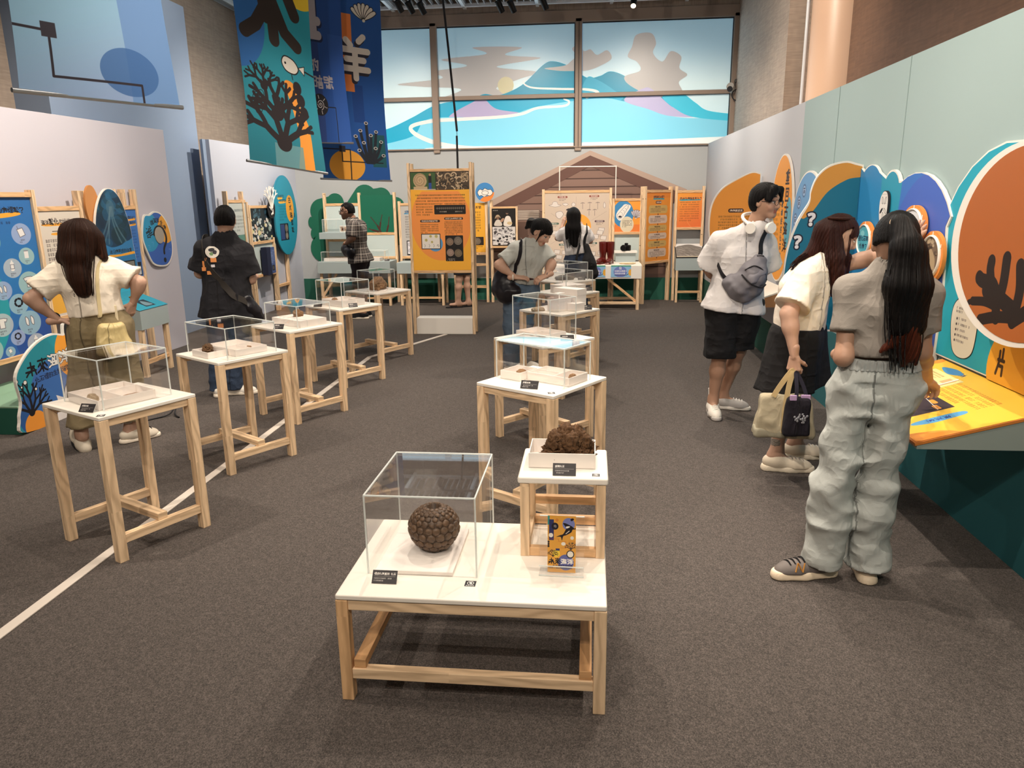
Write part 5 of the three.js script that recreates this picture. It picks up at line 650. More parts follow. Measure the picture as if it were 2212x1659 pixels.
// ---- far left partition boards
const L2 = [-4.655, 0, 0];
{
  stand('plaque_board', 'grey text board with a green photo behind the man in black tee', 'information board', L2, L90, { posts: [[lx(-9.56), 0, 1.76, 0.02], [lx(-10.02), 0, 1.76, 0.02], [lx(-10.14), 0, 1.62, 0.02]], rails: [[lx(-9.58), lx(-10.1), 1.63, 0.02], [lx(-9.58), lx(-10.1), 0.8, 0.02]], boards: [[lx(-9.58), lx(-10.1), 0.82, 1.61, print(384, 560, (g, w, h) => { bg(g, w, h, '#c2c8c4'); small(g, 120, 60, 200, 1, 22, 24, '#3a4448', 171, 1); small(g, 60, 120, 280, 5, 18, 32, '#6a726e', 172); rect(g, 90, 300, 250, 240, '#1d2f30', 4); curve(g, [[110, 320], [320, 310], [330, 440], [220, 460], [120, 420]], '#5f8f82'); }), 0.03]] });
  const t = stand('reef_photo', 'pine framed photo of pale sea-floor stones on the far left partition', 'photo panel', L2, L90, { posts: [[lx(-10.2), 0, 1.58, 0.02], [lx(-10.95), 0, 1.1, 0.02]], rails: [[lx(-10.2), lx(-10.95), 1.55, 0.02], [lx(-10.2), lx(-10.95), 1.05, 0.02], [lx(-10.2), lx(-10.95), 0.58, 0.02]], boards: [[lx(-10.22), lx(-10.93), 1.07, 1.53, print(512, 340, (g, w, h) => { bg(g, w, h, '#16222c'); g.globalAlpha = 0.8; blotches(g, w, 160, ['#20384c', '#2f5468', '#0e161c', '#50788a'], 40, 181, 0.02, 0.06); g.globalAlpha = 1; g.save(); g.translate(0, 110); blotches(g, w, 230, ['#c9cfd0', '#e3dcd4', '#a8b4b8', '#d8bfae', '#10161a', '#1c2428', '#8fa09a', '#d9cf9a'], 90, 183, 0.02, 0.08); g.restore(); }), 0.03], [lx(-10.22), lx(-10.93), 0.6, 1.03, greyBd, 0.015]] });
  const r = thing('leaflet_rack', 'dark navy leaflet rack fixed under the sea-floor photo', 'rack', [-4.6, 0.58, -10.62], L90); obj('pocket', bx(0.14, 0.4, 0.09, -0.1, 0.2, 0.03, 0.003), mat(0x141c3c), r); obj('leaflet', bx(0.17, 0.38, 0.02, 0.08, 0.2, 0.04, 0.002), mat(0x3d5288), r); obj('printed_strip', face(shapeOf([[0.0, 0.03], [0.16, 0.03], [0.16, 0.37], [0.0, 0.37]]), 0.0515), print(128, 256, (g, w, h) => { bg(g, w, h, '#4a5f94'); small(g, 14, 20, 100, 8, 12, 18, '#aab8dc', 191); rect(g, 30, 180, 70, 60, '#11151f'); ammonite(g, 65, 210, 22, '#6f6a62'); }), r);
  const e = thing('teal_oval_sign', 'tall teal oval sign with vertical title and a white coral cut-out', 'sign', [-4.645, 0, -11.42], L90), cx = 0.02, o = ell(cx - 0.02, 1.41, 0.47, 0.6); const cut = o.map(([x, y]) => [Math.max(x, -0.42), y]);
  for (const [x, y1] of [[-0.42, 1.0], [0.05, 1.0]]) obj('post', bx(0.05, y1, 0.05, x, y1 / 2, 0.0, 0.002, 1), M.wood, e); obj('rail', bx(0.44, 0.04, 0.04, -0.18, 0.36, 0.0, 0.002), M.wood2, e);
  obj('board', slab(shapeOf(cut), 0.02).translate(0, 0, 0.04), mat(0x2a7f98), e);
  obj('printed_face', face(shapeOf(cut.map(([x, y]) => [x * 0.985, 1.41 + (y - 1.41) * 0.99])), 0.0615), print(512, 700, (g, w, h) => { bg(g, w, h, '#1f93b0'); disc(g, 350, 290, 92, '#f0a93a', 120); curve(g, [[90, 190], [180, 186], [190, 204], [100, 210]], '#f0b84a'); curve(g, [[110, 224], [250, 218], [256, 238], [120, 244]], '#f0b84a'); title(g, 96, 168, 5, 24, '#123a4a', 195); title(g, 120, 206, 6, 24, '#123a4a', 196); small(g, 90, 260, 190, 6, 16, 24, '#176a82', 197); column(g, '跟古水暗號酸', 320, 120, 52, 8, '#0f2a38', 1.3, 8); column(g, '重回水裡態病', 318, 118, 0.01, 0.01, '#0f2a38'); rect(g, 90, 420, 190, 150, '#0f1626'); rect(g, 98, 428, 90, 134, '#32467a'); ammonite(g, 232, 462, 34, '#8a8276'); ammonite(g, 232, 530, 30, '#9a9286'); rect(g, 440, 330, 14, 40, '#15131a'); }), e);
  const ct = thing('coral_cutout', 'white branching coral cut-out with black base on the teal oval sign', 'sign', [-4.57, 1.52, -10.86], L90), cg = [], q = rng(14);
  const br = (x, y, a, l, r, d) => { const X = x + Math.cos(a) * l, Y = y + Math.sin(a) * l; cg.push(beamTube([x, y, 0], [X, Y, 0], r)); cg.push(new THREE.SphereGeometry(r, 6, 5).translate(X, Y, 0)); if (d) { br(X, Y, a + 0.35 + q() * 0.2, l * 0.75, r * 0.85, d - 1); br(X, Y, a - 0.3 - q() * 0.25, l * 0.75, r * 0.85, d - 1); } };
  for (const a of [1.1, 1.45, 1.8, 2.1]) br(0.02 + (a - 1.6) * -0.04, 0.0, a, 0.14, 0.013, 2); const cm = obj('branches', cg, M.white, ct); cm.scale.set(1, 1, 0.5); cm.userData.label = 'white branches';
  const cb = obj('base_board', slab(shapeOf(smoothPts([[-0.1, -0.1], [-0.12, 0.02], [-0.06, 0.1], [0.06, 0.11], [0.14, 0.04], [0.12, -0.08], [0.02, -0.14]], 6)), 0.01).translate(0.02, 0, -0.02), M.black, ct); cb.userData.label = 'black base';
  const sg = []; for (const [x, y, a] of [[-0.02, -0.09, 0.6], [0.05, -0.08, 1.6], [0.0, -0.02, 2.4]]) sg.push(beamTube([x, y, 0], [x + Math.cos(a) * 0.09, y + Math.sin(a) * 0.07, 0], 0.014)); obj('small_branches', sg, M.white, ct).scale.set(1, 1, 0.4);
}
// ---------------------------------------------------------------- right-hand wall: cut-out boards with white edges.  Local x runs towards the camera, local z into the room
const RW = [1.908, 0, 0], R90 = -Math.PI / 2;
function cutBoard(parent, pts, m, z, t = 0.02, edge = 0.014, name = 'printed_face') {
  const c = pts.reduce((a, p) => [a[0] + p[0] / pts.length, a[1] + p[1] / pts.length], [0, 0]), grow = pts.map(([x, y]) => { const d = Math.hypot(x - c[0], y - c[1]); return [x + (x - c[0]) / d * edge, y + (y - c[1]) / d * edge]; });
  obj('white_edge', slab(shapeOf(grow), t).translate(0, 0, z), M.white, parent); obj(name, face(shapeOf(pts), z + t + 0.0015), m, parent);
}
{
  // orange pair: a fold-out lobe facing the room and a tall oval on the wall
  const a = thing('orange_lobe_board', 'orange rounded fold-out board with text behind the man with sling bag', 'information board', [0, 0, -8.4]);
  cutBoard(a, smoothPts([[1.88, 1.835], [1.8, 1.85], [1.68, 1.8], [1.5, 1.69], [1.405, 1.54], [1.38, 1.34], [1.40, 1.14], [1.47, 0.94], [1.6, 0.86], [1.88, 0.84]], 6, false), print(400, 800, (g, w, h) => { bg(g, w, h, '#f0a03e'); disc(g, 420, 150, 60, '#6f7ac0'); rect(g, 150, 290, 130, 34, '#3a1a12', 16); title(g, 164, 297, 5, 20, '#f3e7d8', 201); small(g, 70, 350, 300, 6, 15, 24, '#8a5a24', 202); rect(g, 60, 500, 320, 220, '#241c1c', 8); rect(g, 74, 520, 120, 180, '#8f8a88'); rect(g, 210, 520, 150, 180, '#6f6a68'); }), -0.01);
  const b = thing('orange_oval_board', 'tall orange oval board with vertical title on the right wall', 'information board', RW, R90);
  cutBoard(b, ell(-7.46, 1.4, 0.385, 0.58), print(512, 760, (g, w, h) => { bg(g, w, h, '#f0a03e'); disc(g, 440, 400, 70, '#58a8c0', 150); column(g, '重回古海洋', 330, 90, 84, 12, '#2a1f26', 1.2, 8); small(g, 60, 260, 190, 10, 16, 30, '#8a5a24', 203); rect(g, 60, 540, 150, 120, '#3a2c28'); rect(g, 68, 548, 134, 100, '#b59c86'); column(g, '號誰態魚化石的', 270, 270, 40, 6, '#2a4a60', 1.3, 3); rect(g, 400, 520, 16, 34, '#17121a'); }), 0.004);
  const c = thing('blue_oval_board', 'light blue oval board with ring emblems, mostly behind teal question board', 'information board', RW, R90);
  cutBoard(c, ell(-6.62, 1.38, 0.42, 0.42), print(512, 512, (g, w, h) => { bg(g, w, h, '#6aa0d0'); for (const [x, y] of [[60, 240], [110, 150], [190, 90], [70, 340]]) { disc(g, x, y, 34, '#4a6f9c'); disc(g, x, y, 26, '#9ab8dc'); glyph(g, '石', x - 15, y - 15, 30, 5, '#2a3a5c'); } }), 0.004);
  // teal fold-out with question marks, facing the room
  const d = thing('teal_question_board', 'dark teal fold-out board with two white question marks and ochre top', 'information board', [0, 0, -5.44]);
  const dp = smoothPts([[1.89, 1.80], [1.85, 1.81], [1.775, 1.826], [1.67, 1.797], [1.60, 1.728], [1.568, 1.636], [1.562, 1.56], [1.50, 1.434], [1.45, 1.276], [1.43, 1.115], [1.43, 0.918], [1.46, 0.70], [1.89, 0.68]], 6, false);
  cutBoard(d, dp, print(400, 960, (g, w, h) => { bg(g, w, h, '#0f6f8c'); const P = (x, y) => [(x - 1.425) / 0.465 * w, (1.83 - y) / 1.15 * h]; curve(g, [P(1.4, 1.95), P(1.9, 1.95), P(1.93, 1.76), P(1.8, 1.72), P(1.68, 1.64), P(1.58, 1.5), P(1.5, 1.5)], '#d8943c'); for (const [x, y, s] of [[1.585, 1.455, 70], [1.505, 1.3, 76]]) { const p = P(x, y); g.font = 'bold 96px sans-serif'; g.lineWidth = 22; g.strokeStyle = '#141a30'; g.strokeText('?', p[0] - 20, p[1] + 34); g.fillStyle = '#e9e4e6'; g.strokeStyle = '#e9e4e6'; g.lineWidth = 6; g.fillText('?', p[0] - 20, p[1] + 34); g.strokeText('?', p[0] - 20, p[1] + 34); } }), -0.012);
  // blue board on the wall with dials
  const e = thing('blue_dial_board', 'bright blue scalloped wall board carrying round dials and sand dollar', 'information board', RW, R90);
  const ep = [[-5.43, 0.62], [-5.43, 1.79], ...bumps([[-5.24, 1.58, 0.22, 125, 50], [-4.89, 1.63, 0.12, 140, 25], [-4.53, 1.2, 0.53, 115, 35]]), [-4.13, 1.45], [-4.08, 1.1], [-4.1, 0.62]];
  cutBoard(e, ep, print(512, 480, (g, w, h) => { bg(g, w, h, '#3a74c8'); g.fillStyle = '#2b86c0'; g.fillRect(0, 0, w * 0.32, h); disc(g, w * 0.4, 20, 60, '#2a98b8', 200); disc(g, w * 0.8, h * 0.6, 200, '#4668c4', 260); g.fillStyle = '#23418c'; g.fillRect(w * 0.82, h * 0.62, 30, h); g.fillStyle = '#3a74c8'; g.fillRect(w * 0.9, h * 0.62, 20, h); }), 0.004);
  // dials: orange ring with a pale centre, a thing each
  const dial = (label, z, y, r, inner, rz = r) => {
    const t = thing('round_dial', label, 'dial', [1.874, y, z], R90); obj('ring_plate', new THREE.CylinderGeometry(1, 1, 0.02, 48).rotateX(Math.PI / 2).scale(rz, r, 1).translate(0, 0, 0.01), mat(0xeb8f3e), t);
    const tr = obj('white_rim', new THREE.TorusGeometry(1, 0.06, 10, 48).scale(rz * 0.8, r * 0.8, 0.18).translate(0, 0, 0.022), M.white, t); obj('printed_centre', face(shapeOf(ell(0, 0, rz * 0.77, r * 0.77)), 0.0245), inner, t);
    for (const a of [90, 30, 150]) obj('tick', bx(0.006, 0.02, 0.003, rz * 0.9 * Math.cos(R(a)), r * 0.9 * Math.sin(R(a)), 0.0215, 0.001), M.white, t); return t;
  };
  dial('round dial with a pale turquoise window and dark lettering', -5.17, 1.325, 0.12, print(256, 256, (g, w, h) => { bg(g, w, h, '#6fc3d2'); disc(g, 128, 128, 110, '#58b3c6'); disc(g, 100, 70, 40, '#8fd4de', 26); word(g, '是化石嗎', 20, 90, 50, 7, '#1d2c4a', 1.05); glyph(g, '?', 218, 92, 44, 7, '#1d2c4a'); word(g, '水病', 50, 160, 50, 7, '#1d2c4a'); glyph(g, '?', 170, 162, 44, 7, '#1d2c4a'); }), 0.14);
  dial('round dial with a white centre, under the raised hand', -4.46, 1.445, 0.11, print(128, 128, (g, w, h) => { bg(g, w, h, '#e6e8ec'); disc(g, 64, 64, 30, '#b9c0cc'); glyph(g, '石', 44, 44, 40, 6, '#7a86a0'); }), 0.15);
  const d3 = dial('oval orange-rimmed dial showing a stone photograph below the hand', -4.19, 1.29, 0.135, print(256, 300, (g, w, h) => { bg(g, w, h, '#7a6654'); blotches(g, w, h, ['#9a8570', '#5f4e40', '#b8a488', '#4a3c32'], 50, 211, 0.04, 0.12); curve(g, [[130, 90], [200, 160], [200, 240], [120, 220], [90, 150]], '#b39c7c'); curve(g, [[60, 150], [80, 150], [90, 280], [60, 280]], '#c9b490'); }), 0.135);
  const sd = thing('sand_dollar', 'white sand dollar fossil cut-out between the first two dials', 'sign', [1.878, 1.545, -4.93], R90), so = smoothPts([[-0.06, 0.04], [-0.02, 0.085], [0.035, 0.08], [0.06, 0.03], [0.055, -0.06], [0.02, -0.11], [-0.035, -0.1], [-0.062, -0.036]], 6);
  obj('board', slab(shapeOf(so.map(([x, y]) => [x * 1.06, y * 1.05])), 0.012), M.black, sd); obj('printed_face', face(shapeOf(so), 0.0135), print(128, 256, (g, w, h) => { bg(g, w, h, '#e9e5e0'); for (const [x, y, a, f] of [[44, 70, 0.3, 0], [88, 70, -0.3, 0], [36, 150, -0.8, 1], [94, 150, 0.8, 0], [64, 190, 0, 0]]) { g.save(); g.translate(x, y); g.rotate(-a); g.strokeStyle = '#1c1a22'; g.lineWidth = 4; g.beginPath(); g.ellipse(0, 0, 9, 28, 0, 0, 7); g.stroke(); if (f) { g.fillStyle = '#1c1a22'; g.fill(); } g.restore(); } small(g, 20, 20, 90, 3, 4, 70, '#8a8688', 221, 0.5); }), sd);
  // teal ground behind the round board, speech bubble, yellow disc
  const f = thing('teal_board', 'large turquoise wall board behind the big orange disc', 'information board', RW, R90);
  cutBoard(f, [[-4.16, 0.79], [-4.18, 1.45], ...bumps([[-3.62, 1.22, 0.615, 150, 40]]), [-2.9, 1.5], [-2.4, 1.3], [-2.0, 1.2], [-2.0, 0.79]], mat(0x1fa3bd), 0.002, 0.012, 0.012);
  const sb = thing('speech_bubble', 'cream speech bubble with a numbered list on the turquoise wall board', 'sign', [1.893, 0.96, -3.82], R90), bo = smoothPts([[-0.13, 0.0], [-0.125, 0.1], [-0.06, 0.15], [0.04, 0.14], [0.11, 0.09], [0.12, 0.0], [0.1, -0.1], [0.02, -0.14], [-0.08, -0.12]], 6);
  obj('board', slab(shapeOf(bo.map(([x, y]) => [x * 1.03 - 0.003, y * 1.03])), 0.003), mat(0x2c3a44), sb); obj('printed_face', face(shapeOf(bo), 0.0042), print(256, 300, (g, w, h) => { bg(g, w, h, '#e3dccf'); small(g, 40, 50, 180, 2, 12, 18, '#4a4248', 231, 0.4); for (let i = 0; i < 5; i++) { disc(g, 58, 110 + i * 28, 7, '#4a4248'); small(g, 72, 103 + i * 28, 80 + (i & 1) * 50, 1, 12, 18, '#4a4248', 232 + i, 1); } }), sb);
  const yd = thing('yellow_disc', 'yellow wall disc with a large brown character above the counter', 'sign', [1.893, 0.86, -3.13], R90);
  { const yo = ell(0, -0.02, 0.44, 0.3).map(([x, y]) => [x, Math.max(y, -0.085)]); obj('disc', slab(shapeOf(yo), 0.003), mat(0xf2ae35), yd);
    obj('printed_face', face(shapeOf(yo), 0.0038), print(800, 330, (g, w, h) => { bg(g, w, h, '#f2ae35'); g.save(); g.scale(1, 1); glyph(g, '片', 66, 186, 112, 15, '#3a1d14', 0.62); glyph(g, '水', 70, 60, 100, 15, '#3a1d14', 0.62); g.restore(); }), yd); }
  const bd = thing('orange_disc_board', 'big burnt-orange oval board with thick white rim and dark coral at the right edge', 'information board', [1.908, 1.42, -3.1], R90), bp = ell(-0.03, -0.004, 0.525, 0.398, 72);
  const tr = slab(shapeOf(bp), 0.07).translate(0, 0, 0.135); obj('thick_white_rim', tr, M.white, bd); obj('mounting_block', bx(0.5, 0.4, 0.13, 0, 0, 0.068, 0.003), M.edge, bd);
  obj('printed_face', face(shapeOf(ell(0, 0, 0.487, 0.378, 72)), 0.2065), print(1000, 780, (g, w, h) => { bg(g, w, h, '#b26228'); const P = (x, y) => [(x + 0.487) / 0.974 * w, (0.378 - y) / 0.756 * h]; const rd = (pts, lw) => curve(g, pts.map((p) => P(...p)), null, '#1c0c08', lw, true);
    rd([[-0.1, -0.3], [-0.12, -0.22], [-0.16, -0.17], [-0.24, -0.165], [-0.27, -0.155]], 64); rd([[-0.16, -0.19], [-0.19, -0.12], [-0.19, -0.08]], 60); rd([[-0.1, -0.24], [-0.08, -0.16], [-0.08, -0.06]], 62); rd([[-0.3, -0.26], [-0.2, -0.25], [-0.1, -0.26]], 40); rd([[-0.22, -0.33], [-0.1, -0.3], [0.05, -0.28]], 50); rd([[0.02, -0.3], [0.04, -0.18], [0.02, -0.08]], 60); rd([[0.02, -0.3], [0.14, -0.22], [0.2, -0.12]], 60); rd([[-0.2, -0.2], [-0.1, -0.22], [0.0, -0.25]], 70); rd([[-0.3, -0.26], [-0.33, -0.27]], 26); }), bd);
  // sloping yellow counter with print, and its twin farther along
  const wedge = (label, z0, z1, cap, side, xf = 1.38, draw) => {
    const t = thing('sloping_counter', label, 'counter', [0, 0, 0]), L = z1 - z0, prof = shapeOf([[xf, 0.598], [1.905, 0.598], [1.905, 0.755], [xf, 0.612]]);
    obj('body', slab(prof, L - 0.006).translate(0, 0, z0 + 0.003), side, t); const a = Math.atan2(0.755 - 0.612, 1.905 - xf), W = Math.hypot(1.905 - xf, 0.143);
    const slabG = bx(W + 0.01, 0.014, L, 0, 0.007, 0, 0.002).rotateZ(a).translate((xf + 1.905) / 2 - 0.003, 0.6835, (z0 + z1) / 2); obj('top_board', slabG, cap, t);
    if (draw) obj('printed_top', face(shapeOf([[0, 0], [L - 0.01, 0], [L - 0.01, W - 0.004], [0, W - 0.004]])).rotateX(-Math.PI / 2).rotateY(Math.PI / 2 * 3).translate(-W / 2 + 0.004, 0.0155, -L / 2 + 0.005).rotateZ(a).translate((xf + 1.905) / 2 - 0.003, 0.6835, (z0 + z1) / 2), draw, t);
    return t;
  };
  wedge('yellow topped sloping wall counter with brown text, grey underside', -4.02, -3.03, mat(0xc7772f), mat(0x8d9791), 1.38, print(1024, 560, (g, w, h) => {
    // canvas x runs from far (left) to near (right) end, canvas y from wall (top) to front (bottom)
    bg(g, w, h, '#f5c944'); curve(g, [[930, 600], [940, 480], [985, 400], [1060, 380], [1060, 600]], '#ee9a3c'); curve(g, [[-20, 120], [60, 40], [20, -20], [-20, -20]], '#ee9a3c');
    small(g, 385, 110, 450, 5, 20, 30, '#c9761f', 241, 0.7); title(g, 190, 36, 5, 32, '#2a3f7a', 242); curve(g, [[140, 60], [240, 30], [340, 50], [260, 90]], '#4a90c8'); rect(g, 360, 268, 370, 230, '#3a2c30'); curve(g, [[400, 480], [440, 400], [520, 350], [600, 380], [640, 470]], '#5f8a5a'); curve(g, [[410, 490], [470, 430], [560, 450], [580, 490]], '#e8c9a0'); for (const [x, y] of [[470, 290], [570, 296], [650, 316]]) rect(g, x, y, 64, 24, '#e79a3a', 10); line(g, [[430, 300], [715, 336]], '#efe6dc', 3); curve(g, [[800, 270], [836, 264], [852, 340], [858, 430], [836, 500], [808, 480], [796, 380]], '#5aa6dc'); column(g, '海洋魚', 812, 330, 30, 4, '#2a4a9c', 1.2); }));
  wedge('tan sloping wall counter behind the man and woman, lower on the wall', -8.3, -7.1, mat(0xe9e2d6), mat(0xb07d52), 1.5);
  const leaf = thing('worksheet', 'pale yellow worksheet under the hand of the grey tee woman', 'paper', [1.715, 0.7205, -3.74], 0); const tilt = Math.atan2(0.143, 0.525);
  obj('sheet', bx(0.2, 0.0015, 0.29, 0, 0, 0, 0).rotateZ(tilt), mat(0xefe3a4), leaf); obj('printed_sheet', face(shapeOf([[-0.14, -0.095], [0.14, -0.095], [0.14, 0.095], [-0.14, 0.095]])).rotateX(-Math.PI / 2).rotateY(-Math.PI / 2).translate(0, 0.0016, 0).rotateZ(tilt), print(256, 180, (g, w, h) => { bg(g, w, h, '#f0e39c'); small(g, 20, 20, 120, 4, 9, 15, '#a07a3a', 251); g.strokeStyle = '#5a5048'; g.lineWidth = 2; g.beginPath(); g.ellipse(150, 110, 80, 36, 0, 0, 7); g.stroke(); rect(g, 180, 16, 60, 50, '#e0b07a'); }), leaf);
  const pen = obj('pencil', beamTube([1.60, 0.765, -3.43], [1.70, 0.80, -3.42], 0.004), M.white); tag(pen, 'white pencil held over the worksheet on the yellow counter', 'pencil');
  // security camera at the window corner
  const s = thing('security_camera', 'small security camera with a coiled cable at the right window edge', 'camera', [2.2, 3.18, -12.07], 0); obj('housing', [new THREE.CylinderGeometry(0.055, 0.055, 0.14, 20).rotateX(Math.PI / 2 - 0.3).rotateY(-0.5)], mat(0xb9b2aa), s); obj('lens', new THREE.CylinderGeometry(0.04, 0.04, 0.02, 20).rotateX(Math.PI / 2 - 0.3).rotateY(-0.5).translate(-0.035, -0.022, 0.07), M.black, s); obj('bracket', [bx(0.03, 0.16, 0.03, 0.06, 0.03, -0.03, 0.003), bx(0.05, 0.05, 0.05, 0.07, 0.1, 0, 0.01)], mat(0x4a4440), s); obj('cable', new THREE.TorusGeometry(0.08, 0.008, 6, 28).translate(0.09, -0.1, 0.02), M.black, s);
}
// ---------------------------------------------------------------- people: distance fields meshed with surface nets
function nets(f, lo, hi, cell, color) {
  const n = [0, 1, 2].map((k) => Math.ceil((hi[k] - lo[k]) / cell) + 2), [nx, ny, nz] = n, G0 = new Float32Array(nx * ny * nz), B = 4, id = (i, j, k) => (k * ny + j) * nx + i;
  for (let k = 0; k < nz; k += B) for (let j = 0; j < ny; j += B) for (let i = 0; i < nx; i += B) {
    const m = B / 2 - 0.5, d = f(lo[0] + (i + m) * cell, lo[1] + (j + m) * cell, lo[2] + (k + m) * cell), far = Math.abs(d) > B * cell * 1.15 + 0.016;
    for (let c = k; c < Math.min(k + B, nz); c++) for (let b = j; b < Math.min(j + B, ny); b++) for (let a = i; a < Math.min(i + B, nx); a++) G0[id(a, b, c)] = far ? d : f(lo[0] + a * cell, lo[1] + b * cell, lo[2] + c * cell);
  }
  const vid = new Int32Array(nx * ny * nz).fill(-1), pos = [], idx = [];
  const E = [[0, 1], [2, 3], [4, 5], [6, 7], [0, 2], [1, 3], [4, 6], [5, 7], [0, 4], [1, 5], [2, 6], [3, 7]], v = new Float32Array(8);
  for (let k = 0; k < nz - 1; k++) for (let j = 0; j < ny - 1; j++) for (let i = 0; i < nx - 1; i++) {
    let mask = 0; for (let c = 0; c < 8; c++) { v[c] = G0[id(i + (c & 1), j + ((c >> 1) & 1), k + (c >> 2))]; if (v[c] < 0) mask |= 1 << c; }
    if (mask === 0 || mask === 255) continue; let x = 0, y = 0, z = 0, q = 0;
    for (const [a, b] of E) { if ((v[a] < 0) === (v[b] < 0)) continue; const t = v[a] / (v[a] - v[b]); x += (a & 1) + t * ((b & 1) - (a & 1)); y += ((a >> 1) & 1) + t * (((b >> 1) & 1) - ((a >> 1) & 1)); z += (a >> 2) + t * ((b >> 2) - (a >> 2)); q++; }
    vid[id(i, j, k)] = pos.length / 3; pos.push(lo[0] + (i + x / q) * cell, lo[1] + (j + y / q) * cell, lo[2] + (k + z / q) * cell);
  }
  const quad = (a, b, c, d, flip) => { if (a < 0 || b < 0 || c < 0 || d < 0) return; flip ? idx.push(a, c, b, a, d, c) : idx.push(a, b, c, a, c, d); };
  for (let k = 1; k < nz - 1; k++) for (let j = 1; j < ny - 1; j++) for (let i = 1; i < nx - 1; i++) {
    const s = G0[id(i, j, k)] < 0;
    if (s !== G0[id(i + 1, j, k)] < 0) quad(vid[id(i, j - 1, k - 1)], vid[id(i, j, k - 1)], vid[id(i, j, k)], vid[id(i, j - 1, k)], !s);
    if (s !== G0[id(i, j + 1, k)] < 0) quad(vid[id(i - 1, j, k - 1)], vid[id(i - 1, j, k)], vid[id(i, j, k)], vid[id(i, j, k - 1)], !s);
    if (s !== G0[id(i, j, k + 1)] < 0) quad(vid[id(i - 1, j - 1, k)], vid[id(i, j - 1, k)], vid[id(i, j, k)], vid[id(i - 1, j, k)], !s);
  }
  const g = new THREE.BufferGeometry(); g.setAttribute('position', new THREE.Float32BufferAttribute(pos, 3)); g.setIndex(idx); g.computeVertexNormals();
  const uv = new Float32Array(pos.length / 3 * 2), cx = (lo[0] + hi[0]) / 2, cz = (lo[2] + hi[2]) / 2;
  for (let i = 0; i < pos.length / 3; i++) { uv[2 * i] = Math.atan2(pos[3 * i] - cx, -(pos[3 * i + 2] - cz)) * 0.17; uv[2 * i + 1] = pos[3 * i + 1]; }
  g.setAttribute('uv', new THREE.BufferAttribute(uv, 2));
  if (color) { const col = new Float32Array(pos.length); for (let i = 0; i < pos.length; i += 3) { const c = color(pos[i], pos[i + 1], pos[i + 2]); col[i] = c[0]; col[i + 1] = c[1]; col[i + 2] = c[2]; } g.setAttribute('color', new THREE.BufferAttribute(col, 3)); }
  return g;
}
const smin = (a, b, k) => { const h = Math.max(k - Math.abs(a - b), 0) / k; return Math.min(a, b) - h * h * k * 0.25; };
function cone(p, a, b, ra, rb) { const bx0 = b[0] - a[0], by = b[1] - a[1], bz = b[2] - a[2], px = p[0] - a[0], py = p[1] - a[1], pz = p[2] - a[2], t = clamp((px * bx0 + py * by + pz * bz) / (bx0 * bx0 + by * by + bz * bz + 1e-9), 0, 1); return Math.hypot(px - t * bx0, py - t * by, pz - t * bz) - (ra + (rb - ra) * t); }
// prims: [a, b, ra, rb] capsules; joined with smooth minimum k
const P3 = [0, 0, 0];
function union(prims, k) { return (x, y, z) => { P3[0] = x; P3[1] = y; P3[2] = z; let d = 9; for (const q of prims) { const e = cone(P3, q[0], q[1], q[2], q[3]); d = d > 8 ? e : smin(d, e, k); } return d; }; }
const add = (a, b, k = 1) => [a[0] + b[0] * k, a[1] + b[1] * k, a[2] + b[2] * k], sub = (a, b) => [a[0] - b[0], a[1] - b[1], a[2] - b[2]], mix = (a, b, t) => [a[0] + (b[0] - a[0]) * t, a[1] + (b[1] - a[1]) * t, a[2] + (b[2] - a[2]) * t];
const nrm = (a) => { const l = Math.hypot(...a) || 1; return [a[0] / l, a[1] / l, a[2] / l]; }, dot = (a, b) => a[0] * b[0] + a[1] * b[1] + a[2] * b[2], cross = (a, b) => [a[1] * b[2] - a[2] * b[1], a[2] * b[0] - a[0] * b[2], a[0] * b[1] - a[1] * b[0]];
function bounds(prims, m) { const lo = [9, 9, 9], hi = [-9, -99, -99]; for (const q of prims) for (const [p, r] of [[q[0], q[2]], [q[1], q[3]]]) for (let k = 0; k < 3; k++) { lo[k] = Math.min(lo[k], p[k] - r - m); hi[k] = Math.max(hi[k], p[k] + r + m); } return [lo, hi]; }
const plane = (o, n) => (x, y, z) => (x - o[0]) * n[0] + (y - o[1]) * n[1] + (z - o[2]) * n[2];
function blob(prims, k, cell, extra, color) { const u = union(prims, k), [lo, hi] = bounds(prims, 0.03); return nets(extra ? (x, y, z) => extra(u(x, y, z), x, y, z) : u, lo, hi, cell, color); }
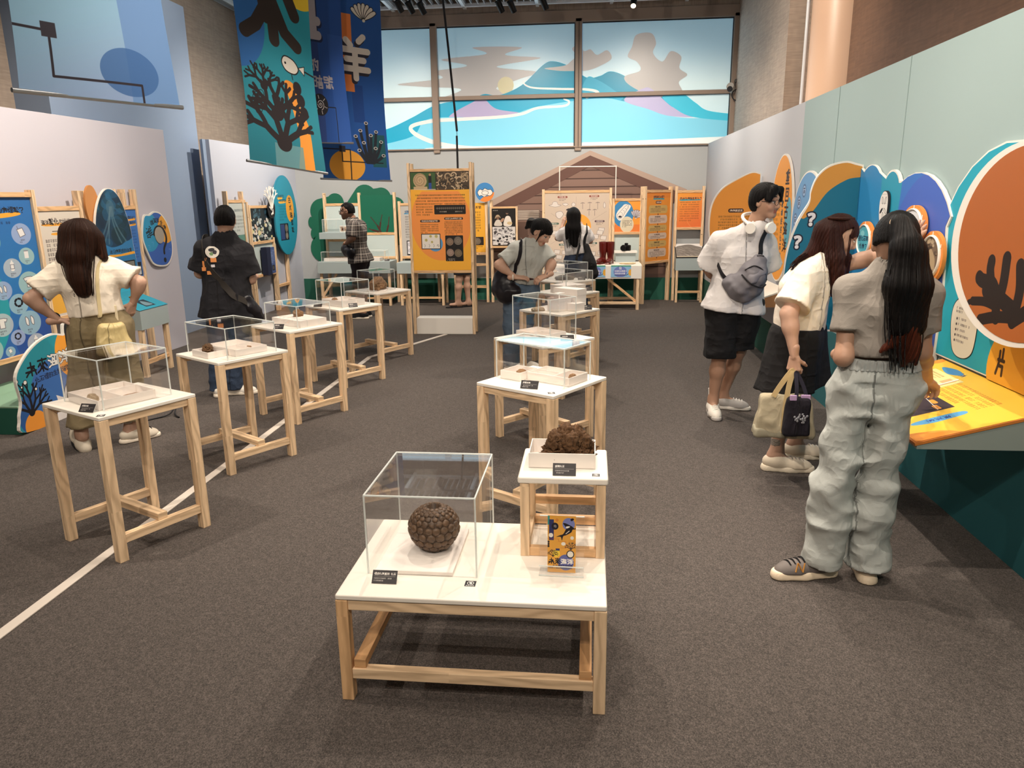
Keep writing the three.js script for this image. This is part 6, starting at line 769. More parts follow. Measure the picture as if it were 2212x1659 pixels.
// hand: wrist, finger direction, back-of-hand normal, thumb side (+1 or -1), curl per joint in degrees
function handPrims(w, dir, up, side, curl = 18, sc = 1, spread = 6) {
  dir = nrm(dir); let s = nrm(cross(dir, up)); up = nrm(cross(s, dir)); s = s.map((v) => v * side); const pr = [], k = [];
  const at = (a, b, c) => add(add(add(w, dir, a * sc), s, b * sc), up, c * sc);
  for (const [b, l] of [[0.031, 0.068], [0.011, 0.076], [-0.01, 0.071], [-0.029, 0.056]]) {
    const kn = at(0.082 - Math.abs(b - 0.008) * 0.25, b, 0); pr.push([at(0.008, b * 0.55, 0), kn, 0.015 * sc, 0.0115 * sc]); k.push(kn);
    let p = kn, th = R(curl * 0.7), sp = R(spread * b / 0.03); const d0 = nrm(add(dir, s, Math.tan(sp)));
    for (const [fr, r0, r1] of [[0.46, 0.0095, 0.0085], [0.3, 0.0085, 0.0078], [0.24, 0.0078, 0.0066]]) { const d = nrm(add(d0.map((v) => v * Math.cos(th)), up, -Math.sin(th))), q = add(p, d, l * fr * sc); pr.push([p, q, r0 * sc, r1 * sc]); p = q; th += R(curl); }
  }
  let p = at(0.022, 0.022, -0.004); const td = nrm(add(add(dir.map((v) => v * 0.62), s, 0.72), up, -0.3 - curl / 120)), q = add(p, td, 0.042 * sc), t2 = nrm(add(add(td, dir, 0.5), up, -curl / 100)); pr.push([p, q, 0.015 * sc, 0.0105 * sc], [q, add(q, t2, 0.03 * sc), 0.0105 * sc, 0.008 * sc]);
  return pr;
}
function handGeo(o, skin) { const pr = handPrims(o.w, o.dir, o.up, o.side, o.curl, o.sc ?? 0.95, o.spread); pr.push([add(o.w, nrm(o.dir), -0.05), o.w, 0.025, 0.022]); return blob(pr, 0.008, 0.0034, null, () => skin); }
// head with face in its own frame: c cranium centre, f forward, u up
function headFrame(c, f, u) { f = nrm(f); const r = nrm(cross(f, u)); u = nrm(cross(r, f)); return { c, f, u, r, at: (x, y, z) => add(add(add(c, r, x), u, y), f, z), loc: (x, y, z) => { const d = [x - c[0], y - c[1], z - c[2]]; return [dot(d, r), dot(d, u), dot(d, f)]; } }; }
const ellD = (p, c, r) => { const x = (p[0] - c[0]) / r[0], y = (p[1] - c[1]) / r[1], z = (p[2] - c[2]) / r[2], k0 = Math.hypot(x, y, z), k1 = Math.hypot(x / r[0], y / r[1], z / r[2]); return k1 < 1e-6 ? -Math.min(...r) : k0 * (k0 - 1) / k1; };
const capL = (p, a, b, ra, rb) => cone(p, a, b, ra, rb);
function headGeo(H, neck, skin, s = 1, fem = 0) {
  const f = (x, y, z) => {
    let p = H.loc(x, y, z); p = [p[0] / s, p[1] / s, p[2] / s]; const q = [Math.abs(p[0]), p[1], p[2]];
    let d = ellD(p, [0, 0.005, -0.006], [0.074, 0.09, 0.094]); d = smin(d, ellD(p, [0, -0.055, 0.022], [0.058 - fem * 0.003, 0.062, 0.066]), 0.04); d = smin(d, capL(p, [-0.012, -0.102, 0.066], [0.012, -0.102, 0.066], 0.02, 0.02), 0.03);
    d = smin(d, ellD(q, [0.034, -0.046, 0.062], [0.026, 0.024, 0.022]), 0.02); d = smin(d, capL(q, [0.012, 0.02, 0.083], [0.045, 0.016, 0.07], 0.01, 0.008), 0.012);
    d = -smin(-d, ellD(q, [0.031, -0.008, 0.094], [0.019, 0.0125, 0.017]), 0.012); d = smin(d, ellD(q, [0.031, -0.011, 0.077], [0.0145, 0.011, 0.0125]), 0.004);
    d = smin(d, capL(p, [0, 0.0, 0.087], [0, -0.04, 0.104], 0.008, 0.0115), 0.014); d = smin(d, capL(q, [0.0, -0.046, 0.096], [0.013, -0.047, 0.089], 0.008, 0.0075), 0.008);
    d = smin(d, capL(q, [0, -0.069, 0.087], [0.019, -0.072, 0.08], 0.0065, 0.004), 0.005); d = smin(d, capL(q, [0, -0.08, 0.086], [0.016, -0.078, 0.08], 0.0075, 0.004), 0.005);
    let e = ellD(q, [0.078, -0.02, -0.006], [0.012, 0.032, 0.02]); e = -smin(-e, ellD(q, [0.09, -0.018, 0.002], [0.009, 0.018, 0.01]), 0.006); d = smin(d, e, 0.008);
    const nk = H.loc(...neck).map((v) => v / s); return smin(d, capL(p, [0, -0.05, -0.02], nk, 0.052, 0.054), 0.03) * s;
  };
  const dark = [0.035, 0.022, 0.018], lip = [skin[0] * 0.75, skin[1] * 0.42, skin[2] * 0.42], white = [0.75, 0.72, 0.7];
  const color = (x, y, z) => { const p = H.loc(x, y, z).map((v) => v / s), q = [Math.abs(p[0]), p[1], p[2]]; if (p[2] > 0.05) { if (Math.abs(q[1] - 0.026 + (q[0] - 0.032) * (q[0] - 0.032) * 6) < 0.0045 && q[0] > 0.014 && q[0] < 0.05) return dark; const ex = (q[0] - 0.031) / 0.0145, ey = (q[1] + 0.01) / 0.0062; if (ex * ex + ey * ey < 1) return (q[0] - 0.031) ** 2 + (q[1] + 0.01) ** 2 < 0.000034 || ey > 0.55 ? dark : white; if (ex * ex + (ey - 0.5) * (ey - 0.5) < 1.5 && ey > 0.6) return dark; if (q[0] < 0.021 && p[1] < -0.064 && p[1] > -0.086) return lip; } const bl = q[0] > 0.02 && p[1] < -0.03 && p[1] > -0.07 && p[2] > 0.05 ? 0.94 : 1; return [skin[0], skin[1] * bl, skin[2] * bl]; };
  const lo = [0, 1, 2].map((k) => Math.min(H.c[k] - 0.155, neck[k] - 0.07)), hi = [0, 1, 2].map((k) => Math.max(H.c[k] + 0.155, neck[k] + 0.07));
  return nets(f, lo, hi, 0.0046, color);
}
const SK = { fair: [0.56, 0.34, 0.245], mid: [0.47, 0.27, 0.18], tan: [0.33, 0.175, 0.11] };
const skinM = new THREE.MeshPhysicalMaterial({ vertexColors: true, roughness: 0.55 });
const fabric = (c, o = {}) => new THREE.MeshPhysicalMaterial({ color: c, roughness: 0.9, bumpMap: wrinkT, bumpScale: 0.007, ...o });
const hairM = (c) => new THREE.MeshPhysicalMaterial({ color: new THREE.Color(c).multiplyScalar(1.7), map: strandT, bumpMap: strandT, bumpScale: 0.004, roughness: 0.5, specularIntensity: 0.45 });
// whole figure.  J holds the joints a (image left) and b (image right)
function figure(label, J, o) {
  for (const q of ['sa', 'sb']) J[q] = add(J[q], [0, -(o.drop ?? 0.042), 0]);
  const t = thing('person', label, 'person'), S = nrm(sub(J.sb, J.sa)), k = o.build ?? 1, sk = SK[o.skin ?? 'fair'];
  const ha = add(J.pelvis, S, -0.082 * k), hb = add(J.pelvis, S, 0.082 * k), H = headFrame(J.head, J.hf, J.hu ?? [0, 1, 0]), base = add(J.neck, [0, -0.04, 0]);
  const torso = (i) => [[add(J.chest, S, -0.066 * k), add(J.waist, S, -0.05 * k), 0.092 * k + i, 0.082 * k + i], [add(J.chest, S, 0.066 * k), add(J.waist, S, 0.05 * k), 0.092 * k + i, 0.082 * k + i], [add(J.waist, S, -0.05 * k), add(J.pelvis, S, -0.066 * k), 0.082 * k + i, 0.1 * k + i], [add(J.waist, S, 0.05 * k), add(J.pelvis, S, 0.066 * k), 0.082 * k + i, 0.1 * k + i], [base, J.sa, 0.052 + i * 0.5, 0.05 * k + i * 0.6], [base, J.sb, 0.052 + i * 0.5, 0.05 * k + i * 0.6], [J.chest, base, 0.08 * k + i, 0.05 + i]];
  const foot = (an, td) => { const d = nrm([td[0], 0, td[2]]); return [[an, add(an, [0, -0.03, 0]), 0.036, 0.034], [add(an, [d[0] * -0.03, -0.035, d[2] * -0.03]), add(an, [d[0] * 0.12, Math.min(-0.03, 0.045 - an[1]), d[2] * 0.12]), 0.03, 0.026]]; };
  const leg = (h, n, a) => [[h, n, 0.08 * k, 0.052 * k], [n, mix(n, a, 0.35), 0.05 * k, 0.051 * k], [mix(n, a, 0.35), a, 0.051 * k, 0.034]];
  const arm = (s, e, w) => [[s, e, 0.044 * k, 0.037 * k], [e, mix(e, w, 0.3), 0.037 * k, 0.036 * k], [mix(e, w, 0.3), w, 0.036 * k, 0.024]];
  const bodyP = [...torso(-0.014), [base, add(J.neck, [0, 0.02, 0]), 0.056, 0.05], ...arm(J.sa, J.ea, J.wa), ...arm(J.sb, J.eb, J.wb), ...leg(ha, J.ka, J.aa), ...leg(hb, J.kb, J.ab), ...foot(J.aa, J.ta), ...foot(J.ab, J.tb)];
  const parts = [blob(bodyP, 0.035, 0.0115, null, () => sk), headGeo(H, J.neck, sk, o.headScale ?? 0.97, o.fem)];
  for (const h of o.hands ?? []) parts.push(handGeo(h, sk));
  const body = obj('body', parts, skinM, t);
  return { t, J, S, H, ha, hb, base, torso, k, o, leg, sk };
}
function fold(x, y, z, a, fx = 11, fy = 6, s = 0) { return a * (Math.abs(noise(x * fx + s, y * fy, z * fx)) - 0.28) * 2 + a * 0.5 * noise(x * fx * 2.3, y * fy * 2.3 + s, z * fx * 2.3); }
// short-sleeved top
function top(P, name, m, o = {}) {
  const { J, S } = P, i = o.inflate ?? 0.022, pr = P.torso(i), sl = o.sleeve ?? 0.62, down = nrm(sub(o.hem ?? J.pelvis, J.chest)), hem = o.hem ?? J.pelvis;
  if (o.flare) { pr.push([add(J.waist, S, -0.05), add(hem, S, -0.08 * P.k), 0.08 + i, 0.095 * P.k + i + o.flare], [add(J.waist, S, 0.05), add(hem, S, 0.08 * P.k), 0.08 + i, 0.095 * P.k + i + o.flare]); }
  const u = union(pr, 0.05), arms = [[J.sa, J.ea], [J.sb, J.eb]].map(([s, e], q) => { const L = o.sleeves?.[q] ?? sl, d = nrm(sub(e, s)), end = mix(s, e, L); return [[[add(s, d, -0.01), end, 0.056 * P.k + i * 0.6, (o.cuff ?? 0.064) * P.k + i * 0.4]], plane(end, d)].concat([[...end]]); });
  const us = arms.map((a) => union(a[0], 0.02)), cutHem = plane(hem, down), nk = o.neckR ?? 0.068, nTop = add(J.neck, [0, 0.1, 0]);
  const [lo, hi] = bounds([...pr, ...arms.flatMap((a) => a[0])], 0.03), A = o.folds ?? 0.006;
  const f = (x, y, z) => { let d = u(x, y, z); arms.forEach((a, q) => { d = smin(d, Math.max(us[q](x, y, z), a[1](x, y, z)), 0.03); }); d += fold(x, y, z, A, o.fx, o.fy, o.seed ?? 1); d = Math.max(d, cutHem(x, y, z)); const nd = cone([x, y, z], P.base, nTop, nk * 0.9, nk); d = Math.max(d, -nd); return arms.reduce((v, a, q) => Math.max(v, us[q](x, y, z) < 0.012 && u(x, y, z) > 0.02 ? a[1](x, y, z) : -9), d); };
  P.topF = f; const g = obj(name, nets(f, lo, hi, o.cell ?? 0.0095), m, P.t); return g;
}
// trousers, shorts or wide culottes
function bottoms(P, name, m, o = {}) {
  const { J, S } = P, i = o.inflate ?? 0.015, k = P.k, w = o.waistAt ?? J.waist, pr = [[add(w, S, -0.055 * k), add(J.pelvis, S, -0.068 * k), 0.084 * k + i, 0.104 * k + i], [add(w, S, 0.055 * k), add(J.pelvis, S, 0.068 * k), 0.084 * k + i, 0.104 * k + i]];
  const L = [];
  for (const [h, n, a] of [[P.ha, J.ka, J.aa], [P.hb, J.kb, J.ab]]) { const [r0, r1, r2] = o.r ?? [0.1, 0.075, 0.06]; const lg = [[h, n, r0 * k, r1 * k]]; if (!o.short) lg.push([n, add(a, [0, -0.03, 0]), r1 * k, r2 * k]); else lg.push([n, mix(n, a, 0.3), r1 * k, r2 * k]); L.push(lg); }
  const u = union(pr, 0.06), ul = L.map((l) => union(l, 0.03)), [lo, hi] = bounds([...pr, ...L.flat()], 0.03), A = o.folds ?? 0.006, up = nrm(sub(w, J.pelvis)), topCut = plane(add(w, up, o.rise ?? 0.01), up), hems = o.hems ?? [o.hem ?? 0.1, o.hem ?? 0.1];
  const f = (x, y, z) => { const a = Math.max(ul[0](x, y, z), hems[0] - y + (o.tilt ?? 0) * 0), b = Math.max(ul[1](x, y, z), hems[1] - y); let d = smin(smin(a, b, o.split ?? 0.012), u(x, y, z), 0.05); d += fold(x, y, z, A * (y < J.pelvis[1] + 0.05 ? 1 : 0.5), o.fx ?? 10, o.fy ?? 9, o.seed ?? 5); d = Math.max(d, topCut(x, y, z)); return Math.max(d, a < b ? hems[0] - y : hems[1] - y); };
  P.botF = f; return obj(name, nets(f, lo, hi, o.cell ?? 0.0095), m, P.t);
}
// shoe: upper and sole
function shoe(P, an, td, o = {}) {
  const d = nrm([td[0], 0, td[2]]), s = [-d[2], 0, d[0]], L = o.len ?? 0.25, y0 = o.lift ?? 0, at = (a, b, c) => [an[0] + d[0] * a + s[0] * c, y0 + b, an[2] + d[2] * a + s[2] * c], kk = o.w ?? 1;
  const pt = o.pitch ?? 0, rot = (p) => { const q = sub(p, at(L * 0.5, 0, 0)), a = dot(q, d); return [p[0], p[1] - a * Math.tan(pt), p[2]]; };
  const up = [[at(-0.04, 0.055, 0), at(0.0, 0.06, 0), 0.038 * kk, 0.038 * kk], [at(0.0, 0.075, 0), at(0.0, 0.1, 0), 0.036 * kk, 0.036 * kk], [at(0.0, 0.05, 0), at(L * 0.52, 0.03, 0.004), 0.042 * kk, 0.042 * kk], [at(L * 0.4, 0.028, 0), at(L * 0.66, 0.026, 0), 0.042 * kk, 0.03 * kk]].map(([a, b, r, q]) => [rot(a), rot(b), r, q]);
  const so = [[at(-0.045, 0.012, 0), at(L * 0.3, 0.012, 0), 0.041 * kk, 0.045 * kk], [at(L * 0.3, 0.012, 0), at(L * 0.68, 0.014, 0), 0.048 * kk, 0.038 * kk]].map(([a, b, r, q]) => [rot(a), rot(b), r, q]), h = o.sole ?? 0.03;
  const yo = (x, z) => y0 - ((x - an[0]) * d[0] + (z - an[2]) * d[2] - L * 0.5) * Math.tan(pt);
  const g1 = obj('shoe', blob(up, 0.03, 0.0055, (e, x, y, z) => Math.max(e, yo(x, z) + h * 0.7 - y, y - yo(x, z) - 0.115)), o.m, P.t);
  obj('sole', blob(so, 0.02, 0.006, (e, x, y, z) => Math.max(e, yo(x, z) + 0.001 - y, y - yo(x, z) - h)), o.ms ?? M.soleM, P.t);
  if (o.laces) obj('laces', [0.3, 0.38, 0.46, 0.54].map((q) => { const a = rot(at(L * q, 0.093 - q * 0.045, -0.024)), b = rot(at(L * (q + 0.03), 0.093 - q * 0.045, 0.024)), c = rot(at(L * (q + 0.015), 0.106 - q * 0.05, 0)); return tube([a, c, b], 0.0035, 8, 6); }), o.laces, P.t);
  if (o.sock) obj('sock', new THREE.CylinderGeometry(0.04, 0.037, 0.08, 20).translate(an[0], an[1] + 0.045, an[2]), o.sock, P.t);
}
M.soleM = mat(0xe8dccb, { roughness: 0.7 });
// hair: cap over the cranium with fine strands; locks are extra capsules
function hair(P, name, m, o = {}) {
  const H = P.H, s = P.o.headScale ?? 0.97, locks = o.locks ?? [], ul = locks.length ? union(locks, 0.035) : null, g = o.grow ?? 1;
  const fy = o.fringe ?? 0.045, back = o.nape ?? -0.06, ear = o.ear ?? -0.01;
  const f = (x, y, z) => {
    const p = H.loc(x, y, z).map((v) => v / s), q = Math.abs(p[0]); let d = ellD(p, [0, 0.012, -0.01], [0.086 * g, 0.1 * g, 0.106 * g]); d = smin(d, ellD(p, [0, -0.03, -0.045], [0.078 * g, 0.07 * g, 0.06 * g]), 0.03);
    const face = p[2] > 0.0 ? fy + (o.part ? (p[0] - 0.02) * (p[0] - 0.02) * -3 : 0) : 0; let cut = p[2] > 0.035 ? fy - p[1] - q * (o.side ?? 0.2) : p[2] > -0.015 ? ear - p[1] + (p[2] + 0.015) * 1.2 : back - p[1]; if (p[2] > 0.035 && q > 0.06) cut = Math.min(cut, (o.sideburn ?? 0.0) - p[1]);
    d = Math.max(d, cut) * s; if (ul) d = smin(d, ul(x, y, z), 0.03);
    const an = Math.atan2(p[0], p[2] + 0.02); return d + (o.rough ?? 0.0016) * Math.sin(an * 46 + noise(x * 9, y * 5, z * 9) * 5) + 0.0035 * noise(x * 26, y * 7, z * 26);
  };
  const [lo, hi] = bounds([[H.c, H.c, 0.13, 0.13], ...locks], 0.02); obj(name, nets(f, lo, hi, o.cell ?? 0.0056), m, P.t); P.hairF = f;
}
// flat strap laid on a surface: points pulled to the field's skin
function snap(f, p, off) { p = [...p]; for (let i = 0; i < 24; i++) { const e = 0.004, d = f(...p) - off, g = [f(p[0] + e, p[1], p[2]) - f(p[0] - e, p[1], p[2]), f(p[0], p[1] + e, p[2]) - f(p[0], p[1] - e, p[2]), f(p[0], p[1], p[2] + e) - f(p[0], p[1], p[2] - e)], l = Math.hypot(...g); if (l < 1e-6) break; for (let k = 0; k < 3; k++) p[k] -= g[k] / l * clamp(d, -0.02, 0.02) * 0.8; } return p; }
function strap(pts, w, th, center, f, off = 0.004) {
  const c = new THREE.CatmullRomCurve3(pts.map((p) => V(...p))), n = 40, ring = [], pos = [], idx = []; let P = c.getPoints(n).map((p) => [p.x, p.y, p.z]); if (f) P = P.map((p) => snap(f, p, off));
  for (let s = 0; s < 2; s++) P = P.map((p, i) => i && i < n ? mix(p, mix(P[i - 1], P[i + 1], 0.5), 0.5) : p);
  P.forEach((p, i) => { const t = nrm(sub(P[Math.min(n, i + 1)], P[Math.max(0, i - 1)])); let o = nrm(sub(p, [center[0], p[1], center[2]])); o = nrm(sub(o, t.map((v) => v * dot(o, t)))); const s = cross(t, o); for (const [a, b] of [[-1, -1], [1, -1], [1, 1], [-1, 1]]) pos.push(...add(add(p, s, a * w / 2), o, b * th / 2)); });
  for (let i = 0; i < n; i++) for (let k = 0; k < 4; k++) { const a = i * 4 + k, b = i * 4 + (k + 1) % 4; idx.push(a, b, b + 4, a, b + 4, a + 4); }
  const g = new THREE.BufferGeometry(); g.setAttribute('position', new THREE.Float32BufferAttribute(pos, 3)); g.setIndex(idx); return toCreasedNormals(g, 0.6);
}

// rounded bag body: a tapered soft box at c, turned by yaw, with slumped sides
function bagBody(c, yaw, w, h, d, o = {}) {
  const cs = Math.cos(yaw), sn = Math.sin(yaw), tp = o.taper ?? 0.12, r = o.r ?? 0.02, f = (x, y, z) => { const X = x - c[0], Y = y - c[1], Z = z - c[2], u = X * cs - Z * sn, n = X * sn + Z * cs, t = Y / h, k = 1 - tp * t, kd = 1 - (o.pinch ?? 0.5) * Math.max(0, t + 0.1); const qx = Math.abs(u) - (w / 2) * k + r, qy = Math.abs(Y) - h / 2 + r, qz = Math.abs(n) - (d / 2) * kd + r; const q = Math.hypot(Math.max(qx, 0), Math.max(qy, 0), Math.max(qz, 0)) + Math.min(Math.max(qx, qy, qz), 0) - r; return q + fold(x, y, z, o.folds ?? 0.005, 13, 9, o.seed ?? 2); };
  const e = Math.hypot(w, d) / 2 + 0.05; return nets(f, [c[0] - e, c[1] - h / 2 - 0.03, c[2] - e], [c[0] + e, c[1] + h / 2 + 0.03, c[2] + e], o.cell ?? 0.0075);
}
// round print laid on a garment: every vertex pulled to the cloth
function decal(f, c, out, rx, ry, off = 0.003) { const n = nrm(out), s = nrm(cross([0, 1, 0], n)), u = cross(n, s), g = new THREE.CircleGeometry(1, 40, 0), q = new THREE.RingGeometry(0.001, 1, 40, 6), p = q.attributes.position; for (let i = 0; i < p.count; i++) { const v = snap(f, add(add(add(c, s, p.getX(i) * rx), u, p.getY(i) * ry), n, 0.03), off); p.setXYZ(i, ...v); } q.computeVertexNormals(); return q; }

// loose strands along a lock of hair
function strands(P, m, seed, n, path, spread, len = 1) {
  const q = rng(seed), out = []; for (let i = 0; i < n; i++) { const a = q() * 6.283, b = q(), k = spread * (0.75 + 0.45 * q()), d = [Math.cos(a) * k, 0, Math.sin(a) * k * 0.6], st = Math.floor(q() * (path.length - 2)); const pts = path.slice(st).map((p, j) => add(add(p, d, (p[3] ?? 1)), [(q() - 0.5) * 0.012, -(q() * 0.05) * (j === path.length - st - 1 ? 1 : 0), (q() - 0.5) * 0.008])); if (pts.length > 1) out.push(new THREE.TubeGeometry(new THREE.CatmullRomCurve3(pts.map((p) => V(p[0], p[1], p[2]))), 10, 0.0022, 4)); }
  const o = obj('loose_strands', out, m, P.t); o.userData.kind = 'stuff';
}
// ---------------------------------------------------------------- the visitors
const black = fabric(0x141317), creamM2 = fabric(0xf2e6d4), whiteTee = fabric(0xd9d5d4), hairBrown = hairM(0x3a2014), hairBlack = hairM(0x110d0d), hairRed = hairM(0x3a1810), denim = fabric(0x2f3e55), leather = mat(0x15131a, { roughness: 0.35 });
const shoeWhite = mat(0xe8e2d8, { roughness: 0.6 }), shoeGrey = mat(0x6f6763, { roughness: 0.7 }), sock = fabric(0xece6de);
function bagThing(name, label, cat, parts) { const t = thing(name, label, cat); for (const [n, g, m] of parts) obj(n, g, m, t); return t; }
{ // woman with hands on hips, seen from behind
  const P = figure('person with long brown hair, cream tee and olive trousers, hands on hips', { head: [-3.225, 1.418, -4.62], hf: [-0.62, 0.02, -0.78], neck: [-3.232, 1.295, -4.61], chest: [-3.222, 1.13, -4.61], waist: [-3.212, 0.95, -4.62], pelvis: [-3.2, 0.81, -4.63],
    sa: [-3.365, 1.232, -4.525], sb: [-3.09, 1.245, -4.705], ea: [-3.49, 1.04, -4.40], eb: [-2.955, 1.105, -4.74], wa: [-3.39, 0.885, -4.49], wb: [-3.035, 0.965, -4.76], ka: [-3.33, 0.45, -4.57], kb: [-3.12, 0.45, -4.69], aa: [-3.36, 0.13, -4.49], ab: [-3.13, 0.1, -4.68], ta: [-0.75, 0, -0.6], tb: [0.5, 0, -0.8] },
    { skin: 'fair', fem: 1, build: 0.98, hands: [{ w: [-3.39, 0.885, -4.49], dir: [0.55, -0.05, -0.65], up: [-0.4, 0.7, 0.3], side: 1, curl: 30 }, { w: [-3.035, 0.965, -4.76], dir: [-0.35, -0.8, 0.05], up: [0.7, -0.2, 0.3], side: 1, curl: 30 }] });
  top(P, 'tee_shirt', creamM2, { inflate: 0.022, sleeve: 0.74, cuff: 0.08, hem: [-3.208, 0.915, -4.625], folds: 0.009, seed: 3, neckR: 0.075 });
  bottoms(P, 'wide_trousers', fabric(0x897a5c), { r: [0.112, 0.11, 0.095], hems: [0.165, 0.155], inflate: 0.012, folds: 0.012, fx: 12, fy: 3, rise: -0.02, split: 0.006 });
  hair(P, 'long_hair', hairBrown, { nape: -0.1, grow: 1.03, locks: [[[-3.25, 1.43, -4.57], [-3.25, 1.30, -4.535], 0.092, 0.08], [[-3.20, 1.43, -4.59], [-3.20, 1.30, -4.545], 0.09, 0.07], [[-3.23, 1.30, -4.52], [-3.215, 1.16, -4.505], 0.075, 0.062], [[-3.215, 1.18, -4.505], [-3.2, 1.09, -4.503], 0.062, 0.046], [[-3.20, 1.13, -4.503], [-3.193, 1.068, -4.502], 0.046, 0.03], [[-3.31, 1.40, -4.57], [-3.32, 1.29, -4.525], 0.042, 0.03], [[-3.32, 1.29, -4.522], [-3.33, 1.21, -4.51], 0.026, 0.008], [[-3.14, 1.4, -4.63], [-3.11, 1.28, -4.63], 0.045, 0.026]] });
  shoe(P, P.J.aa, [-0.75, 0, -0.6], { m: mat(0xcfc4b2), ms: black, pitch: -0.5, lift: 0.045, sock, len: 0.23 }); shoe(P, P.J.ab, [0.62, 0, -0.75], { m: mat(0xd8cdbb), laces: black, sock, len: 0.23 });
  strands(P, hairBrown, 6, 50, [[-3.225, 1.45, -4.56, 1], [-3.225, 1.3, -4.53, 1], [-3.21, 1.18, -4.505, 0.8], [-3.2, 1.09, -4.5, 0.6]], 0.095);
  obj('wrist_strap', new THREE.TorusGeometry(0.028, 0.007, 8, 20).rotateY(0.9).rotateZ(0.5).translate(-3.405, 0.91, -4.475), black, P.t); obj('bangle', new THREE.TorusGeometry(0.03, 0.003, 8, 20).rotateX(1.2).translate(-3.02, 1.0, -4.755), mat(0xc9a45c, { metalness: 0.8, roughness: 0.3 }), P.t);
  const bg2x = [[[-3.14, 0.86, -4.54], [-3.02, 0.85, -4.60], 0.03, 0.03], [[-3.15, 0.66, -4.52], [-2.99, 0.64, -4.60], 0.045, 0.045], [[-3.08, 0.84, -4.57], [-3.07, 0.66, -4.56], 0.045, 0.065]];
  bagThing('shoulder_bag', 'soft pale yellow leather shoulder bag hanging at the hip of the olive trousers', 'bag', [['pouch', bagBody([-3.075, 0.755, -4.555], 0.55, 0.2, 0.22, 0.09, { taper: 0.45, folds: 0.007, pinch: 0.7, r: 0.03 }), mat(0xd2bd86, { roughness: 0.35, bumpMap: wrinkT, bumpScale: 0.006 })], ['shoulder_strap', strap([[-3.13, 1.29, -4.68], [-3.12, 1.22, -4.57], [-3.12, 1.05, -4.53], [-3.125, 0.92, -4.53], [-3.14, 0.85, -4.535]], 0.022, 0.004, [-3.22, 0, -4.62], P.topF, 0.003), mat(0xd9c79a, { roughness: 0.4 })], ['strap_tab', bx(0.018, 0.1, 0.006, -3.06, 0.92, -4.6, 0.002), mat(0xe6d8b8)]]);
}
